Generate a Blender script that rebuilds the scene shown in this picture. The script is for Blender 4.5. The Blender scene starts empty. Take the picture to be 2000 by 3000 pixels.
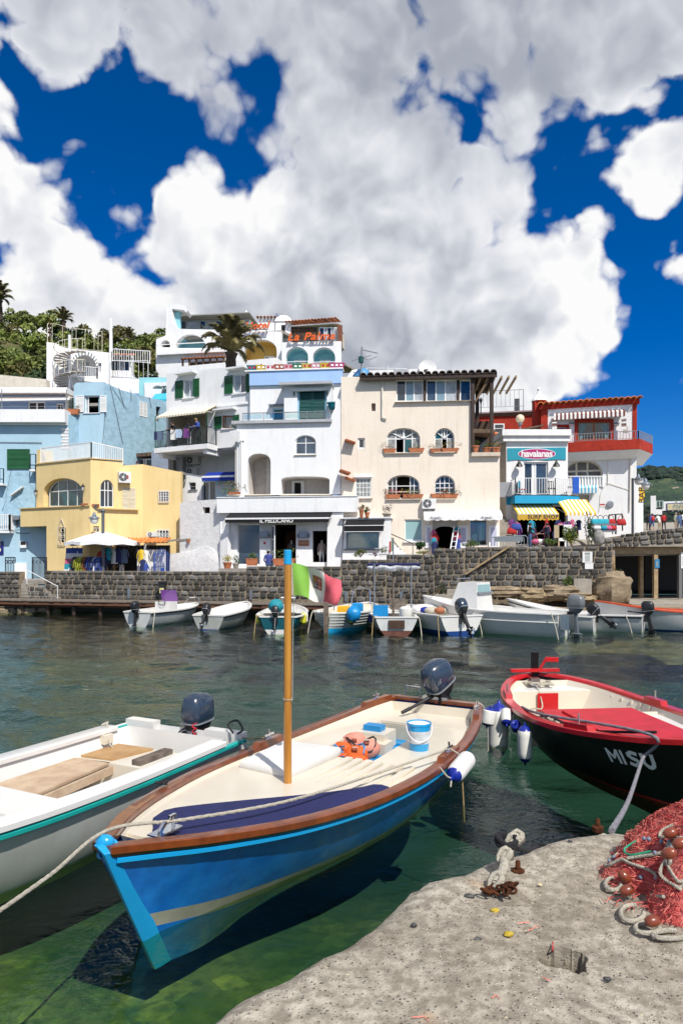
import bpy,bmesh,math,random
from math import sin,cos,pi,hypot,copysign
from mathutils import Vector,Matrix,noise as mn
from mathutils.geometry import tessellate_polygon
R=math.radians
rng=random.Random(7)
SC=bpy.context.scene
COL=SC.collection
# ------ camera
CAMZ,F,CX,HY=3.1,2000.0,1000.0,1642.0
cam_data=bpy.data.cameras.new('camera')
cam_data.sensor_fit='VERTICAL';cam_data.sensor_height=36;cam_data.sensor_width=24
cam_data.lens=24;cam_data.shift_y=142/3000.0
cam_data.clip_start=0.1;cam_data.clip_end=6000
cam=bpy.data.objects.new('camera',cam_data);COL.objects.link(cam)
cam.location=(0,0,CAMZ);cam.rotation_euler=(R(90),0,0)
SC.camera=cam
SC.view_settings.view_transform='Standard';SC.view_settings.look='None'
SC.view_settings.exposure=0.27;SC.view_settings.gamma=1.0;SC.view_settings.use_curve_mapping=False
SC.cycles.max_bounces=7;SC.cycles.transparent_max_bounces=12
SC.cycles.caustics_reflective=False;SC.cycles.caustics_refractive=False
SC.cycles.sample_clamp_indirect=4
# ------ sun and sky
SUN_EL,SUN_AZ=R(50),R(27)
to_sun=Vector((sin(SUN_AZ)*cos(SUN_EL),-cos(SUN_AZ)*cos(SUN_EL),sin(SUN_EL)))
sun_data=bpy.data.lights.new('sun','SUN');sun_data.energy=4.4;sun_data.angle=R(0.53);sun_data.color=(1,.955,.88)
sun=bpy.data.objects.new('sun',sun_data);COL.objects.link(sun)
sun.rotation_euler=to_sun.to_track_quat('Z','Y').to_euler();sun.location=(10,-20,40)
world=bpy.data.worlds.new('World');SC.world=world;world.use_nodes=True
world.cycles.sampling_method='MANUAL';world.cycles.sample_map_resolution=256
class NG:
 """small helper that wires shader nodes"""
 def __init__(s,tree):s.t=tree;s.n=tree.nodes;s.l=tree.links
 def node(s,typ,**kw):
  n=s.n.new(typ)
  for k,v in kw.items():setattr(n,k,v)
  return n
 def put(s,sock,v):
  if hasattr(v,'is_output'):s.l.new(v,sock)
  else:
   if isinstance(v,(tuple,list,Vector))and sock.type=='RGBA'and len(v)==3:v=(*v,1)
   sock.default_value=v
 def math(s,op,a,b=0.0,c=None,clamp=False):
  n=s.node('ShaderNodeMath',operation=op,use_clamp=clamp)
  s.put(n.inputs[0],a);s.put(n.inputs[1],b)
  if c is not None:s.put(n.inputs[2],c)
  return n.outputs[0]
 def vmath(s,op,a,b=None,sc=None):
  n=s.node('ShaderNodeVectorMath',operation=op);s.put(n.inputs[0],a)
  if b is not None:s.put(n.inputs[1],b)
  if sc is not None:s.put(n.inputs['Scale'],sc)
  return n.outputs['Value']if op in('DISTANCE','DOT_PRODUCT','LENGTH')else n.outputs[0]
 def rng(s,v,a,b,c=0.0,d=1.0,smooth=True):
  n=s.node('ShaderNodeMapRange',interpolation_type='SMOOTHSTEP'if smooth else 'LINEAR')
  for i,q in enumerate((v,a,b,c,d)):s.put(n.inputs[i],q)
  return n.outputs[0]
 def mix(s,f,a,b,typ='MIX'):
  n=s.node('ShaderNodeMix',data_type='RGBA',blend_type=typ)
  s.put(n.inputs[0],f);s.put(n.inputs[6],a);s.put(n.inputs[7],b)
  return n.outputs[2]
 def noise(s,vec,scale,detail=4.0,rough=.5,lac=2.0,dist=0.0):
  n=s.node('ShaderNodeTexNoise');s.put(n.inputs['Vector'],vec);s.put(n.inputs['Scale'],scale)
  s.put(n.inputs['Detail'],detail);s.put(n.inputs['Roughness'],rough);s.put(n.inputs['Lacunarity'],lac);s.put(n.inputs['Distortion'],dist)
  return n.outputs['Fac']
 def voro(s,vec,scale,detail=0.0,rough=.5,feature='F1',rand=1.0,out='Distance',smooth=None):
  n=s.node('ShaderNodeTexVoronoi',feature=feature);s.put(n.inputs['Vector'],vec);s.put(n.inputs['Scale'],scale)
  if 'Detail'in n.inputs:s.put(n.inputs['Detail'],detail);s.put(n.inputs['Roughness'],rough)
  s.put(n.inputs['Randomness'],rand)
  if smooth is not None:s.put(n.inputs['Smoothness'],smooth)
  return n.outputs[out]
 def ramp(s,fac,stops):
  n=s.node('ShaderNodeValToRGB');s.put(n.inputs[0],fac);e=n.color_ramp.elements
  while len(e)<len(stops):e.new(.5)
  for el,(p,c)in zip(e,stops):el.position=p;el.color=(*c,1)
  return n.outputs[0]
def pdir(u,v):
 return Vector(((u-CX)/F,1.0,(HY-v)/F)).normalized()
def build_sky():
 g=NG(world.node_tree);g.n.clear()
 out=g.node('ShaderNodeOutputWorld');bg=g.node('ShaderNodeBackground')
 bg.inputs['Strength'].default_value=0.1
 g.l.new(bg.outputs[0],out.inputs[0])
 sky=g.node('ShaderNodeTexSky',sky_type='NISHITA',sun_disc=False)
 sky.sun_elevation=SUN_EL;sky.sun_rotation=pi-SUN_AZ
 sky.altitude=0;sky.air_density=1.0;sky.dust_density=0.2;sky.ozone_density=4.0
 tc=g.node('ShaderNodeTexCoord').outputs['Generated']
 d=g.vmath('NORMALIZE',tc)
 # --- cloud cover: an even field of cumulus with clear gaps and solid masses given as directions in 
 holes=[(40,190,110,.30),(250,310,240,.62),(390,310,180,.7),(120,300,140,.55),(430,430,160,.8),(330,480,190,.75),(200,430,150,.6),(310,710,180,.8),(390,630,120,.4),(230,600,110,.35),(740,215,150,.6),(850,330,120,.32),(690,170,100,.25),(950,430,90,.26),(1390,195,85,.42),(1310,345,110,.52),(1420,370,110,.25),(1560,370,170,.5),(1680,390,200,.75),(1820,300,160,.5),(1930,240,130,.42),(1690,540,170,.7),(1800,680,140,.7),(1830,790,110,.45),(1920,860,130,.4),(1910,1060,150,.75),(1960,1000,120,.5),(1760,1300,190,.7),(1950,1290,280,1.0),(1830,1180,120,.6),(1700,1190,110,.2),(1990,920,110,.45)]
 solid=[(60,520,180,.32),(120,780,300,.5),(340,570,75,.34),(480,640,150,.3),(600,420,170,.3),(900,600,520,.4),(1200,700,480,.4),(1000,20,480,.5),(250,0,420,.85),(1600,20,480,.75),(1850,60,300,.5),(1480,850,380,.5),(1640,960,220,.5),(600,940,520,.75),(1150,1080,420,.9),(700,1200,500,.5),(100,1150,500,.5),(1930,470,140,.55),(1970,390,110,.4),(1840,570,90,.3),(1885,1150,50,.62),(1870,770,70,.36),(1940,740,75,.30),(1950,900,80,.30),(1900,960,60,.36)]
 def cover(p):
  acc=None
  for sign,lst in((-1,holes),(1,solid)):
   for(u,v,r,w)in lst:
    c=pdir(u,v);rr=r/F*c.y*1.25
    k=g.rng(g.vmath('DISTANCE',p,c),0.0,rr,sign*w,0.0)
    acc=k if acc is None else g.math('ADD',acc,k)
  return acc
 warp=g.node('ShaderNodeTexNoise');g.put(warp.inputs['Vector'],d);warp.inputs['Scale'].default_value=7;warp.inputs['Detail'].default_value=4
 wv=g.vmath('SCALE',g.vmath('SUBTRACT',warp.outputs['Color'],(.5,.5,.5)),sc=.085)
 dw=g.vmath('ADD',d,wv)
 cov=cover(dw)
 n_edge=g.noise(d,5.5,9,.60)
 def puffs(p,det):
  v1=g.voro(p,12,det,.55,'F1')
  n1=g.noise(p,4.5,3+det,.5)
  return g.math('SUBTRACT',g.math('MULTIPLY',n1,.9),g.math('MULTIPLY',v1,.58))
 pu0=puffs(dw,2.3)
 dens=g.math('ADD',g.math('MULTIPLY_ADD',cov,.72,g.math('MULTIPLY',pu0,1.7)),g.math('MULTIPLY_ADD',n_edge,1.2,-.19))
 alpha=g.rng(dens,.06,g.rng(g.noise(d,2.6,2,.5),.35,.65,.24,.52))
 rel=g.math('SUBTRACT',pu0,puffs(g.vmath('ADD',dw,(0.014,0,.034)),2.3))
 relief=g.math('ADD',g.math('MULTIPLY',rel,.66),g.math('MULTIPLY_ADD',n_edge,.24,-.11))
 dark=[(1000,0,900,.62),(200,20,550,.5),(1800,40,600,.55),(1250,170,300,.16),(1200,930,420,.30),(850,970,330,.26),(1380,870,220,.2),(1050,1050,300,.26),(650,940,260,.24),(560,1040,260,.2),(620,520,260,-.14),(1450,1100,220,.2),(1150,1100,300,.10),(250,930,240,.12),(80,720,150,.06),(800,700,170,.1),(1530,960,120,.1)]
 acc=None
 for(u,v,r,w)in dark:
  c=pdir(u,v);k=g.rng(g.vmath('DISTANCE',dw,c),0.0,r/F*c.y*1.25,w,0.0)
  acc=k if acc is None else g.math('ADD',acc,k)
 soft=g.noise(dw,3.4,5,.55)
 sh=g.math('ADD',g.math('MULTIPLY_ADD',acc,-.8,1.03),g.math('ADD',relief,g.math('MULTIPLY',g.math('SUBTRACT',soft,.5),.42)))
 sh=g.math('ADD',sh,g.rng(dens,.15,.62,.20,0.0))
 ccol=g.ramp(sh,[(0.0,(2.5,2.75,3.3)),(.40,(3.4,3.65,4.2)),(.68,(5.3,5.5,6.0)),(.88,(6.9,7.0,7.3)),(1.0,(8.1,8.1,8.1))])
 hs=g.node('ShaderNodeHueSaturation');hs.inputs['Saturation'].default_value=1.5;hs.inputs['Value'].default_value=.55
 g.put(hs.inputs['Color'],sky.outputs[0])
 sepd=g.node('ShaderNodeSeparateXYZ');g.put(sepd.inputs[0],d)
 tint=g.mix(1.0,hs.outputs[0],g.ramp(sepd.outputs['Z'],[(0.0,(.55,.85,1.9)),(.16,(.6,1.1,1.65)),(.5,(.5,1.15,1.5))]),'MULTIPLY')
 col=g.mix(alpha,tint,ccol)
 sep=g.node('ShaderNodeSeparateXYZ');g.put(sep.inputs[0],d)
 col=g.mix(g.rng(sep.outputs['Z'],-.02,.0),(1.6,2.2,2.6),col)
 g.put(bg.inputs['Color'],col)
build_sky()
# ------ helpers
V=Vector
def P(u,v,Y):return V(((u-CX)/F*Y,Y,CAMZ+(HY-v)/F*Y))
def PZ(u,v,z):
 Y=(CAMZ-z)*F/(v-HY);return P(u,v,Y)
def lp(a,b,t):return a+(b-a)*t
def ip(x,pts):
 if x<=pts[0][0]:return pts[0][1]
 for(a,fa),(b,fb)in zip(pts,pts[1:]):
  if x<=b:
   t=(x-a)/(b-a);t=t*t*(3-2*t)*.5+t*.5
   return fa+(fb-fa)*t
 return pts[-1][1]
def curve(x,pts):
 n=len(pts);x=max(pts[0][0],min(pts[-1][0],x));i=next(k for k in range(n-1)if x<=pts[k+1][0]+1e-9)
 sl_=lambda k:(pts[min(k+1,n-1)][1]-pts[max(k-1,0)][1])/(pts[min(k+1,n-1)][0]-pts[max(k-1,0)][0])
 (a,p),(b,q)=pts[i],pts[i+1];h=b-a;t=(x-a)/h
 return p*(2*t**3-3*t*t+1)+q*(3*t*t-2*t**3)+sl_(i)*h*(t**3-2*t*t+t)+sl_(i+1)*h*(t**3-t*t)
WL={}
def th_(name,label,cat,loc=(0,0,0),group=None,kind=None):
 o=bpy.data.objects.new(name,None);COL.objects.link(o);o.empty_display_size=.2
 o.location=loc;o['label']=label;o['category']=cat;WL[o.name]=V(loc)
 if group:o['group']=group
 if kind:o['kind']=kind
 return o
def tag(o,label,cat,group=None):
 o['label']=label;o['category']=cat
 if group:o['group']=group
 return o
def stc(o):o['kind']='structure';return o
def stuff(o):o['kind']='stuff';return o
KIDS={}
def att(o,parent):
 o.parent=parent;KIDS.setdefault(parent.name,[]).append(o)
def dup(root,loc=None,rot=None,scale=None,label=None,group=None,mats=None):
 r=root.copy();COL.objects.link(r);WL[r.name]=V(loc or root.location)
 if loc is not None:r.location=loc
 if rot is not None:r.rotation_euler=rot if isinstance(rot,tuple)else(0,0,rot)
 if scale is not None:r.scale=(scale,)*3 if not isinstance(scale,tuple)else scale
 if label:r['label']=label
 if group:r['group']=group
 def rec(src,dst):
  for ch in KIDS.get(src.name,[]):
   c=ch.copy();COL.objects.link(c);att(c,dst)
   if mats and ch.name.split('.')[0]in mats:
    c.data=ch.data.copy();c.data.materials.clear();c.data.materials.append(mats[ch.name.split('.')[0]])
   rec(ch,c)
 rec(root,r)
 return r
class MB:
 def __init__(s):s.v=[];s.f=[];s.m=[]
 def add(s,verts,faces,mi=0):
  b=len(s.v);s.v+=[tuple(p)for p in verts]
  s.f+=[tuple(b+i for i in f)for f in faces];s.m+=[mi]*len(faces);return s
 def hexa(s,p,mi=0):
  return s.add(p,[(3,2,1,0),(4,5,6,7),(0,1,5,4),(1,2,6,5),(2,3,7,6),(3,0,4,7)],mi)
 def box(s,x0,x1,y0,y1,z0,z1,mi=0,M=None):
  p=[V((x,y,z))for z in(z0,z1)for x,y in((x0,y0),(x1,y0),(x1,y1),(x0,y1))]
  if M is not None:p=[M@q for q in p]
  return s.hexa(p,mi)
 def cbox(s,c,d,mi=0,M=None):
  return s.box(c[0]-d[0]/2,c[0]+d[0]/2,c[1]-d[1]/2,c[1]+d[1]/2,c[2]-d[2]/2,c[2]+d[2]/2,mi,M)
 def bar(s,a,b,w,h=None,mi=0,up=(0,0,1)):
  a,b=V(a),V(b);h=h or w;t=(b-a).normalized();u=V(up)
  if abs(t.dot(u))>.95:u=V((0,1,0))
  x=t.cross(u).normalized();y=x.cross(t)
  q=[a-x*w/2-y*h/2,a+x*w/2-y*h/2,a+x*w/2+y*h/2,a-x*w/2+y*h/2]
  return s.hexa(q+[p+(b-a)for p in q],mi)
 def quad(s,a,b,c,d,mi=0):return s.add((a,b,c,d),[(0,1,2,3)],mi)
 def poly(s,pts,mi=0):return s.add(pts,[tuple(range(len(pts)))],mi)
 def prism(s,loop,vec,mi=0,caps=True):
  n=len(loop);vec=V(vec);vs=[V(p)for p in loop];vs+=[p+vec for p in vs]
  fs=[(i,(i+1)%n,n+(i+1)%n,n+i)for i in range(n)]
  if caps:fs+=[tuple(range(n-1,-1,-1)),tuple(range(n,2*n))]
  return s.add(vs,fs,mi)
 def loft(s,rings,mi=0,closed=True,caps=True,mis=None):
  n=len(rings[0]);vs=[p for r in rings for p in r];b=len(s.v);s.v+=[tuple(p)for p in vs]
  m=n if closed else n-1
  for i in range(len(rings)-1):
   for j in range(m):
    s.f.append((b+i*n+j,b+i*n+(j+1)%n,b+(i+1)*n+(j+1)%n,b+(i+1)*n+j));s.m.append(mis(i,j)if mis else mi)
  if caps and closed:
   s.f.append(tuple(b+j for j in range(n-1,-1,-1)));s.m.append(mi)
   s.f.append(tuple(b+(len(rings)-1)*n+j for j in range(n)));s.m.append(mi)
  return s
 def tube(s,pts,r,n=6,mi=0,closed=False,caps=True):
  pts=[V(p)for p in pts];m=len(pts);rr=r if isinstance(r,(list,tuple))else[r]*m
  rings=[];ref=None
  for i,p in enumerate(pts):
   a=pts[i-1]if(i or closed)else pts[0];c=pts[(i+1)%m]if(i<m-1 or closed)else pts[-1]
   t=(c-a);t=t.normalized()if t.length>1e-9 else V((0,0,1))
   if ref is None:ref=V((0,0,1))if abs(t.z)<.9 else V((1,0,0))
   x=ref-t*ref.dot(t)
   if x.length<1e-6:x=t.orthogonal()
   x.normalize();ref=x;y=t.cross(x)
   rings.append([p+(x*cos(2*pi*k/n)+y*sin(2*pi*k/n))*rr[i]for k in range(n)])
  if closed:rings.append(rings[0]);caps=False
  return s.loft(rings,mi,True,caps)
 def lathe(s,prof,o=(0,0,0),n=12,mi=0,M=None,mis=None):
  o=V(o);rings=[]
  for r,z in prof:
   ring=[V((r*cos(2*pi*k/n),r*sin(2*pi*k/n),z))for k in range(n)]
   rings.append([o+(M@q if M is not None else q)for q in ring])
  return s.loft(rings,mi,True,True,mis)
 def ball(s,c,r,nu=10,nv=6,mi=0,M=None,jit=0):
  if not isinstance(r,(tuple,list)):r=(r,r,r)
  c=V(c);rings=[]
  for i in range(nv+1):
   a=pi*(i/nv-.5);a=max(min(a,pi/2-.02),-pi/2+.02)
   ring=[]
   for k in range(nu):
    q=V((r[0]*cos(a)*cos(2*pi*k/nu),r[1]*cos(a)*sin(2*pi*k/nu),r[2]*sin(a)))
    if jit:q*=1+rng.uniform(-jit,jit)
    ring.append(c+(M@q if M is not None else q))
   rings.append(ring)
  return s.loft(rings,mi)
 def bd(s,name,mats,parent=None,smooth=None,origin=None):
  if not isinstance(mats,(list,tuple)):mats=[mats]
  me=bpy.data.meshes.new(name);root=parent;off=V((0,0,0))
  while root is not None:
   off+=WL.get(root.name,V((0,0,0)));root=root.parent
  loc=V((0,0,0))
  if parent is None:
   if origin is None:
    xs=[p[0]for p in s.v];ys=[p[1]for p in s.v];zs=[p[2]for p in s.v]
    origin=V(((min(xs)+max(xs))/2,(min(ys)+max(ys))/2,min(zs)))
   loc=V(origin)
  o3=off+loc
  me.from_pydata([(x-o3.x,y-o3.y,z-o3.z)for x,y,z in s.v],[],s.f)
  for m in mats:me.materials.append(m)
  if len(mats)>1:me.polygons.foreach_set('material_index',s.m)
  if smooth is not None:
   me.polygons.foreach_set('use_smooth',[True]*len(me.polygons));me.set_sharp_from_angle(angle=R(smooth))
  me.update()
  o=bpy.data.objects.new(name,me);COL.objects.link(o);o.location=loc
  if parent is not None:att(o,parent)
  else:WL[o.name]=loc
  return o
  # ------ walls laid out in plan
class Wall:
 """vertical plane through two plan points; s runs along it, z up, o outwards (towards the water)"""
 def __init__(s,a,b,px=True):
  if px:a,b=P(a[0],0,a[1]),P(b[0],0,b[1])
  s.a=V((a[0],a[1],0));d=V((b[0],b[1],0))-s.a;s.L=d.length;s.t=d.normalized();s.n=V((s.t.y,-s.t.x,0))
 def sz(s,u,v,off=0):
  k=V(((u-CX)/F,1,0));a=s.a+s.n*off
  Y=a.dot(s.n)/k.dot(s.n);p=P(u,v,Y)
  return((p-a).dot(s.t),p.z)
 def pt(s,q,off=0):return s.a+s.t*q[0]+s.n*off+V((0,0,q[1]))
 def uv(s,u,v,off=0):return s.pt(s.sz(u,v,off),off)
 def loop(s,pts):return[s.sz(*p)for p in pts]
 def box(s,mb,s0,s1,z0,z1,o0,o1,mi=0):
  p=[s.pt((a,z),o)for z in(z0,z1)for a,o in((s0,o1),(s1,o1),(s1,o0),(s0,o0))]
  return mb.hexa(p,mi)
 def boxpx(s,mb,u0,v0,u1,v1,o0,o1,mi=0):
  a,b=s.sz(u0,v1,o1),s.sz(u1,v0,o1);c,d=s.sz(u0,v0,o1),s.sz(u1,v1,o1)
  return s.box(mb,a[0],b[0],(a[1]+d[1])/2,(b[1]+c[1])/2,o0,o1,mi)
def rect(u0,v0,u1,v1):return[(u0,v1),(u1,v1),(u1,v0),(u0,v0)]
def arch(u0,u1,vt,vs,vb,n=12,e=2.0):
 """arched opening: flat sides up to vs, then a curve up to vt"""
 pts=[(u0,vb),(u1,vb)];c=(u0+u1)/2;r=(u1-u0)/2
 for k in range(n+1):
  a=pi*k/n;ca,sa=cos(a),sin(a)
  pts.append((c+r*copysign(abs(ca)**(2/e),ca),vs-(vs-vt)*abs(sa)**(2/e)))
 return pts
def crop(sc,ox,oy):return lambda*q:[(ox+x*sc,oy+y*sc)for x,y in zip(q[::2],q[1::2])]if len(q)>2 else(ox+q[0]*sc,oy+q[1]*sc)
def panel(name,W,outer,holes,mat,parent,thick=.3,reveal=None,off=0,mat2=None,smooth=None):
 """a wall with openings: outer and holes are (s,z) loops"""
 mb=MB();loops=[outer]+list(holes);flat=[q for l in loops for q in l]
 tris=tessellate_polygon([[V((q[0],q[1],0))for q in l]for l in loops])
 n=len(flat)
 front=[W.pt(q,off)for q in flat]
 fs=[]
 for t in tris:
  a,b,c=(flat[i]for i in t)
  if(b[0]-a[0])*(c[1]-a[1])-(b[1]-a[1])*(c[0]-a[0])<0:t=tuple(reversed(t))
  fs.append(tuple(t))
 mb.add(front,fs,0)
 base=0
 for k,l in enumerate(loops):
  dep=thick if k==0 else(reveal if reveal else thick)
  m=len(l);r=[W.pt(q,off)for q in l]+[W.pt(q,off-dep)for q in l]
  mb.add(r,[(i,(i+1)%m,m+(i+1)%m,m+i)for i in range(m)],0 if(k==0 or mat2 is None)else 1)
 mb.add([W.pt(q,off-thick)for q in flat],[tuple(reversed(f))for f in fs],0)
 return mb.bd(name,[mat,mat2]if mat2 else mat,parent,smooth)
def clip(poly,a0,a1,axis):
 for lim,sg in((a0,1),(a1,-1)):
  out=[]
  for i,p in enumerate(poly):
   q=poly[(i+1)%len(poly)];ip=(p[axis]-lim)*sg>=-1e-9;iq=(q[axis]-lim)*sg>=-1e-9
   if ip:out.append(p)
   if ip!=iq:
    t=(lim-p[axis])/(q[axis]-p[axis]);out.append(tuple(p[k]+(q[k]-p[k])*t for k in(0,1)))
  poly=out
  if len(poly)<3:return[]
 return poly
def inset(loop,d):
 xs=[q[0]for q in loop];zs=[q[1]for q in loop];cx,cz=(min(xs)+max(xs))/2,(min(zs)+max(zs))/2
 sx=1-2*d/(max(xs)-min(xs));sz_=1-2*d/(max(zs)-min(zs))
 return[(cx+(x-cx)*sx,cz+(z-cz)*sz_)for x,z in loop]
def wn(parent,W,loop,xs=(.5,),zs=(),off=-.18,fw=.06,bw=.05,frame=None,glass=None,gone=(),back=None,name='window',th=.06,muntin=None):
 """frame ring, bars at the given fractions and one pane per cell; cells in 'gone' stand open on a dark room"""
 frame=frame or M.white_paint;glass=glass or M.glass
 mb=MB();inn=inset(loop,fw);n=len(loop)
 for i in range(n):
  j=(i+1)%n
  mb.hexa([W.pt(loop[i],off),W.pt(loop[j],off),W.pt(loop[j],off-th),W.pt(loop[i],off-th),W.pt(inn[i],off),W.pt(inn[j],off),W.pt(inn[j],off-th),W.pt(inn[i],off-th)])
 x0,x1=min(q[0]for q in inn),max(q[0]for q in inn);z0,z1=min(q[1]for q in inn),max(q[1]for q in inn)
 X=[x0]+[lp(x0,x1,f)for f in xs]+[x1];Z=[z0]+[lp(z0,z1,f)for f in zs]+[z1]
 for x in X[1:-1]:
  c=clip(inn,x-bw/2,x+bw/2,0)
  if c:mb.prism([W.pt(q,off-.004)for q in c],-W.n*(th-.01))
 for z in Z[1:-1]:
  c=clip(inn,z-bw/2,z+bw/2,1)
  if c:mb.prism([W.pt(q,off-.007)for q in c],-W.n*(th-.016))
 w=mb.bd(name,frame,parent)
 for i in range(len(X)-1):
  for j in range(len(Z)-1):
   if(i,j)in gone:continue
   c=clip(clip(inn,X[i],X[i+1],0),Z[j],Z[j+1],1)
   if len(c)<3:continue
   gm=glass[(i+j*3)%len(glass)]if isinstance(glass,(list,tuple))else glass
   MB().prism([W.pt(q,off-th*.5)for q in c],-W.n*.008).bd('pane',gm,w)
 if gone or back:room(parent,W,loop,off-th,1.6,back or M.dark_room)
 return w
def room(parent,W,loop,off,depth,mat,name='interior'):
 mb=MB();a=[W.pt(q,off)for q in loop];b=[W.pt(q,off-depth)for q in loop];n=len(loop)
 mb.add(a+b,[(i,(i+1)%n,n+(i+1)%n,n+i)for i in range(n)]+[tuple(range(n,2*n))])
 return mb.bd(name,mat,parent)
def slt(parent,W,s0,s1,z0,z1,off,mat,name='shutter',pitch=.085,th=.045,fr=.06):
 """a louvred shutter leaf; its frame is the part, its louvres a sub-part"""
 mb=MB()
 W.box(mb,s0,s0+fr,z0,z1,off-th,off);W.box(mb,s1-fr,s1,z0,z1,off-th,off)
 for za in(z0,(z0+z1)/2-fr/2,z1-fr):W.box(mb,s0+fr,s1-fr,za,za+fr,off-th,off)
 sh=mb.bd(name,mat,parent);mb=MB();z=z0+fr
 while z<z1-fr-pitch*.5:
  mb.hexa([W.pt((s0+fr,z),off-.008),W.pt((s1-fr,z),off-.008),W.pt((s1-fr,z+pitch*.8),off-th+.006),W.pt((s0+fr,z+pitch*.8),off-th+.006),W.pt((s0+fr,z+.014),off-.006),W.pt((s1-fr,z+.014),off-.006),W.pt((s1-fr,z+pitch*.8+.014),off-th+.008),W.pt((s0+fr,z+pitch*.8+.014),off-th+.008)])
  z+=pitch
 stuff(mb.bd('louvres',mat,sh));return sh
def rlg(mb,pts,h,pitch=.12,r=.012,rail=.02,posts=None,base=.08):
 """hand rail, bottom rail and balusters along a polyline of floor points"""
 for a,b in zip(pts,pts[1:]):
  a,b=V(a),V(b);up=V((0,0,h))
  mb.bar(a+up,b+up,rail*2,rail*2);mb.bar(a+V((0,0,base)),b+V((0,0,base)),rail*1.4,rail*1.4)
  n=max(1,int((b-a).length/pitch))
  for k in range(n+1):
   p=lp(a,b,k/n);rr=r*1.8 if k in(0,n)else r
   mb.bar(p+(V((0,0,base))if 0<k<n else V((0,0,0))),p+up,rr*2,rr*2)
 return mb
def txm(name,txt,size,mat,parent,origin,right,up,depth=.02,shear=0,spacing=1.0,align='CENTER',bold=0.0,sx=1.0):
 cu=bpy.data.curves.new('lettering','FONT');cu.body=txt;cu.size=size;cu.extrude=depth;cu.shear=shear
 cu.space_character=spacing;cu.align_x=align;cu.align_y='CENTER';cu.offset=bold;cu.resolution_u=3
 to=bpy.data.objects.new('lettering',cu);COL.objects.link(to)
 dg=bpy.context.evaluated_depsgraph_get();me=bpy.data.meshes.new_from_object(to.evaluated_get(dg))
 COL.objects.unlink(to);bpy.data.objects.remove(to);bpy.data.curves.remove(cu)
 r,u=V(right).normalized(),V(up).normalized();n=r.cross(u)
 mb=MB();mb.add([V(origin)+r*q.co.x*sx+u*q.co.y+n*q.co.z for q in me.vertices],[tuple(p.vertices)for p in me.polygons])
 bpy.data.meshes.remove(me)
 return mb.bd(name,mat,parent)
 # ------ materials
class Palette(dict):__getattr__=dict.__getitem__
M=Palette()
def mat(name,col,rough=.6,var=.12,vs=1.2,bump=0.0,bs=30,spec=.5,metal=0.0,col2=None,streak=0.0,dirt=None,coat=0.0,fine=0.0,objrand=0.0,trans=0.0,sub=0.0,rz=1.0):
 m=bpy.data.materials.new(name);m.use_nodes=True;g=NG(m.node_tree)
 b=g.n['Principled BSDF'];b.inputs['Roughness'].default_value=rough;b.inputs['Metallic'].default_value=metal
 b.inputs['Specular IOR Level'].default_value=spec;b.inputs['Coat Weight'].default_value=coat;b.inputs['Coat Roughness'].default_value=.08
 tc=g.node('ShaderNodeTexCoord').outputs['Object'];c=None
 mp=g.node('ShaderNodeMapping');g.put(mp.inputs['Vector'],tc);mp.inputs['Scale'].default_value=(1,1,rz);tc=mp.outputs[0]
 c2=col2 or tuple(x*(1-var*2)for x in col)
 n=g.noise(tc,vs,5,.6)
 c=g.mix(g.rng(n,.32,.72),col,c2)if(var or col2)else None
 if c is None:c=g.mix(0.0,col,col)
 if fine:
  f=g.noise(tc,bs,2,.6);c=g.mix(g.rng(f,.35,.7,0,fine),c,tuple(x*.45 for x in col))
 if streak:
  mp2=g.node('ShaderNodeMapping');g.put(mp2.inputs['Vector'],tc);mp2.inputs['Scale'].default_value=(1,1,.13)
  st=g.noise(mp2.outputs[0],3.4,6,.62);c=g.mix(g.rng(st,.48,.78,0,streak),c,dirt or tuple(x*.55 for x in col))
  bl=g.noise(tc,.55,5,.6);c=g.mix(g.rng(bl,.55,.8,0,streak*.6),c,dirt or tuple(x*.6 for x in col))
 if objrand:
  oi=g.node('ShaderNodeObjectInfo').outputs['Random']
  hs=g.node('ShaderNodeHueSaturation');g.put(hs.inputs['Value'],g.rng(oi,0,1,1-objrand,1+objrand,False));g.put(hs.inputs['Color'],c);c=hs.outputs[0]
 g.put(b.inputs['Base Color'],c)
 if bump:
  bn=g.node('ShaderNodeBump');bn.inputs['Strength'].default_value=bump;bn.inputs['Distance'].default_value=.03
  g.put(bn.inputs['Height'],g.noise(tc,bs,4,.6));g.l.new(bn.outputs[0],b.inputs['Normal'])
 if trans:b.inputs['Transmission Weight'].default_value=trans
 if sub:
  b.inputs['Subsurface Weight'].default_value=sub;b.inputs['Subsurface Radius'].default_value=(.05,.05,.05)
 M[name]=m;return m
WT=(.80,.80,.79)
mat('white_stucco',(.80,.80,.80),.85,.02,.8,.5,14,.25,streak=.32,dirt=(.50,.47,.43))
WS_=M.get('white_stucco')
mat('white_rough',(.78,.77,.76),.9,.06,3,1.0,6,.2,streak=.2,dirt=(.5,.48,.45))
mat('beige_stucco',(.80,.71,.60),.88,.03,.6,.5,12,.25,streak=.42,dirt=(.58,.45,.35))
mat('yellow_stucco',(.82,.62,.30),.88,.04,.6,.5,12,.25,streak=.36,dirt=(.60,.40,.16))
mat('blue_stucco',(.40,.58,.69),.88,.05,.7,.5,12,.25,streak=.4,dirt=(.30,.42,.50))
mat('blue_rough',(.37,.56,.68),.92,.12,2.4,1.0,5,.2,streak=.35,dirt=(.25,.38,.48))
mat('sky_blue_paint',(.33,.50,.78),.8,.04,1,.3,14)
mat('pale_cyan',(.50,.74,.80),.85,.04,1,.3,14,streak=.2,dirt=(.6,.7,.7))
mat('cyan_arch',(.27,.57,.63),.85,.05,1,.3,14)
mat('ochre_arch',(.62,.42,.11),.85,.05,1,.3,14)
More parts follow.
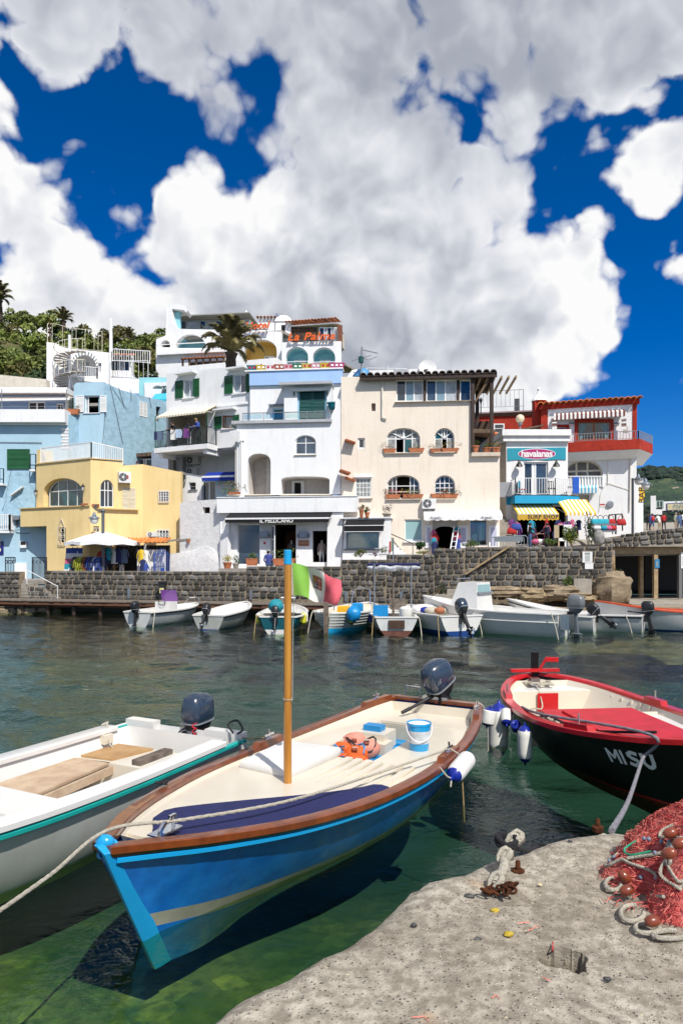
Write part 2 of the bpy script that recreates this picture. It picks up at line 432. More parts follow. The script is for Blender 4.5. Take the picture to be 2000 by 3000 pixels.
mat('red_stucco',(.40,.035,.018),.82,.15,1.6,.6,10,.25,streak=.3,dirt=(.25,.04,.03))
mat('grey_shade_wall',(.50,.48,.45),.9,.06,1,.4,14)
mat('white_paint',(.80,.80,.79),.45,.03,3,.1,20)
mat('white_metal',(.76,.76,.76),.4,.05,4)
mat('cream_iron',(.74,.68,.55),.5,.12,6)
mat('black_iron',(.012,.012,.014),.45,.1,4)
mat('grey_iron',(.06,.065,.07),.45,.1,4)
mat('blue_iron',(.02,.07,.32),.4,.05,4)
mat('green_shutter',(.008,.10,.032),.5,.1,2,.1,20)
mat('teal_shutter',(.004,.075,.072),.45,.1,2,.1,20)
mat('steel',(.55,.56,.57),.25,.05,4,metal=1.0)
mat('chrome',(.75,.75,.76),.12,.03,4,metal=1.0)
mat('rust',(.10,.032,.012),.9,.3,14,.8,40,.2)
mat('old_wood',(.16,.10,.06),.8,.3,6,.5,30,rz=.2)
mat('dark_wood',(.045,.022,.014),.7,.3,6,.4,30,rz=.2)
mat('pale_wood',(.42,.30,.16),.7,.2,5,.3,30)
mat('frame_wood',(.30,.11,.025),.5,.2,5,.2,30)
mat('grey_wood',(.20,.165,.13),.85,.3,6,.6,30)
mat('terracotta',(.46,.155,.065),.8,.12,5,.3,30,objrand=.18)
mat('roof_tile',(.52,.16,.055),.85,.25,4,.4,20,objrand=.3)
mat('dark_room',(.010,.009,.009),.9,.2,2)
mat('brown_room',(.09,.05,.03),.9,.3,2)
mat('grey_room',(.20,.19,.18),.9,.2,2)
mat('black_cloth',(.010,.010,.012),.85,.1,6,.3,60,.3)
mat('white_cloth',(.80,.79,.76),.85,.03,2,.2,60,.2)
mat('yellow_cloth',(.75,.45,.04),.8,.06,4,.2,60,.2)
mat('brown_cloth',(.30,.12,.08),.8,.06,4,.2,60,.2)
mat('blue_cloth',(.015,.04,.30),.8,.06,4,.2,60,.2)
mat('cyan_cloth',(.02,.38,.58),.8,.06,4,.2,60,.2)
mat('turquoise_paint',(.01,.32,.55),.5,.04,2)
mat('sign_teal',(.01,.27,.36),.5,.03,2)
mat('sign_magenta',(.38,.005,.13),.5,.03,2)
mat('orange_letter',(.75,.12,.008),.5,.05,3)
mat('paper',(.78,.78,.76),.8,.03,3)
mat('ink',(.03,.03,.04),.8,.1,3)
mat('glass',(.030,.042,.055),.06,.5,.8,spec=.9)
mat('glass_blue',(.05,.085,.13),.06,.4,.5,spec=.9)
mat('glass_teal',(.01,.085,.095),.07,.5,1.2,spec=.8)
mat('curtain',(.45,.50,.55),.6,.2,2.0,spec=.6)
mat('net_curtain',(.34,.36,.35),.55,.25,3.0,spec=.6)
mat('blind_teal',(.27,.43,.44),.4,.04,.4,spec=.6)
mat('pipe',(.72,.68,.60),.6,.1,2)
mat('ac_white',(.72,.72,.70),.5,.05,3)
mat('stone',(.060,.058,.056),.85,.3,5,.9,22,.3,col2=(.20,.185,.16),fine=.4,objrand=.5)
mat('stone_pale',(.16,.155,.145),.85,.3,5,.9,22,.3,col2=(.30,.29,.27),fine=.4,objrand=.4)
mat('mortar',(.32,.26,.185),.95,.2,4,.9,18,.15,streak=.4,dirt=(.14,.11,.08))
mat('concrete',(.40,.36,.30),.9,.15,2,.7,25,.2,fine=.3,streak=.3)
mat('paving',(.34,.31,.28),.9,.12,2,.4,25,.2)
mat('soil',(.10,.08,.05),.95,.3,2,.5,10)
def clear_glass(name,tint,mixf=.25):
 m=bpy.data.materials.new(name);m.use_nodes=True;g=NG(m.node_tree);g.n.remove(g.n['Principled BSDF'])
 t=g.node('ShaderNodeBsdfTransparent');t.inputs[0].default_value=(*tint,1)
 gl=g.node('ShaderNodeBsdfGlossy');gl.inputs['Roughness'].default_value=.03
 mx=g.node('ShaderNodeMixShader');mx.inputs[0].default_value=mixf
 g.l.new(t.outputs[0],mx.inputs[1]);g.l.new(gl.outputs[0],mx.inputs[2]);g.l.new(mx.outputs[0],g.n['Material Output'].inputs[0]);M[name]=m
clear_glass('clear_glass',(.80,.90,.90),.12)
def pl_(name,col,rough=.6,**k):return M.get(name)or mat(name,col,rough,k.pop('var',.08),k.pop('vs',3),**k)
# ------ water and sea bed
def build_water():
 m=bpy.data.materials.new('sea_water');m.use_nodes=True;g=NG(m.node_tree);g.n.remove(g.n['Principled BSDF'])
 tc=g.node('ShaderNodeTexCoord').outputs['Object']
 mp=g.node('ShaderNodeMapping');g.put(mp.inputs['Vector'],tc);mp.inputs['Scale'].default_value=(1.0,1.35,1);mp.inputs['Rotation'].default_value=(0,0,.35)
 a=g.noise(mp.outputs[0],2.6,4,.58,dist=.6);c=g.noise(mp.outputs[0],9.0,2,.5,dist=.4)
 calm=g.noise(tc,.16,2,.5)
 h=g.math('ADD',g.math('MULTIPLY',a,.35),g.math('MULTIPLY',c,.20))
 sp=g.node('ShaderNodeSeparateXYZ');g.put(sp.inputs[0],tc)
 shel=g.rng(sp.outputs['Y'],4.5,15.0,.30,.7)
 bn=g.node('ShaderNodeBump');bn.inputs['Distance'].default_value=.14
 g.put(bn.inputs['Strength'],g.math('MULTIPLY',shel,g.rng(calm,.3,.7,.65,1.0)));g.put(bn.inputs['Height'],h)
 fr=g.node('ShaderNodeFresnel');fr.inputs['IOR'].default_value=1.33;g.l.new(bn.outputs[0],fr.inputs['Normal'])
 gl=g.node('ShaderNodeBsdfGlossy');gl.inputs['Roughness'].default_value=.045;g.l.new(bn.outputs[0],gl.inputs['Normal'])
 gl.inputs['Color'].default_value=(.86,.93,.93,1)
 tr=g.node('ShaderNodeBsdfTransparent');tr.inputs[0].default_value=(.72,.84,.66,1)
 mx=g.node('ShaderNodeMixShader');g.put(mx.inputs[0],fr.outputs[0]);g.l.new(tr.outputs[0],mx.inputs[1]);g.l.new(gl.outputs[0],mx.inputs[2])
 g.l.new(mx.outputs[0],g.n['Material Output'].inputs[0])
 import numpy as np
 r=np.random.RandomState(4);x=np.arange(-27,27.01,.105);y=np.arange(2.0,45.01,.105);X,Y=np.meshgrid(x,y);Z=np.zeros_like(X)
 for k in range(46):
  lam=.34*(2.3/.34)**r.rand();a=r.normal(1.15,.75);ph=r.rand()*6.28;kx,ky=2*np.pi/lam*np.cos(a),2*np.pi/lam*np.sin(a);q=kx*X+ky*Y+ph+.8*np.sin(.5*X+k)*np.sin(.4*Y+k*2)
  Z+=lam*.0066*r.uniform(.6,1.2)*np.sin(q)*(.6+.4*np.sin(.23*X*np.cos(k)+.21*Y*np.sin(k)+k))
 t=np.clip((Y-5)/10,0,1);e=np.clip((27-np.abs(X))/2,0,1)*np.clip((45-Y)/2,0,1)*np.clip((Y-2)/1,0,1);Z*=(.28+.72*t*t*(3-2*t))*e
 ny,nx=X.shape;ii=np.arange(ny*nx).reshape(ny,nx);f=np.stack([ii[:-1,:-1],ii[:-1,1:],ii[1:,1:],ii[1:,:-1]],-1).reshape(-1,4);nv=ny*nx
 x1,y0,y1=x[-1],y[0],y[-1];ext=np.array([(-600,-12,0),(600,-12,0),(600,y0,0),(-600,y0,0),(-600,y1,0),(600,y1,0),(600,60,0),(-600,60,0),(-600,y0,0),(-x1,y0,0),(-x1,y1,0),(-600,y1,0),(x1,y0,0),(600,y0,0),(600,y1,0),(x1,y1,0)])
 vs=np.concatenate([np.stack([X,Y,Z],-1).reshape(-1,3),ext]);f=np.concatenate([f,nv+np.arange(16).reshape(4,4)]);me=bpy.data.meshes.new('water');me.vertices.add(len(vs));me.vertices.foreach_set('co',vs.ravel());me.loops.add(f.size);me.loops.foreach_set('vertex_index',f.ravel().astype(np.int32));me.polygons.add(len(f));me.polygons.foreach_set('loop_start',np.arange(0,f.size,4,dtype=np.int32));me.polygons.foreach_set('use_smooth',np.ones(len(f),dtype=bool));me.update(calc_edges=True);me.materials.append(m)
 o=bpy.data.objects.new('water',me);COL.objects.link(o);stc(o)
 m=bpy.data.materials.new('sea_bed');m.use_nodes=True;g=NG(m.node_tree);b=g.n['Principled BSDF'];b.inputs['Roughness'].default_value=.95
 tc=g.node('ShaderNodeTexCoord').outputs['Object']
 n1=g.noise(tc,.8,5,.6);v1=g.voro(tc,3.6,1.0,.5,out='Color');n2=g.noise(tc,7,4,.6)
 base=g.ramp(n1,[(.3,(.05,.12,.05)),(.45,(.14,.22,.06)),(.6,(.32,.36,.08)),(.8,(.45,.44,.14))])
 bw=g.node('ShaderNodeRGBToBW');g.put(bw.inputs[0],v1)
 base=g.mix(g.rng(bw.outputs[0],.2,.8,0,.55),base,(.02,.05,.035))
 base=g.mix(g.rng(n2,.4,.7,0,.6),base,(.03,.06,.03))
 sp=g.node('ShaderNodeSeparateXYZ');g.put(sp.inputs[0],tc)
 base=g.mix(g.rng(sp.outputs['Y'],5.0,9.5),base,(.022,.060,.058))  # outer bed turns dark teal, light absorption of deeper water put into its colour
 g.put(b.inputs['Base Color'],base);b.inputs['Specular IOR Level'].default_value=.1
 mb=MB();ny,nx=50,60;vs=[]
 for j in range(ny+1):
  y=-12+500*(j/ny)**2.6
  for i in range(nx+1):
   t=(i/nx-.5)*2;x=copysign(abs(t)**2.6,t)*600
   z=-.55-.17*max(0,y-4.5)if y<13 else-2.0-.03*(y-13)
   vs.append((x,y,z+.12*mn.noise(V((x*.8,y*.8,0)))))
 mb.add(vs,[(j*(nx+1)+i,j*(nx+1)+i+1,(j+1)*(nx+1)+i+1,(j+1)*(nx+1)+i)for j in range(ny)for i in range(nx)])
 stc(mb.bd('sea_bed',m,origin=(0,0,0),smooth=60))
build_water()
# ------ near quay of rough concrete
QZ=1.5
def q2(u,v):p=PZ(u,v,QZ);return V((p.x,p.y))
def build_quay():
 m=bpy.data.materials.new('quay_concrete');m.use_nodes=True;g=NG(m.node_tree);b=g.n['Principled BSDF'];b.inputs['Roughness'].default_value=.92
 b.inputs['Specular IOR Level'].default_value=.25
 tc=g.node('ShaderNodeTexCoord').outputs['Object']
 n0=g.math('MULTIPLY_ADD',g.noise(tc,5.5,6,.7),.5,g.math('MULTIPLY',g.noise(tc,1.3,5,.6),.5));n1=g.noise(tc,16,5,.65)
 c=g.ramp(n0,[(.36,(.20,.168,.125)),(.49,(.35,.31,.25)),(.64,(.49,.445,.37))])
 c=g.mix(g.rng(n1,.36,.62,0,.7),c,(.155,.132,.10))
 vo=g.node('ShaderNodeTexVoronoi');vo.inputs['Scale'].default_value=75;g.put(vo.inputs['Vector'],tc)
 sp=g.node('ShaderNodeSeparateXYZ');g.put(sp.inputs[0],vo.outputs['Color'])
 inside=g.rng(vo.outputs['Distance'],.22,.42,1,0)
 pal=g.math('MULTIPLY',inside,g.rng(sp.outputs['X'],.62,.66));drk=g.math('MULTIPLY',inside,g.rng(sp.outputs['Y'],.80,.83))
 patch=g.rng(g.noise(tc,3,3,.6),.40,.62)
 c=g.mix(g.math('MULTIPLY',pal,g.math('MULTIPLY_ADD',patch,.55,.12)),c,(.60,.54,.44));c=g.mix(g.math('MULTIPLY',drk,.75),c,(.07,.065,.06))
 vo2=g.node('ShaderNodeTexVoronoi');vo2.inputs['Scale'].default_value=28;g.put(vo2.inputs['Vector'],tc)
 sp2=g.node('ShaderNodeSeparateXYZ');g.put(sp2.inputs[0],vo2.outputs['Color'])
 d2=g.math('MULTIPLY',g.rng(vo2.outputs['Distance'],.12,.24,1,0),g.rng(sp2.outputs['X'],.84,.86));c=g.mix(g.math('MULTIPLY',d2,.6),c,(.035,.034,.035))
 d3=g.math('MULTIPLY',g.rng(vo2.outputs['Distance'],.1,.22,1,0),g.rng(sp2.outputs['Y'],.86,.88));c=g.mix(g.math('MULTIPLY',d3,.5),c,(.66,.56,.36))
 rs=g.rng(g.noise(tc,2.2,4,.5),.64,.74);c=g.mix(g.math('MULTIPLY',rs,.5),c,(.46,.27,.13))
 sz=g.node('ShaderNodeSeparateXYZ');g.put(sz.inputs[0],tc)
 c=g.mix(g.rng(sz.outputs['Z'],.9,.35,0,.85),c,(.05,.055,.035))
 g.put(b.inputs['Base Color'],c)
 bn=g.node('ShaderNodeBump');bn.inputs['Strength'].default_value=.9;bn.inputs['Distance'].default_value=.012
 hh=g.math('ADD',g.noise(tc,22,6,.68),g.math('MULTIPLY',pal,.35));g.put(bn.inputs['Height'],g.math('SUBTRACT',hh,g.math('MULTIPLY',drk,.5)))
 g.l.new(bn.outputs[0],b.inputs['Normal'])
 edge_px=[(505,3060),(590,2985),(640,2950),(690,2905),(760,2870),(840,2838),(930,2790),(1000,2752),(1060,2712),(1110,2668),(1160,2630),(1205,2592),(1250,2572),(1330,2556),(1390,2522),(1440,2500),(1500,2489),(1560,2468),(1620,2448),(1690,2434),(1760,2427),(1830,2430),(1900,2438),(2010,2446),(2150,2455)]
 edge=[q2(*e)for e in edge_px]
 pts=[]
 for a,c_ in zip(edge,edge[1:]):
  n=max(2,int((c_-a).length/.05))
  for k in range(n):
   p=lp(a,c_,k/n);w=.035*mn.noise(V((p.x*5,p.y*5,1)))+.012*mn.noise(V((p.x*17,p.y*17,3)))
   pts.append(p+V((w,w)))
 poly=pts+[V((5.5,4.2)),V((5.5,-4)),V((-1.6,-4)),V((-1.2,1.6))]
 hole=[q2(*e)for e in[(1562,2775),(1600,2768),(1660,2775),(1700,2782),(1722,2800),(1712,2845),(1692,2852),(1650,2838),(1600,2830),(1568,2812)]]
 def dist_seg(p,a,b):
  d=b-a;t=max(0,min(1,(p-a).dot(d)/max(d.length_squared,1e-9)));return(p-(a+d*t)).length
 def inside_poly(p,pl):
  r=False;j=len(pl)-1
  for i in range(len(pl)):
   if(pl[i].y>p.y)!=(pl[j].y>p.y)and p.x<(pl[j].x-pl[i].x)*(p.y-pl[i].y)/(pl[j].y-pl[i].y)+pl[i].x:r=not r
   j=i
  return r
 from mathutils.geometry import delaunay_2d_cdt
 verts=list(poly);n0_=len(verts);hp=[]
 for a,c_ in zip(hole,hole[1:]+hole[:1]):
  for k in range(5):
   p=lp(a,c_,k/5);hp.append(p+V((rng.uniform(-.006,.006),rng.uniform(-.006,.006))))
 verts+=hp;n1_=len(verts)
 edges_=[(i,(i+1)%n0_)for i in range(n0_)]+[(n0_+i,n0_+(i+1)%len(hp))for i in range(len(hp))]
 x=-1.5
 while x<5.2:
  y=-.2
  while y<4.3:
   p=V((x+rng.uniform(-.012,.012),y+rng.uniform(-.012,.012)))
   if inside_poly(p,poly)and not inside_poly(p,hp):verts.append(p)
   y+=.045 if x<2.6 and y>1.2 else .3
  x+=.045 if x<2.6 else .2
 vo_,eo,fo,_,_,_=delaunay_2d_cdt(verts,edges_,[],0,1e-5)
 mb=MB();bm_v=[]
 for p in vo_:
  d=min(dist_seg(p,a,c_)for a,c_ in zip(pts[::2],pts[2::2]))if p.y>.5 and p.x<3.4 else 1
  z=QZ+.026*mn.noise(V((p.x*1.4,p.y*1.4,0)))+.012*mn.noise(V((p.x*6,p.y*6,2)))+.004*mn.noise(V((p.x*22,p.y*22,5)))
  if d<.11:z-=.055*(1-d/.11)**2
  bm_v.append((p.x,p.y,z))
 fs=[]
 for f in fo:
  cpt=sum((vo_[i]for i in f),V((0,0)))/len(f)
  if inside_poly(cpt,poly)and not inside_poly(cpt,hp):
   a,c_,e=vo_[f[0]],vo_[f[1]],vo_[f[2]]
   if(c_-a).cross(e-a)<0:f=list(reversed(f))
   fs.append(tuple(f))
 mb.add(bm_v,fs)
 def z_of(p):
  return min(bm_v,key=lambda q:(q[0]-p.x)**2+(q[1]-p.y)**2)[2]
 rings=[]
 for dz,push in((0,0),(-.06,.035),(-.25,.05),(-.7,.02),(-1.2,.06),(-1.6,.10),(-3.2,.3)):
  ring=[]
  for i,p in enumerate(pts):
   t=(pts[min(i+1,len(pts)-1)]-pts[max(i-1,0)]).normalized();nrm=V((-t.y,t.x))
   jj=.03*mn.noise(V((p.x*4,p.y*4,dz*4)))if dz else 0
   q=p+nrm*(push+jj);ring.append(V((q.x,q.y,(z_of(p)if dz==0 else QZ-.05+dz))))
  rings.append(ring)
 mb.loft(rings,closed=False)
 rings=[]
 for dz,k in((0,1.0),(-.03,.97),(-.10,.95),(-.17,.93)):
  c0=sum(hp,V((0,0)))/len(hp)
  rings.append([V((c0.x+(p.x-c0.x)*k,c0.y+(p.y-c0.y)*k,(z_of(p)if dz==0 else QZ+dz+.01*mn.noise(V((p.x*9,p.y*9,dz*9))))))for p in hp])
 mb.loft([list(reversed(r))for r in rings],closed=True,caps=False)
 mb.poly([V(p)for p in rings[-1]])
 stc(mb.bd('quay',m,origin=(0,0,0),smooth=50))
build_quay()
def qtop(u,v,dz=0.0):
 p=q2(u,v);return V((p.x,p.y,QZ+.026*mn.noise(V((p.x*1.4,p.y*1.4,0)))+.012*mn.noise(V((p.x*6,p.y*6,2)))+dz))
 # ------ stone embankment walls, stone b
def stone_mesh(seed,m):
 r=random.Random(seed);mb=MB();rings=[]
 for o,k in((-.5,1.0),(.10,1.0),(.38,.90),(.5,.70)):
  ring=[]
  for q in range(12):
   a=2*pi*q/12+.13;ca,sa=cos(a),sin(a)
   x=copysign(abs(ca)**.30,ca)*.5*k;z=copysign(abs(sa)**.30,sa)*.5*k
   w=r.uniform(.93,1.0)if o<.2 else r.uniform(.88,1.02)
   ring.append(V((x*w,-o*(1 if o<.3 else r.uniform(.72,1.05)),z*w)))
  rings.append(ring)
 mb.loft(rings)
 me_o=mb.bd('stone',m,None,35,origin=(0,0,0));me=me_o.data;bpy.data.objects.remove(me_o);return me
STONES=[stone_mesh(i,M.stone)for i in range(9)];STONES_PALE=[stone_mesh(40+i,M.stone_pale)for i in range(3)]
def lay_stones(parent,W,s0,s1,zb,ztop,course=.315,seed=0,limit=300,pale=.12,cap=True,slope=0.0,wmin=.22,wmax=.60):
 """courses of squared basalt blocks with recessed mortar; zb and ztop are functions of s"""
 r=random.Random(seed);n=0;extra=MB();root=WL[parent.name]
 rz=math.atan2(W.t.y,W.t.x);row=0
 top=max(ztop(lp(s0,s1,k/40))for k in range(41));bot=min(zb(lp(s0,s1,k/40))for k in range(41))
 z=top
 while z>bot-.02:
  h=course*r.uniform(.85,1.12)if row or not cap else course*.72
  s=s0+r.uniform(-.2,0)
  while s<s1-.06:
   w=r.uniform(wmin,wmax)*(1.25 if row==0 and cap else 1);a,b=max(s,s0),min(s+w,s1);s+=w
   if b-a<.12:continue
   mid=(a+b)/2;zt=z+slope*(mid-s0)
   zt=min(zt,ztop(mid)+(0 if slope==0 else 0));zl=z-h+slope*(mid-s0)
   if zt-zl<.12 or zl<zb(mid)-.15:continue
   me=r.choice(STONES_PALE if r.random()<pale*(3 if row==0 else 1)else STONES)
   g_=.062;sc=(b-a-g_,.16,zt-zl-g_);rot=r.uniform(-.04,.04)+math.atan(slope)
   pos=W.pt((mid,(zt+zl)/2+r.uniform(-.012,.012)),r.uniform(-.03,.015))
   if n<limit:
    o=bpy.data.objects.new('stone',me);COL.objects.link(o);att(o,parent);n+=1
    o.location=pos-root;o.rotation_euler=(0,rot*-1,rz);o.scale=sc
   else:
    Mx=Matrix.Translation(pos)@Matrix.Rotation(rz,4,'Z')@Matrix.Diagonal((*sc,1))
    extra.add([Mx@v.co for v in me.vertices],[tuple(p.vertices)for p in me.polygons])
  z-=h;row+=1
 if extra.v:stuff(extra.bd('small_stones',M.stone,parent,35))
 return n
EW=Wall((0,43.6),(1790,34.7))
def ez(u,v):return EW.sz(u,v)
def embankment(label,u0,u1,vtop,vbot,seed,back=2.2,tops=None,group='basalt embankment walls along the harbour',W=None,name='stone_wall',thick=.5):
 W=W or EW
 s0,s1=W.sz(u0,vtop)[0],W.sz(u1,vtop)[0];zt=W.sz((u0+u1)/2,vtop)[1]
 zb=(W.sz(u0,vbot)[1]+W.sz(u1,vbot)[1])/2
 base=W.pt(((s0+s1)/2,zb));t=th_(name,label,'wall',base,group)
 mb=MB();W.box(mb,s0,s1,zb-.8,zt-.03,-thick,-.015);mb.bd('mortar_core',M.mortar,t)
 lay_stones(t,W,s0,s1,lambda s:zb,lambda s:zt,seed=seed)
 return t,s0,s1,zt
embankment('long low basalt wall under the yellow house and white rough wall',132,722,1672,1758,1)
embankment('basalt wall with the seated person on top, left of the flag',722,1000,1658,1764,2)
embankment('short basalt wall under the small black awning shop window',1000,1132,1638,1770,3)
embankment('basalt wall below the open clothes shop of the beige house',1132,1272,1624,1772,4)
embankment('basalt wall behind the landing steps and grey green shrub',1272,1362,1606,1774,5)
embankment('tall basalt wall with white notice papers, right of the sloping handrail',1362,1793,1600,1760,6)
t=th_('stone_wall','lower basalt wall beside the landing at the left edge','wall',EW.uv(20,1757),'basalt embankment walls along the harbour')
a,b=EW.sz(-80,1673),EW.sz(58,1757)
mb=MB();EW.box(mb,a[0],b[0],b[1]-.8,a[1]-.03,-.5,-.035);mb.bd('mortar_core',M.mortar,t)
lay_stones(t,EW,a[0],b[0],lambda s:b[1],lambda s:a[1],seed=8)
t=th_('stone_staircase','small basalt staircase with white handrail going down to the jetty','staircase',EW.uv(110,1757,.6))
z0=EW.sz(100,1757)[1]
for k in range(6):
 u0=62;u1=92+k*14;vt=1709+k*8
 mb=MB();q0,q1=EW.sz(u0,vt,.62),EW.sz(u1,vt,.62)
 EW.box(mb,q0[0],q1[0],q0[1]-.17-.02*k,q0[1],-.03,.62);mb.bd('step',M.concrete,t)
mb=MB();q0,q1=EW.sz(62,1709,.60),EW.sz(166,1757,.60);EW.box(mb,q0[0],q1[0]-.1,q1[1]-.3,q0[1]-.2-.7,-.03,.58);mb.bd('base',M.mortar,t)
lay_stones(t,Wall(EW.uv(0,1700,.60),EW.uv(400,1700,.60),False),EW.sz(62,1757,.6)[0],EW.sz(160,1757,.6)[0],lambda s:q1[1],lambda s:q0[1]-.15-max(0,(s-q0[0]-.7))*.50,seed=9,cap=False)
t=th_('handrail','white sloping handrail of the small staircase at the left','railing',EW.uv(80,1750,.7))
mb=MB();mb.tube([EW.uv(80,1670,.7),EW.uv(170,1718,.7),EW.uv(169,1757,.7)],.025,8)
mb.bar(EW.uv(80,1670,.7),EW.uv(80,1712,.7),.04);mb.bd('rail',M.white_metal,t)
# ------ promenade terraces behind the w
def sheet(name,pts,mat_,thick=.25):
 mb=MB();mb.prism([V(p)for p in pts],(0,0,-thick));return stc(mb.bd(name,mat_,origin=(0,0,0)))
def eb(u,z,o):p=EW.uv(u,1650,o);return(p.x,p.y,z)
sheet('promenade',[eb(-200,1.85,-.3),eb(640,1.85,-.3),(-7.6,60,1.85),(-60,60,1.85)],M.paving)
sheet('promenade',[eb(640,2.62,-.3),eb(1000,2.62,-.3),(0.3,50,2.62),(-7.6,50,2.62)],M.paving)
sheet('promenade',[eb(1000,3.05,-.3),eb(1362,3.05,-.3),(8.2,52,3.05),(0.3,52,3.05)],M.paving)
sheet('promenade',[eb(1362,3.62,-.3),eb(1800,3.62,-.3),(17.0,46,3.9),(22,60,5.3),(8.2,60,3.7)],M.paving)
RZ=lambda x,y:5.62+.073*(y-62)+.02*(x-27)
sheet('road',[(x,y,RZ(x,y))for x,y in((14.2,38.1),(24,37.7),(60,37),(80,95),(24,95),(17.5,50))],M.concrete,.3)
def ground_grid():
 mb=MB();nx,ny=46,34;vs=[]
 prof=lambda x:ip(x,[(-70,44),(-43,31),(-38,30.5),(-33,27),(-27,24),(-22,18),(-16,16),(-8,12),(0,7),(10,5),(24,5.5),(60,6)])
 for j in range(ny+1):
  y=50+95*j/ny
  for i in range(nx+1):
   x=-100+170*i/nx;e=prof(x);k=min(1,max(0,(y-52)/32));k=k*k*(3-2*k)
   z=1.6+(e-1.6)*k+1.2*mn.noise(V((x*.08,y*.08,0)))*k
   vs.append((x,y,z))
 mb.add(vs,[(j*(nx+1)+i,j*(nx+1)+i+1,(j+1)*(nx+1)+i+1,(j+1)*(nx+1)+i)for j in range(ny)for i in range(nx)])
 stc(mb.bd('hillside',pl_('hill_earth',(.055,.075,.018),.95,col2=(.10,.085,.035),vs=.4),origin=(0,0,0),smooth=60))
ground_grid()
def far_hill():
 mb=MB();nx,ny=110,26;vs=[]
 for j in range(ny+1):
  y=560+900*(j/ny)
  for i in range(nx+1):
   x=150+800*i/nx
   prof=ip(x,[(150,20),(250,60),(330,106),(385,128),(430,128),(520,122),(700,160),(950,90)])
   k=min(1,(j/ny)*2.6);k=k*k*(3-2*k)
   z=prof*k*(1 if j/ny<.55 else 1-(j/ny-.55)*1.3)+7*mn.noise(V((x*.02,y*.02,0)))*k+3.5*mn.noise(V((x*.07,y*.07,4)))*k
   vs.append((x,y,z-2))
 mb.add(vs,[(j*(nx+1)+i,j*(nx+1)+i+1,(j+1)*(nx+1)+i+1,(j+1)*(nx+1)+i)for j in range(ny)for i in range(nx)])
 m=bpy.data.materials.new('far_scrub');m.use_nodes=True;g=NG(m.node_tree);b=g.n['Principled BSDF'];b.inputs['Roughness'].default_value=1
 tc=g.node('ShaderNodeTexCoord').outputs['Object'];n=g.noise(tc,.05,7,.65);n2=g.noise(tc,.016,4,.6)
 c=g.ramp(n,[(.36,(.010,.026,.020)),(.5,(.022,.048,.026)),(.62,(.05,.075,.035))]);c=g.mix(g.rng(n2,.52,.62,0,.85),c,(.085,.105,.045))
 c=g.mix(g.rng(g.noise(tc,.09,3,.6),.64,.68,0,.7),c,(.30,.24,.20));g.put(b.inputs['Base Color'],c)
 stc(mb.bd('hills',m,origin=(0,0,0),smooth=60))
far_hill()
# ------ wooden jetty along the wall
JW=Wall((-60,40.4),(1400,33.8));JZ=.78
t=th_('jetty','long weathered timber jetty running below the basalt wall','jetty',JW.pt((JW.L/2,0)))
n=int(JW.L/.34)
for i in range(n):
 s=i*JW.L/n;mb=MB()if i%2==0 else mb
 if i<130:
  mb=MB();JW.box(mb,s+.01,s+JW.L/n-.012,JZ-.05,JZ+rng.uniform(-.006,.006),-2.05,.04+rng.uniform(-.03,.03));mb.bd('plank',M.grey_wood,t)
mb=MB();JW.box(mb,0,JW.L,JZ-.24,JZ-.055,-.10,-.02);JW.box(mb,0,JW.L,JZ-.40,JZ-.26,-.5,-.4);mb.bd('beam',pl_('jetty_beam',(.15,.065,.035),.85,vs=2),t)
for i in range(18):
 mb=MB();mb.tube([JW.pt((1.0+i*1.7,-2.4),-.35),JW.pt((1.0+i*1.7,JZ-.06),-.35)],.12,8);mb.bd('pile',M.dark_wood,t)
mb=MB();JW.box(mb,0,JW.L,-2,.62,-2.3,-2.1);mb.bd('back_wall',pl_('wet_stone',(.07,.065,.055),.7,vs=2),t)
p=EW.uv(476,1716,.45)
t=th_('service_post','dark service post with a pale label standing on the jetty','post',(p.x,p.y,JZ))
mb=MB();mb.box(p.x-.19,p.x+.19,p.y-.12,p.y+.12,JZ,1.78);mb.box(p.x-.24,p.x+.24,p.y-.16,p.y+.16,1.78,1.86);mb.bd('body',M.black_iron,t)
mb=MB();mb.box(p.x-.13,p.x+.12,p.y-.130,p.y-.121,1.18,1.48);mb.bd('label_plate',pl_('label_yellow',(.65,.60,.25)),t)
for u in(378,735,862,1013,1175):
 mb=MB();a=EW.sz(u,1757,.1);EW.box(mb,a[0]-.09,a[0]+.09,JZ,JZ+.62,.06,.10);EW.box(mb,a[0]-.012,a[0]+.012,JZ+.1,JZ+.5,.10,.12)
 tag(mb.bd('mooring_plate',M.steel),'narrow steel mooring plate at the wall foot '+{378:'left of the dark service post',735:'above the second moored boat from the left',862:'behind the flag pole',1013:'right of the flag',1175:'right of the small mast boat'}[u],'mooring plate','steel mooring plates at the wall foot')
c1=crop(.35714,0,820);c2=crop(.35714,0,1240);c3=crop(.39541,420,860);c4=crop(.35714,500,1240)
c5=crop(.35714,980,1020);c6=crop(.35714,980,1400);c7=crop(.39541,1380,1140);c8=crop(.35714,1440,1400)
def cq(c,x0,y0,x1,y1):return c(x0,y1,x1,y1,x1,y0,x0,y0)
def carch(c,x0,x1,yt,ys,yb,n=12,e=2.0):a=c(x0,yt);b=c(x1,yb);s=c(0,ys)[1];return arch(a[0],b[0],a[1],s,b[1],n,e)
def wrect(W,c,x0,y0,x1,y1):return W.loop(cq(c,x0,y0,x1,y1))
def level(loop):
 return loop
def roofslab(mb,pts,z0,z1,mi=0):return mb.prism([V((p[0],p[1],z0))for p in pts],(0,0,z1-z0),mi)
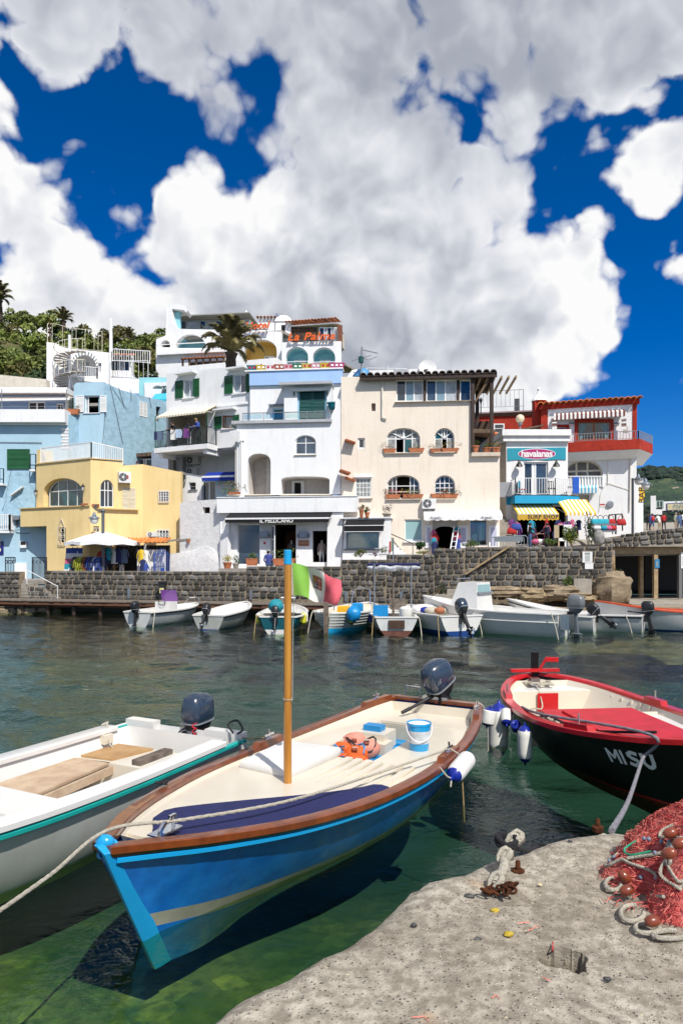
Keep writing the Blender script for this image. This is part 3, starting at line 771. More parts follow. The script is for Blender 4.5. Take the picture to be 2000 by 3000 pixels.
def tst(parent,W,s0,s1,z,o_top,o_bot,drop,name='roof_tile',pitch=.24,rows=1,m=None):
 """rounded roof tiles in rows down a slope, each its own piece"""
 prof=[(cos(a),sin(a))for a in[pi*k/6 for k in range(7)]]
 n=int((s1-s0)/pitch)
 for r in range(rows):
  oa,ob=lp(o_top,o_bot,r/rows),lp(o_top,o_bot,(r+1)/rows)+.03
  za,zb_=z-drop*r/rows,z-drop*(r+1)/rows
  me=None
  for i in range(n):
   c=s0+(i+.5)*(s1-s0)/n
   if me is None:
    mb=MB();w=pitch*.47
    A=[W.pt((c+x*w*.9,za+y*w*.75+.02),oa)for x,y in prof];B=[W.pt((c+x*w,zb_+y*w*.8),ob)for x,y in prof]
    A2=[W.pt((c+x*w*.72,za+y*w*.5),oa)for x,y in reversed(prof)];B2=[W.pt((c+x*w*.8,zb_+y*w*.6-.01),ob)for x,y in reversed(prof)]
    mb.loft([A+A2,B+B2]);o=mb.bd(name,m or M.roof_tile,parent);me=o.data;first=c
   else:
    o=bpy.data.objects.new(name,me);COL.objects.link(o);att(o,parent)
    o.location=W.t*(c-first)+V((rng.uniform(-.01,.01),rng.uniform(-.01,.01),rng.uniform(-.012,.012)))
def awning(name,label,W,s0,s1,z0,out,drop,cols,stripes,valance=.22,scallop=0,cat='awning',thick=.02,parent=None,group=None,sides=True):
 """sloping cloth awning built stripe by stripe with a hanging valance"""
 t=th_(name,label,cat,W.pt(((s0+s1)/2,z0)),group)
 for k,cm in enumerate(cols):
  mb=MB()
  for i in range(stripes):
   if i%len(cols)!=k:continue
   a,b=lp(s0,s1,i/stripes),lp(s0,s1,(i+1)/stripes)
   mb.hexa([W.pt((a,z0),0.03),W.pt((b,z0),.03),W.pt((b,z0-drop),out),W.pt((a,z0-drop),out),W.pt((a,z0+thick),.03),W.pt((b,z0+thick),.03),W.pt((b,z0-drop+thick),out),W.pt((a,z0-drop+thick),out)])
   if valance:
    zb=z0-drop-valance
    lo=[(a,z0-drop),(a,zb)]+([((a+b)/2-(b-a)*.25,zb-scallop*.8),((a+b)/2,zb-scallop),((a+b)/2+(b-a)*.25,zb-scallop*.8)]if scallop else[])+[(b,zb),(b,z0-drop)]
    mb.prism([W.pt(q,out+.002)for q in lo],-W.n*.015)
  mb.bd('cloth',cm,t)
 if sides:
  mb=MB()
  for s in(s0+.04,s1-.04):mb.bar(W.pt((s,z0-drop*.35-.25),.02),W.pt((s,z0-drop+.0),out-.04),.03)
  mb.bar(W.pt((s0,z0-drop-.012),out-.02),W.pt((s1,z0-drop-.012),out-.02),.035);mb.bd('frame',M.white_metal,t)
 return t
 # ---- small furniture of facades
def ac_unit(label,W,loop_px,out=.36,group='air conditioner outdoor units on the facades',fan=.34):
 (s0,z0),(s1,z1)=W.sz(loop_px[0],loop_px[3],out),W.sz(loop_px[2],loop_px[1],out)
 c=((s0+s1)/2,z0);t=th_('air_conditioner',label,'air conditioner',W.pt(c),group)
 mb=MB();W.box(mb,s0,s1,z0,z1,.06,out);mb.bd('casing',M.ac_white,t)
 w=s1-s0;h=z1-z0;cc=(s0+w*fan,(z0+z1)/2);r=min(h*.42,w*.34)
 ring=[W.pt((cc[0]+r*cos(a),cc[1]+r*sin(a)),out)for a in[2*pi*k/18 for k in range(18)]]
 mb=MB();mb.prism(ring,W.n*.012);mb.bd('fan_grille',pl_('ac_grille',(.10,.10,.11),.5),t)
 mb=MB();rr=r*.28;mb.prism([W.pt((cc[0]+rr*cos(a),cc[1]+rr*sin(a)),out+.012)for a in[2*pi*k/10 for k in range(10)]],W.n*.012)
 for k in range(5):
  a=2*pi*k/5;mb.bar(W.pt((cc[0]+rr*cos(a),cc[1]+rr*sin(a)),out+.016),W.pt((cc[0]+r*cos(a),cc[1]+r*sin(a)),out+.016),.02,.01)
 mb.bd('fan_hub',M.ac_white,t)
 mb=MB()
 for s in(s0+w*.15,s1-w*.15):W.box(mb,s-.02,s+.02,z0-.05,z0-.003,.0,out)
 mb.bd('bracket',M.steel,t);return t
def wall_lamp(label,W,u,v,group='black wall lanterns on the yellow house',s=1.0):
 q=W.sz(u,v);t=th_('wall_lamp',label,'lamp',W.pt((q[0],q[1]-.16*s)),group);o=W.pt(q,.16*s)
 mb=MB();mb.lathe([(.02*s,-.2*s),(.05*s,-.18*s),(.055*s,-.15*s)],o,6);mb.lathe([(.14*s,.12*s),(.11*s,.16*s),(.03*s,.25*s),(.015*s,.32*s)],o,6)
 for k in range(6):
  a=pi*k/3;mb.bar(o+V((.05*s*cos(a),.05*s*sin(a),-.16*s)),o+V((.12*s*cos(a),.12*s*sin(a),.13*s)),.014*s)
 mb.bar(o+V((0,0,.2*s)),W.pt((q[0],q[1]+.2*s),0),.025*s);mb.bd('lantern_frame',M.black_iron,t)
 mb=MB();mb.lathe([(.045*s,-.15*s),(.10*s,.12*s)],o,6);mb.bd('lamp_glass',pl_('milk_glass',(.75,.74,.70),.3),t);return t
LEAF=[pl_('leaf_bright',(.10,.16,.02),.7,var=.25,vs=6,objrand=.25),pl_('leaf_deep',(.03,.075,.018),.65,var=.25,vs=6,objrand=.25),pl_('leaf_yellow',(.30,.28,.02),.7,var=.2,vs=8),pl_('flower_red',(.45,.03,.05),.7),pl_('flower_yellow',(.65,.45,.02),.7),pl_('flower_pink',(.40,.06,.22),.7),pl_('leaf_dry',(.20,.13,.05),.8),pl_('flower_white',(.6,.62,.45),.8)]
def lcl(mb,c,r,n,size,mi=0,rr=rng,hollow=.45,flat=0.0):
 """many leaf sized faces spread through an uneven crown"""
 c=V(c);r=r if isinstance(r,(tuple,list))else(r,r,r);lumps=[]
 for k in range(7):
  d=V((rr.gauss(0,1),rr.gauss(0,1),rr.gauss(0,.8))).normalized();lumps.append((V((d.x*r[0],d.y*r[1],d.z*r[2]))*rr.uniform(.35,.75),rr.uniform(.35,.6)))
 for k in range(n):
  o,lr=rr.choice(lumps);d=V((rr.gauss(0,1),rr.gauss(0,1),rr.gauss(0,1))).normalized()*(rr.uniform(hollow,1)**.6)*lr
  p=c+o+V((d.x*r[0],d.y*r[1],d.z*r[2]));a=V((rr.gauss(0,1),rr.gauss(0,1),rr.gauss(0,1)*(1-flat))).normalized();b=a.orthogonal().normalized()
  b=Matrix.Rotation(rr.uniform(0,6.28),3,a)@b;L=size*rr.uniform(.6,1.3)
  mb.add([p-a*L*.5,p+b*L*.24,p+a*L*.5,p-b*L*.24],[(0,1,2,3)],mi)
def pot_mesh(parent,r,h,m=None,o=(0,0,0),square=None):
 mb=MB();o=V(o)
 if square:
  w,d=square;k=.86
  mb.loft([[o+V((x*a/2,y*b/2,z))for x,y in((-1,-1),(1,-1),(1,1),(-1,1))]for a,b,z in((w*k,d*k,0),(w,d,h*.86),(w*1.05,d*1.08,h*.86),(w*1.05,d*1.08,h),(w*.93,d*.9,h),(w*.9,d*.85,h*.9))])
 else:mb.lathe([(r*.68,0),(r*.95,h*.82),(r*1.08,h*.82),(r*1.08,h),(r*.92,h),(r*.88,h*.88)],o,14)
 return mb.bd('pot',m or M.terracotta,parent,30)
def ppt(label,loc,r=.18,h=.3,leaf=0,lr=None,n=160,square=None,pm=None,group='potted plants on the sills and terraces',flower=None,size=.07,tall=None):
 loc=V(loc);t=th_('potted_plant',label,'potted plant',loc,group);pot_mesh(t,r,h,pm,loc,square)
 if leaf is not None:
  lr=lr or r*1.3;R3=(lr*(square[0]/(2*r)if square else 1),lr,tall or lr)
  mb=MB();lcl(mb,loc+V((0,0,h+R3[2]*.6)),R3,n,size);mb.bd('foliage',LEAF[leaf],t)
  if flower is not None:mb=MB();lcl(mb,loc+V((0,0,h+R3[2]*.75)),tuple(x*1.05 for x in R3),n//4,size*.8,hollow=.9);mb.bd('flowers',LEAF[flower],t)
 return t
Yc=43.8
YA=Wall((107,46.4),(266,Yc));YB=Wall((266,Yc),(418,45.4));YD=Wall((418,45.4),(530,45.0))
yh=th_('house','yellow house with a roof terrace, arched windows and shop under it','house',(-16.5,46.5,1.85))
outer=YA.loop(c2(302,690,742,690,745,292,305,341));L_=YA.L
outer=[(0,outer[0][1]),(L_,outer[1][1]),(L_,outer[2][1]),(0,YA.sz(107,1361)[1])]
zroof=outer[2][1];outer[3]=(0,zroof)
ha=YA.loop(carch(c2,357,682,450,580,683,14,2.1))
panel('wall',YA,outer,[ha],M.yellow_stucco,yh,.35,.42)
wl=YA.loop(carch(c2,391,682,455,575,681,14,2.1))
wn(yh,YA,YA.loop(carch(c2,372,680,452,578,682,14,2.1)),(.24,.5,.76),(.60,),off=-.33,fw=.07,glass=M.glass_teal)
YL=Wall(YA.pt((-.9,0),.55),YA.pt((YA.L-.02,0),.04),False)
zl=YA.sz(266,1483)[1];zent=YL.sz(100,1542)[1]
lo=[(0,zent),(YL.sz(137,1542)[0],zent),(YL.sz(137,1680)[0],1.4),(YL.L,1.4),(YL.L,zl),(0,zl)]
panel('lower_wall',YL,lo,[YL.loop(cq(c2,484,855,540,975))],M.yellow_stucco,yh,.5,.2)
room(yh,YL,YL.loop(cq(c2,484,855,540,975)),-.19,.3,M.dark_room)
mb=MB();YL.box(mb,-.06,YL.L,zl,zl+.07,-.6,.09);mb.bd('ledge',pl_('yellow_ledge',(.62,.44,.20),.85),yh)
mb=MB();pts=[YL.pt((0,0),0)+V((.5,.0,0))+V((cos(a)*.52,sin(a)*.6+.55,0))for a in[pi+pi/2*k/6 for k in range(7)]]+[YL.pt((.6,0),-.8),YL.pt((0,0),-1.2)]
mb.prism([V((p.x,p.y,zent))for p in pts],(0,0,zl-zent));mb.bd('rounded_corner',M.yellow_stucco,yh,40)
a=YL.pt((0,0),-.55);b=YL.pt((YL.sz(137,1600)[0],0),-.52)
mb=MB();mb.box(a.x-.1,b.x,a.y+.9,a.y+1.0,1.4,zent);mb.bd('entrance_wall',WS_,yh)
mb=MB();mb.box(b.x-.9,b.x-.15,a.y+.85,a.y+.89,1.5,zent-.5);mb.bd('entrance_door',M.brown_room,yh)
outer=[(0,1.4),(YB.L,1.4),YB.sz(418,1360),YB.sz(361,1364),(YB.sz(361,1362)[0]-.02,YB.sz(361,1356)[1]),(0,zroof)]
hb=YB.loop(carch(c2,822,932,462,540,688));hs=YB.loop(cq(c2,1008,533,1113,705));hl=YB.loop(cq(c2,765,845,815,985));
hshop=YB.loop(cq(c2,880,995,1140,1235))
panel('wall',YB,outer,[hb,hl],M.yellow_stucco,yh,.35,.25)
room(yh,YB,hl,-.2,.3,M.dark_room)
wn(yh,YB,hb,(.36,.64),(.62,),off=-.1,fw=.05,glass=M.glass)
(q0,q1)=YB.sz(*c2(1006,703)),YB.sz(*c2(1114,533));mid=(q0[0]+q1[0])/2
cw=pl_('cream_shutter',(.66,.58,.42),.6)
slt(yh,YB,q0[0],mid-.01,q0[1],q1[1],.05,cw);slt(yh,YB,mid+.01,q1[0],q0[1],q1[1],.05,cw)
q0,q1=YB.sz(*c2(800,690)),YB.sz(*c2(1133,716));mb=MB();YB.box(mb,q0[0],q1[0],q1[1]-.0,q1[1]+.07,0,.22);mb.bd('ledge',M.yellow_ledge,yh)
outer=[(0,1.4),(YD.L,1.4),YD.sz(530,1383),YD.sz(418,1360)]
h1=YD.loop(cq(c2,1306,560,1388,640));h2=YD.loop(cq(c2,1290,878,1388,955))
panel('wall',YD,outer,[h1,h2],M.yellow_stucco,yh,.35,.25)
for h in(h1,h2):room(yh,YD,h,-.2,.3,M.dark_room)
def grille(W,loop,mat_,parent,off=.08,n=4,point=False):
 (s0,z0),(s1,z1)=loop[0],loop[2];z0,z1=min(z0,z1),max(z0,z1);mb=MB();w=.035
 for k in range(n+1):
  s=lp(s0,s1,k/n);mb.bar(W.pt((s,z0-.08),off),W.pt((s,z1+.05),off),w*.8)
 for z in(z0-.08,(z0+z1)/2,z1+.05):mb.bar(W.pt((s0,z),off),W.pt((s1,z),off),w)
 for k in range(n):
  c=(lp(s0,s1,(k+.5)/n));r=(s1-s0)/n*.45;m_=max(1,int((z1-z0)/(2*r)))
  for j in range(m_):
   zc=lp(z0,z1,(j+.5)/m_);mb.tube([W.pt((c+r*cos(a),zc+r*sin(a)),off+.01)for a in[2*pi*i/8 for i in range(8)]],.014,4,closed=True)
 for s in(s0,s1):mb.bar(W.pt((s,z0),0),W.pt((s,z0),off),w*.7);mb.bar(W.pt((s,z1),0),W.pt((s,z1),off),w*.7)
 if point:
  mb.bar(W.pt((s0,z1+.05),off),W.pt(((s0+s1)/2,z1+.6),off),w);mb.bar(W.pt((s1,z1+.05),off),W.pt(((s0+s1)/2,z1+.6),off),w)
 mb.bd('window_grille',mat_,parent)
grille(YD,h1,M.white_metal,yh,n=4);grille(YD,h2,M.white_metal,yh,n=4)
grille(YL,YL.loop(cq(c2,484,855,540,990)),M.cream_iron,yh,n=2,point=True);grille(YB,YB.loop(cq(c2,765,865,815,985)),M.cream_iron,yh,n=2)
mb=MB();roofslab(mb,[YA.pt((0,0),-.2),YA.pt((YA.L,0),-.2),YB.pt((YB.L*.62,0),-.2),(-15.2,50),(-20.5,50)],zroof-.25,zroof-.12);roofslab(mb,[YB.pt((YB.L*.6,0),-.25),YB.pt((YB.L,0),-.25),YD.pt((YD.L,0),-.2),(-10.4,46.3),(-14.8,50)],zroof-.8,zroof-.62);mb.bd('roof',M.paving,yh)
mb=MB()
for W_,s1_ in((YA,YA.L),(YB,YB.L*.61)):W_.box(mb,-.03,s1_,zroof,zroof+.06,-.38,.07)
mb.bd('coping',M.yellow_ledge,yh)
mb=MB();W_=YA;W_.box(mb,0,.3,zroof,zroof+1.0,-4,-.05);mb.bd('parapet',M.yellow_stucco,yh)
rail=th_('railing','white balustrade railing round the yellow roof terrace','railing',YA.pt((YA.L,zroof)))
mb=MB();rlg(mb,[YA.pt((.35,zroof+.06),-.12),YA.pt((YA.L-.05,zroof+.06),-.1),YB.pt((YB.L*.62,zroof-.22),-.12)],1.03,.115,.018,.03);mb.bd('balusters',M.white_paint,rail)
wall_lamp('left of the two black lanterns beside the big arched window of the yellow house',YA,111,1446);wall_lamp('right of the two black lanterns beside the big arched window of the yellow house',YA,249,1432)
t=ac_unit('white air conditioner with red label on the upper yellow wall',YB,(349,1383,385,1413),.42)
q0=YB.sz(*c2(1032,455),.43);q1=YB.sz(*c2(1056,427),.43);mb=MB();YB.box(mb,q0[0],q1[0],q0[1],q1[1],.422,.430);mb.bd('label_plate',pl_('label_red',(.5,.02,.02)),t)
ac_unit('small white air conditioner on the roof edge beside the grille above the shop',YD,(430,1558,459,1572),.5)
for u,v,lab in((249,1480,'empty terracotta tray at the right end of the yellow arched window ledge'),(281,1482,'empty terracotta tray on the ledge right of the yellow house corner')):
 W_=YA if u<266 else YB;p=W_.uv(u,v+1,.1);ppt(lab,p,.2,.13,None,square=(.42,.2))
BL=Wall((-160,47.2),(202,47.2));BU=Wall((-160,49.4),(220,49.4))
bh=th_('house','pale blue house at the left edge with a white ledge and green shutter','house',BL.pt((3,1.8)))
zA=BL.sz(0,1241)[1];zB=BL.sz(0,1204)[1];x1=BL.sz(202,1200)[0]
hn=BL.loop(cq(c2,140,570,232,632));he=BL.loop(cq(c2,-140,600,10,745))
panel('wall',BL,[(0,1.4),(x1,1.4),(x1,zA),(0,zA)],[hn],M.blue_stucco,bh,.4,.5)
room(bh,BL,hn,-.3,.3,pl_('niche_ochre',(.55,.48,.36),.9))
q=BL.loop(c2(105,598,205,525,232,562,232,572));mb=MB();mb.hexa([BL.pt(BL.sz(*c2(104,600)),0),BL.pt(BL.sz(*c2(203,530)),0),BL.pt(BL.sz(*c2(203,530)),.35),BL.pt(BL.sz(*c2(104,600)),.35)]+[BL.pt(BL.sz(*c2(104,592)),0),BL.pt(BL.sz(*c2(203,518)),0),BL.pt(BL.sz(*c2(203,518)),.35),BL.pt(BL.sz(*c2(104,592)),.35)]);mb.bd('niche_slab',WS_,bh)
mb=MB();lo=BL.loop(c2(30,500,90,400,290,385,292,690,235,700,215,870,40,880));mb.prism([BL.pt(p_,.035)for p_ in lo],-BL.n*.03);mb.bd('rough_patch',M.blue_rough,bh)
for k in range(7):
 y=1230+k*0;q0=BL.sz(*c1(505+10*(k%2),1235+k*25));q1=BL.sz(*c1(566,1213+k*25));mb=MB();BL.box(mb,q0[0],x1+.01,q0[1],q1[1]-.03,-.1,.05);mb.bd('quoin',M.white_rough,bh)
mb=MB();BL.box(mb,0,x1-.05,zA,zB,-2.3,.55);BL.box(mb,0,x1-.05,zA-.12,zA-.003,-.4,.25);mb.bd('terrace_ledge',WS_,bh)
zT=BU.sz(0,1159)[1];zT2=BU.sz(0,1144)[1];xu=BU.sz(212,1150)[0];hw1=BU.loop(cq(c1,232,998,372,1082));hw2=BU.loop(cq(c1,462,1012,522,1084))
panel('upper_wall',BU,[(0,zB-.3),(xu-.3,zB-.3),(xu-.3,zT),(0,zT)],[hw1,hw2],pl_('slate_blue',(.22,.32,.52),.85),bh,.3,.15)
wn(bh,BU,hw1,(.5,),(),off=-.08,fw=.08,bw=.12);wn(bh,BU,hw2,(.6,),(),off=-.08,fw=.08)
mb=MB();BU.box(mb,0,xu,zT,zT2,-5,.9);mb.bd('roof',WS_,bh)
mb=MB();BU.box(mb,xu-.3,xu-.05,zB-.3,zT,-.1,.5);mb.bd('pier',pl_('cream_wall',(.66,.6,.5),.85),bh)
t=th_('retracted_awning','rolled up striped awning under the white roof of the blue house','awning',BU.pt((5,zT-.5)))
mb=MB();a=BU.sz(*c1(-300,990),1.2);b=BU.sz(*c1(575,978),1.2);mb.bar(BU.pt(a,1.2),BU.pt(b,1.2),.14,.12);mb.bd('front_bar',M.white_metal,t)
mb=MB();n=60
for i in range(n):
 sa,sb=lp(a[0],b[0],i/n),lp(a[0],b[0],(i+1)/n);za=lp(a[1],b[1],i/n)
 if i%2:mb.quad(BU.pt((sa,za+.1),1.15),BU.pt((sb,za+.1),1.15),BU.pt((sb,zT-.12),.1),BU.pt((sa,zT-.12),.1))
mb2=MB()
for i in range(0,n,2):
 sa,sb=lp(a[0],b[0],i/n),lp(a[0],b[0],(i+1)/n);za=lp(a[1],b[1],i/n)
 mb2.quad(BU.pt((sa,za+.1),1.15),BU.pt((sb,za+.1),1.15),BU.pt((sb,zT-.12),.1),BU.pt((sa,zT-.12),.1))
mb.bd('cloth',M.white_cloth,t);mb2.bd('stripe',M.brown_cloth,t)
t=th_('cable_rail','thin grey cable rail on the white ledge of the blue house','railing',BL.pt((5,zB),-.2))
mb=MB()
for u in(6,196):p=BL.uv(u,1204,-.2);mb.tube([p,p+V((0,0,1.5))],.035,6)
for dz in(.35,.7,1.05):mb.tube([BL.pt((0,zB+dz),-.2),BL.pt((x1-.15,zB+dz),-.2)],.012,4)
mb.bd('rail',pl_('dull_steel',(.2,.22,.25),.5),t)
q0,q1=BL.sz(*c2(65,375)),BL.sz(*c2(250,213));slt(bh,BL,q0[0],q1[0],q0[1],q1[1],.09,M.green_shutter)
for(xa,ya,xb,yb,lab)in((250,255,296,378,'short black railing right of the green shutter on the blue house'),(-60,372,32,492,'black railing at the left edge below the green shutter')):
 q0,q1=BL.sz(*c2(xa,yb),.5),BL.sz(*c2(xb,ya),.5);t=th_('railing',lab,'railing',BL.pt(q0,.5));mb=MB();rlg(mb,[BL.pt((q0[0],q0[1]),.5),BL.pt((q1[0],q0[1]),.5)],q1[1]-q0[1],.2,.016,.02);mb.bd('bars',M.black_iron,t)
 mb=MB();BL.box(mb,q0[0],q1[0],q0[1]-.14,q0[1]-.004,0,.6);mb.bd('slab',WS_,t)
q0,q1=BL.sz(*c2(-120,882),.6),BL.sz(*c2(84,750),.6);t=th_('balcony','small white balustrade balcony of the blue house at the left edge','balcony',BL.pt(q0))
mb=MB();BL.box(mb,q0[0],q1[0],q0[1]-.15,q0[1]-.003,0,.7);mb.bd('slab',WS_,t)
mb=MB();rlg(mb,[BL.pt(q0,.62),BL.pt((q1[0],q0[1]),.62),BL.pt((q1[0],q0[1]),.03)],q1[1]-q0[1],.14,.028,.03);mb.bd('balusters',M.white_metal,t)
q0,q1=BL.sz(*c2(100,792),.3),BL.sz(*c2(162,757),.3);t=th_('floodlight','grey floodlight box on the blue wall beside the balustrade balcony','lamp',BL.pt(q0));mb=MB();BL.box(mb,q0[0],q1[0],q0[1],q1[1],.05,.35);mb.bd('housing',M.dull_steel,t);mb=MB();W_=BL;W_.box(mb,(q0[0]+q1[0])/2-.05,(q0[0]+q1[0])/2+.05,q0[1]-.45,q0[1]-.003,0,.12);mb.bd('arm',M.grey_iron,t)
q0,q1=BL.sz(*c2(166,1022),.2),BL.sz(*c2(216,966),.2);t=th_('meter_box','white meter box on the blue wall left of the entrance gate','box',BL.pt(q0));mb=MB();BL.box(mb,q0[0],q1[0],q0[1],q1[1],0,.22);mb.bd('box',M.white_paint,t);mb=MB();BL.box(mb,q0[0]+.05,q0[0]+.4,q0[1]+.2,q0[1]+.45,.221,.228);mb.bd('dial',M.black_iron,t)
q0,q1=BL.sz(*c2(-30,1080),.05),BL.sz(*c2(30,968),.05);t=th_('tile_sign','dark blue painted tile sign at the left edge of the blue house','sign',BL.pt(q0));mb=MB();BL.box(mb,q0[0],q1[0],q0[1],q1[1],0,.05);mb.bd('plate',pl_('sign_navy',(.01,.015,.16),.35),t)
mb=MB();[mb.prism([BL.pt((q1[0]-.33+.18*cos(a)*sc,q0[1]+h_+.17*sin(a)*sc),.051)for a in[2*pi*k/9 for k in range(9)]],BL.n*.004)for sc,h_ in((1.0,.35),(.8,.72),(.9,1.0))];mb.bd('flower_motif',pl_('motif_cream',(.7,.65,.4),.5),t)
for(xa,xb,lab)in((42,122,'black iron gate leaf at the left edge of the blue house'),(258,376,'black iron double gate in the entrance under the yellow house')):
 W_=BL if xa<200 else YL;q0,q1=W_.sz(*c2(xa,1212),.1),W_.sz(*c2(xb,1100),.1);t=th_('iron_gate',lab,'gate',W_.pt(q0));mb=MB();rlg(mb,[W_.pt((q0[0],1.85),.0),W_.pt((q1[0],1.85),.0)],q1[1]-1.85,.11,.016,.022);
 for k in range(4):s=lp(q0[0],q1[0],(k+.5)/4);mb.tube([W_.pt((s+.1*cos(a),q1[1]-.3+.1*sin(a)),.02)for a in[pi*i/4 for i in range(8)]],.014,4,closed=True)
 mb.bd('bars',M.black_iron,t)
mb=MB();q0,q1=BL.sz(*c2(130,1215)),BL.sz(*c2(226,1146));BL.box(mb,q0[0],q1[0],1.4,q1[1],0,.12);mb.bd('plinth',WS_,bh)
mb=MB();pts=[BL.uv(*c2(x,y),.03)for x,y in((95,385),(80,460),(60,560),(50,640),(20,720))];mb.tube(pts,.012,5);mb.tube([BL.uv(*c2(x,y),.05)for x,y in((130,890),(190,905),(245,900))],.02,5);mb.tube([BL.uv(*c2(x,y),.05)for x,y in((0,155),(345,160))],.02,5);mb.bd('cable',M.black_iron,bh)
RW=Wall((-40,57.5),(142,57));t=th_('retaining_wall','pale plastered retaining wall below the hillside at the left','wall',RW.pt((2,14)))
mb=MB();lo=[RW.sz(-40,1175),RW.sz(140,1175),RW.sz(136,1111),RW.sz(-40,1094)];mb.prism([RW.pt(p_)for p_ in lo],-RW.n*.6);mb.bd('wall',pl_('cream_wall',(.66,.6,.5),.85),t)
RA=Wall((217,48.2),(305,48.0));RB=Wall((305,48.0),(500,54.5))
rb=th_('house','rough blue plastered house with open white shutters','house',RA.pt((1,6)))
zt=RA.sz(260,1120)[1];hw=RA.loop(cq(c1,693,948,822,1095))
panel('wall',RA,[(0,4),(RA.L,4),(RA.L,zt),(.2,zt),(0,zt-.2)],[hw],M.blue_stucco,rb,.4,.3)
wn(rb,RA,hw,(.16,),(),off=-.16,fw=.07,gone={(1,0)},glass=M.curtain)
q0,q1=RA.sz(*c1(624,1086)),RA.sz(*c1(692,950));slt(rb,RA,q0[0],q1[0],q0[1],q1[1],.06,M.white_paint);q0,q1=RA.sz(*c1(823,1086)),RA.sz(*c1(877,948));slt(rb,RA,q0[0],min(q1[0],RA.L+.25),q0[1],q1[1],.06,M.white_paint)
mb=MB();q0,q1=RA.sz(*c1(686,1098)),RA.sz(*c1(826,1090));RA.box(mb,q0[0],q1[0],q0[1],q1[1],0,.08);mb.bd('sill',WS_,rb)
h1=RB.loop(cq(c1,1146,1012,1208,1114));h2=RB.loop(c1(1282,1158,1318,1165,1318,1044,1282,1036))
panel('rough_wall',RB,[(0,4),(RB.L,4),RB.sz(500,1192),RB.sz(*c1(1380,1000)),RB.sz(*c1(1250,972)),RB.sz(*c1(1000,905)),RB.sz(*c1(920,870)),(0,zt)],[h1,h2],M.blue_rough,rb,.5,.3)
room(rb,RB,h2,-.2,.5,M.grey_room);wn(rb,RB,h1,(.5,),(),off=-.12,fw=.05,glass=M.white_paint)
q0,q1=RB.sz(*c1(1146,1114)),RB.sz(*c1(1208,1012));m_=(q0[0]+q1[0])/2;slt(rb,RB,q0[0],m_-.01,q0[1],q1[1],.03,M.white_paint);slt(rb,RB,m_+.01,q1[0],q0[1],q1[1],.03,M.white_paint)
mb=MB();roofslab(mb,[RA.pt((0,0),-.3),RA.pt((RA.L,0),-.3),RB.pt((RB.L,0),-.4),(-14,58),(-19,58)],zt-1.6,zt-1.4);mb.bd('roof',M.paving,rb)
mb=MB();mb.box(RA.pt((0,0)).x-.02,RA.pt((0,0)).x+.3,48.3,56,4,zt-.3);mb.bd('side_wall',M.blue_rough,rb)
mb=MB()
for pa,pb in(((905,860),(1010,1345)),((920,880),(1040,1060)),((975,880),(1020,1040)),((1075,900),(1078,1000)),((1225,960),(1245,1050)),((865,1070),(845,1340))):mb.tube([RB.uv(*c1(*pa),.05),RB.uv(*c1(*pb),.05)],.016,4)
mb.bd('cable',M.grey_iron,rb)
SP=Wall(BL.pt((x1,0),.1),V((RA.pt((.6,0)).x,48.9,0)),False)
t=th_('stair_parapet','rough blue stair parapet between the two blue houses','wall',SP.pt((.5,8)))
mb=MB();mb.prism([SP.pt(q)for q in[(0,4),(SP.L,4),(SP.L,SP.sz(245,1236)[1]),SP.sz(203,1214)]],-SP.n*.3);mb.bd('wall',M.blue_rough,t)
ppt('terracotta planter with spilling green plant beside the open white shutter',SP.uv(212,1214,-.2)+V((0,0,.0)),.25,.35,1,.45,160,square=(1.0,.3));ppt('round plant on the right of the spilling planter at the blue stair',SP.uv(222,1215,-.1),.14,.2,1,.3,120)
SH=Wall((136,58),(326,60));sh=th_('house','white hillside house with an arched striped awning and outdoor spiral stair','house',SH.pt((3,16)))
ha=SH.loop(carch(c1,582,806,590,700,790));hd1=SH.loop(cq(c1,517,655,543,722));hd2=SH.loop(cq(c1,808,680,834,755))
SO=SH.loop(c1(382,960,915,960,908,598,660,572,560,562,470,535,385,530))
panel('wall',SH,SO,[ha,hd1,hd2],WS_,sh,.4,.6)
for h in(hd1,hd2):wn(sh,SH,h,(.5,),(),off=-.2,fw=.05,glass=M.glass_blue)
room(sh,SH,ha,-.55,1.0,WS_);mb=MB();q=SH.loop(cq(c1,685,640,735,780));mb.prism([SH.pt(p_,-1.45)for p_ in q],-SH.n*.05);mb.bd('door',M.curtain,sh)
mb=MB();q0,q1=SH.sz(*c1(385,960)),SH.sz(*c1(468,528));SH.box(mb,q0[0],q1[0],q0[1],q1[1],-.6,.3);SH.box(mb,q0[0]+.75,q0[0]+.95,q0[1],q1[1]-.1,.3,.36);mb.bd('pillar',WS_,sh)
t=th_('arched_awning','scalloped grey and white arched awning of the spiral stair house','awning',SH.uv(240,1060));A=SH.loop(carch(c1,582,806,590,700,760))[2:]
for k,m_ in((0,M.white_cloth),(1,pl_('awning_grey',(.18,.22,.23),.8))):
 mb=MB()
 for i in range(len(A)-1):
  for h in(0,1):
   if(i*2+h)%2!=k:continue
   pa,pb=(lp(A[i][j],A[i+1][j],h/2)for j in(0,1)),(lp(A[i][j],A[i+1][j],h/2+.5)for j in(0,1));pa,pb=tuple(pa),tuple(pb)
   cx_=(A[0][0]+A[-1][0])/2;cz_=A[0][1]-1;ins=lambda p_:(lp(p_[0],cx_,.16),lp(p_[1],cz_,.16))
   mb.prism([SH.pt(pa,.12),SH.pt(pb,.12),SH.pt(ins(pb),.14),SH.pt(ins(pa),.14)],SH.n*.02)
 mb.bd('cloth',m_,t)
t=th_('balcony','curved white iron balcony under the arched striped awning','balcony',SH.uv(250,1110));q0,q1=SH.sz(*c1(645,800),.7),SH.sz(*c1(800,720),.7)
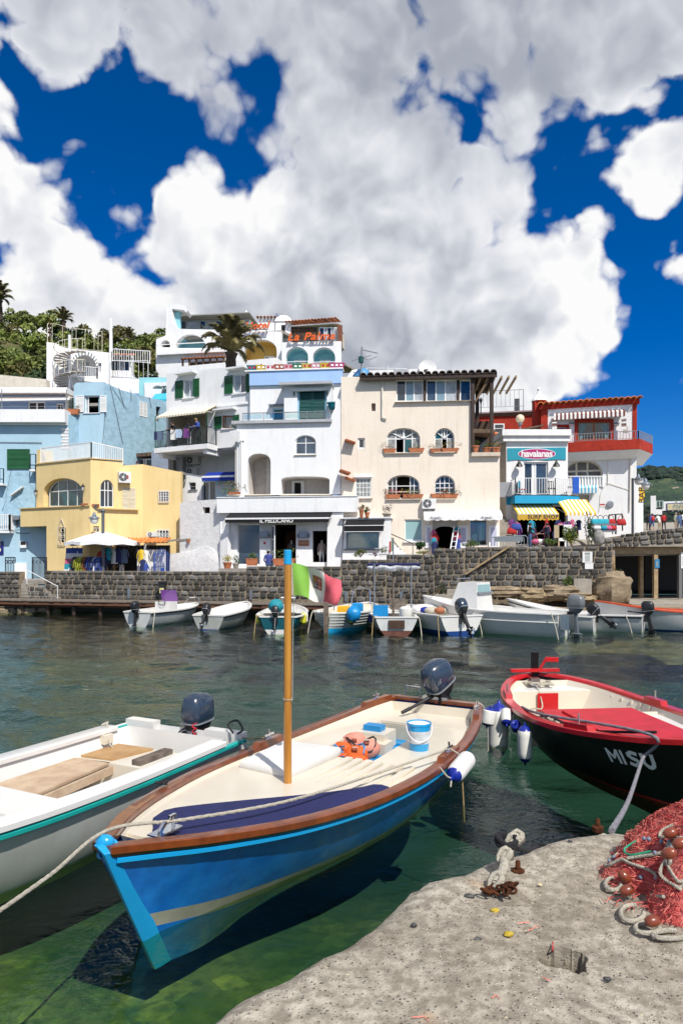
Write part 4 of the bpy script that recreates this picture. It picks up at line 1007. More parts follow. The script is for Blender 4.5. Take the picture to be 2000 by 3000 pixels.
mb=MB();rlg(mb,[SH.pt(q0,.7),SH.pt((q1[0],q0[1]),.7),SH.pt((q1[0],q0[1]),.02)],q1[1]-q0[1],.16,.02,.025);mb.bd('bars',M.white_metal,t);mb=MB();SH.box(mb,q0[0]-.1,q1[0]+.1,q0[1]-.3,q0[1]-.004,0,.8);mb.bd('slab',WS_,t)
ctr=SH.uv(*c1(572,800),1.2);t=th_('spiral_staircase','rusty white spiral staircase on the hillside house','staircase',(ctr.x,ctr.y,SH.sz(*c1(572,905))[1]))
zb0,zt0=SH.sz(*c1(572,905),1.2)[1],SH.sz(*c1(572,570),1.2)[1];mb=MB();mb.tube([V((ctr.x,ctr.y,zb0)),V((ctr.x,ctr.y,zt0+1.2))],.12,8);mb.bd('pole',M.white_metal,t);N=30;hp=[]
for k in range(N):
 a=2*pi*k/15+.6;z=lp(zb0,zt0,k/N);r=1.25;mb=MB();p0=V((ctr.x,ctr.y,z));pa=p0+V((cos(a),sin(a),0))*r;pb=p0+V((cos(a+.40),sin(a+.40),0))*r;mb.prism([p0,pa,pb],(0,0,.05));mb.bd('tread',pl_('tread_grey',(.42,.38,.34),.7),t);hp.append(pa+V((0,0,1.0)))
mb=MB();mb.tube(hp,.03,5);[mb.bar(p_-V((0,0,1.0)),p_,.025)for p_ in hp];mb.bd('handrail',M.cream_iron,t)
t=th_('railing','thin rusty roof railing on top of the spiral stair house','railing',SH.uv(200,1010));mb=MB();rlg(mb,[SH.uv(*c1(x,y),-.2)for x,y in((392,532),(470,536),(560,562),(660,574),(740,580),(840,592))],1.8,.3,.011,.016);mb.bd('bars',M.cream_iron,t)
for x,y0,y1,lab in((905,880,312,'tall white mast pole beside the hillside house'),(916,590,314,'thin grey pole next to the tall white mast'),(410,525,300,'thin rusty pole at the left corner of the spiral stair house')):
 p=SH.uv(*c1(x,y0),.2);q=SH.uv(*c1(x,y1),.2);t=th_('pole',lab,'pole',p);mb=MB();mb.tube([p,lp(p,q,.5),q],[.11 if 'tall'in lab else .05,.09 if 'tall'in lab else .045,.05 if 'tall'in lab else .03],8);mb.bd('shaft',M.white_metal if 'white'in lab else M.rust if 'rusty'in lab else M.dull_steel,t)
SE=Wall((324,61),(452,61));he=SE.loop(cq(c1,912,650,1060,745));se=th_('house','small white annex with tiled eave and terrace railing on the hill','house',SE.pt((2,16)))
panel('wall',SE,[SE.sz(*c1(905,990)),SE.sz(*c1(1240,990)),SE.sz(*c1(1225,845)),SE.sz(*c1(1085,790)),SE.sz(*c1(1080,615)),SE.sz(*c1(905,605))],[he],WS_,se,.4,.25)
wn(se,SE,he,(.33,.66),(),off=-.15,fw=.06,glass=(M.glass_blue,M.curtain,M.glass));q0,q1=SE.sz(*c1(905,605)),SE.sz(*c1(1082,615));tst(se,SE,q0[0],q1[0],q0[1]+.25,-1.2,.35,.5,pitch=.3)
mb=MB();q0,q1=SE.sz(*c1(905,635),.3),SE.sz(*c1(1080,648),.3);SE.box(mb,q0[0],q1[0],q1[1],q0[1],.02,.5);mb.bd('eave_board',M.dark_wood,se)
mb=MB();q0,q1=SE.sz(*c1(905,1000),1.5),SE.sz(*c1(1215,840),1.5);SE.box(mb,q0[0],q1[0],q0[1],q1[1],0,1.5);mb.bd('terrace',WS_,se)
t=th_('railing','white terrace railing of the small annex on the hill','railing',SE.pt(q0,1.4));mb=MB();rlg(mb,[SE.pt((q0[0],q1[1]),1.45),SE.pt((q1[0],q1[1]),1.45)],1.9,.4,.012,.02);rlg(mb,[SE.pt((q0[0],q1[1]+2.0),.9),SE.pt((q1[0],q1[1]+1.8),.9)],1.1,.2,.02,.03);mb.bd('bars',M.white_metal,t)
HA=Wall((454,66),(824,64));ho=th_('hotel','white arcaded hotel on the hill with orange letters','hotel',HA.pt((6,15)))
ha1=HA.loop(carch(c3,131,199,345,385,398));ha2=HA.loop(carch(c3,240,464,302,398,404));ha3=HA.loop(carch(c3,745,988,340,430,500,14,2.3))
oo=HA.loop(c3(92,900,1022,900,1022,282,640,270,275,262,240,240,224,195,214,130,172,130,166,310,95,340))
panel('wall',HA,oo,[ha1,ha2,ha3],WS_,ho,.5,.7)
for h,m_ in((ha1,M.grey_room),(ha2,M.cyan_arch),(ha3,M.ochre_arch)):room(ho,HA,h,-.65,.9,m_)
for(x0,y0,x1_,y1)in((335,370,403,402),):wn(ho,HA,HA.loop(cq(c3,x0,y0,x1_,y1)),(.5,),(),off=-1.45,fw=.08)
wn(ho,HA,HA.loop(cq(c3,868,430,942,498)),(.35,),(),off=-1.45,fw=.1,glass=(M.glass,M.white_paint))
mb=MB();q0,q1=HA.sz(*c3(95,455),.5),HA.sz(*c3(610,405),.5);HA.box(mb,q0[0],q1[0],q0[1],q1[1],-.5,.5);q0,q1=HA.sz(*c3(95,402),.5),HA.sz(*c3(610,385),.5);HA.box(mb,q0[0],q1[0],q0[1]+.25,q0[1]+.33,.42,.48);mb.bd('balcony',WS_,ho)
mb=MB();pts=[HA.uv(*c3(x,y),0)for x,y in((170,132),(172,84),(260,78),(310,88),(332,125),(318,140),(300,122),(258,118),(214,112),(214,132))];mb.prism(pts,V((0,1.6,0)));mb.bd('tower_top',WS_,ho)
mb=MB();q0,q1=HA.sz(*c3(228,262),-.4),HA.sz(*c3(270,130),-.4);HA.box(mb,q0[0],q1[0],q0[1],q1[1],-.8,-.5);mb.bd('teal_pier',M.cyan_arch,ho)
HG=Wall((525,69),(745,68));mb=MB();q0,q1=HG.sz(*c3(265,262)),HG.sz(*c3(800,190));loops=HG.loop(cq(c3,268,200,800,264))
wn(ho,HG,loops,(.08,.28,.36,.5,.62,.72,.86),(),off=0,fw=.12,bw=.14,frame=pl_('green_frame',(.28,.33,.30),.6),glass=(M.glass,M.curtain,M.glass,M.net_curtain))
mb=MB();q0,q1=HG.sz(*c3(258,182)),HG.sz(*c3(800,172));HG.box(mb,q0[0],q1[0],q0[1],q1[1]+.1,-3.5,.8);mb.bd('canopy_roof',pl_('roof_grey',(.30,.31,.28),.7),ho)
mb=MB();roofslab(mb,[HA.pt((0,0),-.4),HA.pt((HA.L,0),-.4),(2,78),(-16,80)],HA.sz(600,968)[1]-.5,HA.sz(600,968)[1]-.25);mb.box(-17.8,-17.4,66.6,80,10,24);mb.bd('roof',M.paving,ho)
for x,y,r in((762,165,.45),(490,160,.9)):
 p=HG.uv(*c3(x,y+12),-1.2);mb=MB();(mb.lathe([(r,-.5),(r*.9,0),(r*.3,.5),(.05,.7)],p,10)if r<.5 else mb.box(p.x-1,p.x+1,p.y,p.y+1,p.z-.6,p.z+.1));mb.bd('chimney',WS_,ho)
HS=Wall((752,73),(822,73));mb=MB();q0,q1=HS.sz(*c3(850,290)),HS.sz(*c3(1000,176));HS.box(mb,q0[0],q1[0],q0[1],q1[1],-3,0);mb.bd('stair_tower',WS_,ho);tst(ho,HS,q0[0]-.2,q1[0]+.2,q1[1]+.25,-1.5,.35,.35,pitch=.34)
mb=MB();p=HS.uv(*c3(990,240),.2);q=HS.uv(*c3(990,150),.2);mb.tube([p,q],.17,8);mb.bd('flue',M.steel,ho)
HP=Wall((826,63.2),(999,62.6));hp_=th_('hotel_wing','white hotel wing with two blue arches and orange name letters','hotel',HP.pt((3,15)))
b1=HP.loop(carch(c3,1056,1220,395,470,546));b2=HP.loop(carch(c3,1255,1420,398,472,548))
panel('wall',HP,HP.loop(c3(1020,900,1466,900,1464,352,1026,362)),[b1,b2],WS_,hp_,.5,.7)
for b_,xa,xb in((b1,1097,1182),(b2,1290,1374)):
 room(hp_,HP,b_,-.6,.9,M.cyan_arch);wn(hp_,HP,HP.loop(cq(c3,xa,458,xb,534)),(.5,),(),off=-1.4,fw=.12,glass=(M.curtain,M.white_paint))
mb=MB()
for b_ in(b1,b2):z=b_[0][1];rlg(mb,[HP.pt((b_[0][0],z+.05),-.05),HP.pt((b_[1][0],z+.05),-.05)],.45,3,.02,.03)
mb.bd('rail',M.white_metal,hp_)
HV=Wall((838,66),(990,65));lo=HV.loop(cq(c3,1068,250,1285,352));wn(hp_,HV,lo,(.48,),(),off=0,fw=.1,frame=M.dark_wood,glass=M.brown_room);lo=HV.loop(cq(c3,1300,250,1425,352));wn(hp_,HV,lo,(.28,.5,.75),(),off=.0,fw=.08,glass=(M.glass_blue,M.curtain,M.glass,M.curtain))
mb=MB();q0,q1=HV.sz(*c3(1060,250)),HV.sz(*c3(1440,222));HV.box(mb,q0[0],q1[0],q0[1],q1[1],-3,.1);q0,q1=HV.sz(*c3(1425,352)),HV.sz(*c3(1445,250));HV.box(mb,q0[0],q1[0],q0[1],q1[1],-3,.1);mb.bd('pavilion',pl_('cream_wall',(.66,.6,.5),.85),hp_)
q0,q1=HV.sz(*c3(1058,222)),HV.sz(*c3(1440,218));tst(hp_,HV,q0[0],q1[0],q0[1]+.45,-2.0,.6,.5,pitch=.3,rows=2)
mb=MB();mb.prism([HV.uv(*c3(x,y),.5)for x,y in((1440,225),(1474,236),(1474,385),(1460,352),(1440,350))],V((0,2.4,0)));mb.bd('side_roof',pl_('dull_tile',(.20,.07,.04),.8),hp_)
mb=MB();p=HV.uv(*c3(1036,350),.2);w=.75;z2=HV.sz(*c3(1036,212))[1];mb.box(p.x-w,p.x+w,p.y,p.y+1,p.z-1,z2);mb.loft([[V((p.x+x*w*k,p.y+.5+y*.55*k,z))for x,y in((-1,-1),(1,-1),(1,1),(-1,1))]for k,z in((1.1,z2),(.9,z2+.35),(.35,z2+.7))]);mb.bd('chimney',WS_,hp_);mb=MB();mb.box(p.x-.18,p.x+.18,p.y-.02,p.y+.1,z2-1.0,z2-.35);mb.bd('chimney_opening',M.dark_room,hp_)
sg=th_('sign_letters','orange script letters of the word Hotel on the roof edge','sign',HA.uv(*c3(835,270),.3));txm('letters','Hotel',.92,M.orange_letter,sg,HA.uv(*c3(836,240),.45),HA.t,(0,0,1),.06,.28,1.0,bold=.018,sx=1.12)
mb=MB();mb.bar(HA.uv(*c3(750,266),.4),HA.uv(*c3(922,266),.4),.06);[mb.bar(HA.uv(*c3(x,285),.3),HA.uv(*c3(x,264),.4),.06)for x in(760,835,910)];mb.bd('frame',M.grey_iron,sg)
sg=th_('sign_letters','orange script letters La Palma above the two blue arches','sign',HP.uv(*c3(1240,350),.3));txm('letters','La Palma',.98,M.orange_letter,sg,HP.uv(*c3(1240,320),.3),HP.t,(0,0,1),.06,.28,1.1,bold=.018,sx=1.15)
mb=MB();mb.bar(HP.uv(*c3(1070,347),.25),HP.uv(*c3(1415,347),.25),.06);[mb.bar(HP.uv(*c3(x,360),.05),HP.uv(*c3(x,346),.25),.06)for x in(1090,1240,1400)];mb.bd('frame',M.grey_iron,sg)
HC=Wall((505,60),(822,57));q0,q1=HC.sz(*c3(228,580)),HC.sz(*c3(1005,500));tw=th_('terrace_wall','pale blue terrace wall behind the palm below the hotel','wall',HC.pt((3,18)))
mb=MB();HC.box(mb,q0[0],q1[0],q0[1]-3,q1[1]-.4,-.4,0);mb.bd('wall',M.pale_cyan,tw);mb=MB();HC.box(mb,q0[0]-.1,q1[0],q1[1]-.395,q1[1]+.15,-.8,.5);mb.bd('coping',WS_,tw)
t=th_('tiled_canopy','low tiled canopy on timber posts below the hotel balcony','canopy',HA.uv(*c3(440,490),1.5));HK=Wall(HA.pt((0,0),2.2),HA.pt((HA.L,0),2.2),False);q0,q1=HK.sz(*c3(285,462)),HK.sz(*c3(605,462));tst(t,HK,q0[0],q1[0],q0[1]+.15,-1.8,.3,.55,pitch=.3)
mb=MB();HK.box(mb,q0[0],q1[0],q0[1]-.35,q0[1]-.2,-.1,.1);[HK.box(mb,s-.08,s+.08,q0[1]-1.4,q0[1]-.3,-.08,.08)for s in[lp(q0[0]+.1,q1[0]-.1,k/6)for k in range(7)]];mb.bd('timber',M.old_wood,t);mb=MB();HK.box(mb,q0[0],q1[0],q0[1]-1.5,q0[1]-.1,-2,-1.8);mb.bd('back',M.brown_room,t)
t=th_('arcade_wall','low white wall with small cyan arches left of the shuttered house','wall',P(465,1150,57));AW=Wall((430,57),(497,56.5));panel('wall',AW,AW.loop(c3(15,1150,192,1150,192,655,8,662)),[AW.loop(carch(c3,68,142,680,704,706)),AW.loop(carch(c3,160,236,680,704,706)[:1]+c3(188,706,188,682)+carch(c3,160,236,680,704,706)[8:])],WS_,t,.4,.5)
mb=MB();mb.box(*[AW.uv(440,1140).x-1,AW.uv(497,1140).x,57.2,57.3,12,AW.sz(450,1120)[1]+.5]);mb.bd('back',M.cyan_arch,t)
q0,q1=AW.sz(*c3(58,728),.8),AW.sz(*c3(190,770),.8);awning('awning','turquoise awning under the small cyan arches',AW,q0[0],q1[0],q0[1],.9,.7,(M.cyan_cloth,pl_('cyan_cloth_light',(.10,.5,.6),.8)),12,.2)
awning('awning','blue awning left of the small cyan arches on the hill',SE,SE.sz(*c1(985,880),1.6)[0],SE.sz(*c1(1215,900),1.6)[0],SE.sz(*c1(1000,878),1.6)[1],2.4,.9,(pl_('awning_blue',(.015,.12,.32),.8),),6,.25)
GS=Wall((488,47.2),(732,44.2));gs=th_('house','white house with dark green shutters and a balcony of people','house',GS.pt((2,4)))
w1=GS.loop(cq(c3,297,640,374,768));w2=GS.loop(cq(c3,665,600,762,735));w3=GS.loop(cq(c3,582,903,668,998));hbal=GS.loop(c3(187,1125,472,1118,472,862,187,885))
zlow=GS.sz(*c3(400,1160))[1]
panel('wall',GS,[(0,zlow),(GS.L+.4,zlow),(GS.L+.4,GS.sz(*c3(880,520))[1]-.3),GS.sz(*c3(870,520)),(0,GS.sz(*c3(190,592))[1])],[w1,w2,w3,hbal],WS_,gs,.45,.3)
mb=MB();lo=[GS.sz(*c3(x,y))for x,y in((187,872),(790,818),(790,806),(187,858))];mb.prism([GS.pt(q,.07)for q in lo],-GS.n*.065);mb.bd('string_course',WS_,gs)
wn(gs,GS,w1,(.5,),(),off=-.12,fw=.06,glass=M.curtain);wn(gs,GS,w2,(.5,),(),off=-.12,fw=.06,glass=(M.curtain,M.glass_blue));wn(gs,GS,w3,(.16,),(),off=-.1,fw=.09,frame=M.frame_wood,glass=M.net_curtain)
for(xa,ya,xb,yb)in((240,643,297,780),(372,628,417,768),(605,606,665,746),(762,593,788,733),(530,908,582,1003),(668,897,712,995)):
 q0,q1=GS.sz(*c3(xa,yb)),GS.sz(*c3(xb,ya));slt(gs,GS,q0[0],q1[0],q0[1],q1[1],.07,M.green_shutter)
for xa,xb,y0,y1 in((264,398,612,590),(637,775,578,552),(546,693,878,850)):
 q0,q1=GS.sz(*c3(xa,y0)),GS.sz(*c3(xb,y1));mb=MB();s0,s1,z0,z1=q0[0],q1[0],q0[1],q1[1];mb.hexa([GS.pt((s0,z0),.5),GS.pt((s1,z0),.5),GS.pt((s1,z0),0),GS.pt((s0,z0),0),GS.pt((s0,z0+.1),.5),GS.pt((s1,z0+.1),.5),GS.pt((s1,z1+.12),.0),GS.pt((s0,z1+.12),.0)]);mb.bd('window_hood',WS_,gs)
for(xa,xb,y)in((293,380,770),(660,766,737),(578,672,1000)):q0,q1=GS.sz(*c3(xa,y+6)),GS.sz(*c3(xb,y));mb=MB();GS.box(mb,q0[0],q1[0],q0[1],q1[1]-.02,0,.09);mb.bd('sill',WS_,gs)
mb=MB();z=GS.sz(*c3(190,592))[1];roofslab(mb,[GS.pt((0,0),-.4),GS.pt((GS.L+.4,0),-.4),(-4,58),(-14,58)],z-.9,z-.7);mb.box(GS.pt((0,0)).x,GS.pt((0,0)).x+.35,47.7,56,4,z-.2);mb.bd('roof',M.paving,gs)
room(gs,GS,hbal,-.4,1.6,pl_('cream_room',(.62,.55,.45),.9));mb=MB();q=GS.loop(cq(c3,375,915,462,1120));mb.prism([GS.pt(p_,-1.85)for p_ in q],-GS.n*.05);mb.bd('balcony_door',M.green_shutter,gs)
mb=MB();q=GS.loop(cq(c3,385,930,455,1120));mb.prism([GS.pt(p_,-1.83)for p_ in q],GS.n*.01);mb.bd('door_opening',M.dark_room,gs)
BO=1.1;q0,q1=GS.sz(*c3(80,1136),BO),GS.sz(*c3(474,1122),BO);zf=(q0[1]+q1[1])/2
bal=th_('balcony','cantilevered white balcony slab with a black railing hung with washing','balcony',GS.pt(((q0[0]+q1[0])/2,zf-.3),.5))
mb=MB();GS.box(mb,q0[0],q1[0],zf-.32,zf,.003,BO);GS.box(mb,q0[0],.0,zf-.32,zf,-1.9,.003);[GS.box(mb,s,s+.28,zf-.62,zf-.322,-.5,BO-.15)for s in(q1[0]-.4,q0[0]+.3)];mb.bd('slab',WS_,bal)
rp=[GS.pt((q0[0]+.05,zf),-1.6),GS.pt((q0[0]+.05,zf),BO-.06),GS.pt((q1[0]-.05,zf),BO-.06),GS.pt((q1[0]-.05,zf),.05)]
mb=MB();rlg(mb,rp,1.12,.115,.012,.02);mb.bd('railing',pl_('dark_green_iron',(.012,.03,.028),.5),bal)
BALF=dict(W=GS,z=zf,o=BO,s0=q0[0],s1=q1[0])
qa,qb=GS.sz(*c3(100,915),BO),GS.sz(*c3(472,885),BO);awning('awning','cream and white striped awning over the balcony with three people',GS,qa[0]+.05,qb[0],GS.sz(*c3(300,858),0.05)[1],BO+.1,.62,(M.white_cloth,pl_('cream_stripe',(.62,.50,.26),.8)),34,.10)
mb=MB();mb.tube([GS.pt((q0[0]+.06,zf),BO-.06),GS.pt((q0[0]+.06,qa[1]+.1),BO-.06)],.03,6);mb.tube([GS.pt((q1[0]-.06,zf),BO-.06),GS.pt((q1[0]-.06,qb[1]),BO-.06)],.02,6);mb.bd('awning_post',M.green_shutter,bal)
GR=Wall(GS.pt((-.3,0),-2.3),GS.pt((GS.L,0),-2.3),False);mb=MB();GR.box(mb,-1.5,GR.L+.3,3,zlow+.2,-.3,0);mb.bd('recess_wall',WS_,gs);mb=MB();GS.box(mb,0,GS.L+.3,zlow-.02,zlow+.25,-2.3,-.46);mb.bd('soffit',WS_,gs)
ac_unit('upper air conditioner in the recess below the people balcony',GR,(547,1335,578,1361),.4,fan=.3);ac_unit('lower air conditioner in the recess beside the grey tank',GR,(546,1370,575,1392),.4,fan=.3)
t=th_('water_tank','grey water tank beside the air conditioners under the balcony','tank',GR.uv(523,1380,.6));p=GR.uv(523,1382,.6);mb=MB();mb.lathe([(.34,0),(.38,.05),(.38,1.5),(.33,1.62),(.1,1.66)],p,14);mb.bd('drum',M.ac_white,t,40);mb=MB();mb.box(p.x-1.9,p.x-.5,p.y-.1,p.y+.5,p.z-.1,p.z+1.5);mb.bd('metal_box',M.steel,t)
t=th_('glazed_veranda','low veranda with brown roof behind the yellow roof terrace','veranda',P(430,1360,51));VW=Wall((370,52),(480,50.5));q=VW.loop(cq(c2,1060,290,1330,385));wn(t,VW,q,(.16,.45,.52),(),off=0,fw=.12,bw=.14,glass=M.glass);q0,q1=VW.sz(*c2(1045,285),.3),VW.sz(*c2(1345,250),.3);mb=MB();VW.box(mb,q0[0],q1[0],q0[1],q0[1]+.25,-2,.5);mb.bd('roof',M.old_wood,t)
t=th_('planter_trough','row of reddish plants along the brown veranda','planter',VW.uv(385,1362,.6));mb=MB();p=VW.uv(388,1362,.6);mb.box(p.x-.6,p.x+.7,p.y-.2,p.y+.2,p.z-.25,p.z);mb.bd('trough',M.terracotta,t);mb=MB();lcl(mb,p+V((0,0,.15)),(.7,.2,.22),220,.1);mb.bd('foliage',pl_('leaf_red',(.22,.05,.03),.8),t)
LW=Wall((528,46.2),(592,45.6));LB=Wall((590,45.8),(692,45.2));lw=th_('low_house','pale bluish low house front with a scalloped blue awning','house',LB.pt((1,4)))
hw=LW.loop(cq(c4,150,485,206,548));panel('wall',LW,LW.loop(c4(80,680,255,680,255,432,82,398)),[hw],WS_,lw,.3,.25);wn(lw,LW,hw,(),(.5,),off=-.12,fw=.05,frame=M.dull_steel);q0,q1=LW.sz(*c4(148,552)),LW.sz(*c4(222,545));mb=MB();LW.box(mb,q0[0],q1[0],q0[1],q1[1],0,.1);mb.bd('sill',M.dull_steel,lw)
hd=LB.loop(cq(c4,260,475,368,640));panel('blue_wall',LB,LB.loop(c4(250,680,560,680,560,440,250,440)),[hd],pl_('faint_blue',(.62,.76,.80),.85),lw,.3,.25);wn(lw,LB,hd,(.5,),(),off=-.1,fw=.07,bw=.1)
q0,q1=LB.sz(*c4(258,432),.9),LB.sz(*c4(524,428),.9);awning('awning','dark blue scalloped awning above the low house door',LB,q0[0],q1[0],q1[1]+.35,.95,.42,(M.blue_cloth,),16,.18,.1);mb=MB();LB.box(mb,q0[0],q1[0],q1[1]-.1,q1[1]+.02,.9,.97);tag(mb.bd('awning_bar',M.white_metal),'white front bar of the dark blue scalloped awning','bar')
LAMPW=Wall((528,46.1),(560,45.8));wall_lamp('small black wall lantern on the white wall right of the yellow house',LAMPW,545,1407,'wall lanterns',.7)
RWW=Wall((524,44.2),(668,42.4));rw=th_('rough_wall','rough whitewashed stone wall with a small dark vent','wall',RWW.pt((2,2)))
h=RWW.loop(cq(c4,262,688,322,738));top=c4(75,1300,480,1300,478,625,410,622,250,632,160,640,76,655)
panel('wall',RWW,RWW.loop(top),[h],M.white_rough,rw,.5,.3);room(rw,RWW,h,-.25,.3,M.brown_room)
mb=MB();n=16;rings=[]
for i in range(13):
 ring=[]
 for j in range(9):
  x=lp(-40,410,i/12);yb=1250;yt=ip(x,[(-40,1075),(70,1062),(170,1045),(240,1020),(290,1012),(350,1035),(400,1090),(420,1120)]);y=lp(yb,yt,j/8);o=.08+.13*(1-(j/8)**3)+.06*mn.noise(V((i*.9,j*.8,3)))
  ring.append(RWW.uv(*c4(x,y),o))
 ring.append(RWW.uv(*c4(x,yt+3),-.1));rings.append(ring)
mb.loft(rings,closed=False);mb.bd('mound',M.white_rough,rw,60)
mb=MB();q0,q1=RWW.sz(*c4(410,1280),.3),RWW.sz(*c4(470,900),.3);RWW.box(mb,q0[0],q1[0],q0[1],q1[1],.0,.35);mb.bd('buttress',WS_,rw)
mb=MB();[mb.add(*(lambda a,s_:([RWW.uv(*c4(x,y),.05)for x,y in((-30,975),(60,965),(160,955),(160,945),(40,950),(-30,962))],[(0,1,2,3,4,5)]))(0,0))];mb.bd('ledge_stone',M.concrete,rw)
ppt('small terracotta pot on the shoulder of the rough white wall',RWW.uv(*c4(146,980),.1),.12,.22,None)
SW=Wall((694,42.6),(996,41.9));so=th_('house','large white shop house with loggias over a black awning','house',SW.pt((3,2.6)))
aw=SW.loop(carch(c4,1022,1190,98,150,255,12,2.0));l1=SW.loop(carch(c4,632,820,248,320,585,14,2.3));l2=SW.loop(carch(c4,905,1302,435,465,580,14,2.6))
ztop=SW.sz(*c4(570,8))[1];zc=SW.sz(*c4(700,590))[1];zc2=SW.sz(*c4(700,722))[1]
panel('wall',SW,[(0,zc),(SW.L,zc),(SW.L,ztop),(0,ztop)],[aw,l1,l2],WS_,so,.4,.4)
wn(so,SW,aw,(.5,),(.62,),off=-.1,fw=.06,glass=M.glass_blue);mb=MB();q0,q1=SW.sz(*c4(1012,264)),SW.sz(*c4(1196,255));SW.box(mb,q0[0],q1[0],q0[1],q1[1]-.01,0,.1);mb.bd('sill',pl_('sill_cream',(.70,.64,.52),.7),so)
room(so,SW,l1,-.35,1.5,pl_('loggia_wall',(.66,.61,.56),.9));room(so,SW,l2,-.35,1.4,M.loggia_wall)
mb=MB();q=SW.loop(cq(c4,952,445,1060,600));mb.prism([SW.pt(p_,-1.66)for p_ in q],SW.n*.05);mb.bd('door_frame',M.white_paint,so);mb=MB();q=SW.loop(cq(c4,978,465,1032,600));mb.prism([SW.pt(p_,-1.60)for p_ in q],SW.n*.01);mb.bd('door_opening',M.dark_room,so)
mb=MB();q=SW.loop(cq(c4,750,240,825,600));mb.prism([SW.pt(p_,-1.2)for p_ in q],-SW.n*.3);mb.bd('loggia_pier',M.loggia_wall,so)
for xa,xb in((606,824),(894,1302),(462,585)):q0,q1=SW.sz(*c4(xa,592),.12),SW.sz(*c4(xb,584),.12);mb=MB();SW.box(mb,q0[0],q1[0],q0[1]-.0,q0[1]+.06,-.3,.14);mb.bd('sill',M.sill_cream,so)
S2=Wall(SW.pt((-1.15,0),.45),SW.pt((SW.L+1.75,0),.62),False);q0,q1=S2.sz(*c4(462,735)),S2.sz(*c4(1535,592));s_end=S2.sz(*c4(1535,600))[0]
mb=MB();S2.box(mb,0,s_end,q0[1],q1[1]-.05,-.5,0);S2.box(mb,0,s_end-.02,q1[1]-.049,q1[1],-.45,.05);mb.bd('terrace_front',WS_,so);mb=MB();S2.box(mb,0,s_end,q0[1]+.2,q0[1]+.4,-4,-.5);mb.bd('terrace_floor',M.paving,so);ZT=q0[1]
S3=Wall(SW.pt((-1.05,0),.1),SW.pt((SW.L+.9,0),.2),False);d1=S3.loop(cq(c4,546,826,732,1162));d2=S3.loop(cq(c4,822,830,1027,1180));d3=S3.loop(cq(c4,1163,882,1284,1140));zfl=2.62
d2=[(d2[0][0],zfl),(d2[1][0],zfl),d2[2],d2[3]];se_=S3.sz(*c4(1405,1000))[0]
panel('shop_front',S3,[(0,zfl-.3),(se_,zfl-.3),(se_,ZT),(0,ZT)],[d1,[(d2[0][0],zfl+.02),(d2[1][0],zfl+.02),d2[2],d2[3]],d3],WS_,so,.3,.25)
mb=MB();mb.prism([S3.pt(S3.sz(*c4(x,y)))for x,y in((1402,1300),(1418,735),(1300,735),(1290,820),(1285,1300))],S3.n*.28);mb.bd('buttress',WS_,so)
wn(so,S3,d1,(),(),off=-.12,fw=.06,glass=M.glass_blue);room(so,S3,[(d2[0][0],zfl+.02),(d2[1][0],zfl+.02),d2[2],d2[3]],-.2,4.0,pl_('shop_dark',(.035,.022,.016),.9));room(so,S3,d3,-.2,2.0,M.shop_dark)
mb=MB();q0,q1=S3.sz(*c4(824,1180)),S3.sz(*c4(856,832));W_=Wall(S3.pt((q0[0],0),-.02),S3.pt((q0[0]+.35,0),.65),False);wn(so,W_,[(0,zfl+.05),(.72,zfl+.05),(.72,q1[1]-.05),(0,q1[1]-.05)],(),(.3,.36,.68),off=0,fw=.09,name='glazed_door')
mb=MB();qa=S3.loop(carch(c4,868,1000,860,960,1180));mb.prism([S3.pt(p_,-2.6)for p_ in qa],-S3.n*.1);mb.bd('inner_arch',pl_('shop_red',(.12,.035,.02),.8),so)
q0,q1=S3.sz(*c4(447,736),.9),S3.sz(*c4(1325,736),.9);zaw=S3.sz(*c4(700,735),.06)[1]
at=awning('awning','long black shop awning lettered IL PELLICANO',S3,S3.sz(*c4(452,780),1.1)[0],S3.sz(*c4(1310,780),1.1)[0],S3.sz(*c4(700,728),.1)[1],1.1,S3.sz(*c4(700,728),.1)[1]-S3.sz(*c4(700,775),1.1)[1],(M.black_cloth,),5,.0);zv=S3.sz(*c4(700,775),1.1)[1];zv2=S3.sz(*c4(700,815),1.1)[1]
mb=MB();sa,sb=S3.sz(*c4(447,780),1.1)[0],S3.sz(*c4(1298,780),1.1)[0];S3.box(mb,sa,sb,zv-.10,zv-.02,1.06,1.16);mb.bd('front_bar',M.white_metal,at);mb=MB();S3.box(mb,sa,sb,zv2,zv-.105,1.10,1.125);mb.bd('valance',M.black_cloth,at)
txm('lettering','IL PELLICANO',.33,M.paper,at,S3.pt((S3.sz(*c4(866,800),1.13)[0],(zv2+zv-.1)/2),1.128),S3.t,(0,0,1),.004,0,1.0,bold=.006)
for x,lab in((769,'left bluish box lamp between shop window and door'),(1090,'right bluish box lamp between shop door and right window')):
 p=S3.uv(*c4(x,915),.0);t=th_('box_lamp',lab,'lamp',p-V((0,0,.2)),'bluish box lamps on the shop front');mb=MB();q=S3.sz(*c4(x,915));S3.box(mb,q[0]-.25,q[0]+.25,q[1]-.14,q[1]+.20,.05,.22);mb.bd('shade',pl_('lamp_steel',(.25,.31,.40),.35),t);mb=MB();S3.box(mb,q[0]-.37,q[0]+.37,q[1]-.20,q[1]-.143,0,.2);S3.box(mb,q[0]-.37,q[0]-.30,q[1]-.14,q[1]+.06,.06,.18);S3.box(mb,q[0]+.30,q[0]+.37,q[1]-.14,q[1]+.06,.06,.18);mb.bd('bracket',M.dull_steel,t)
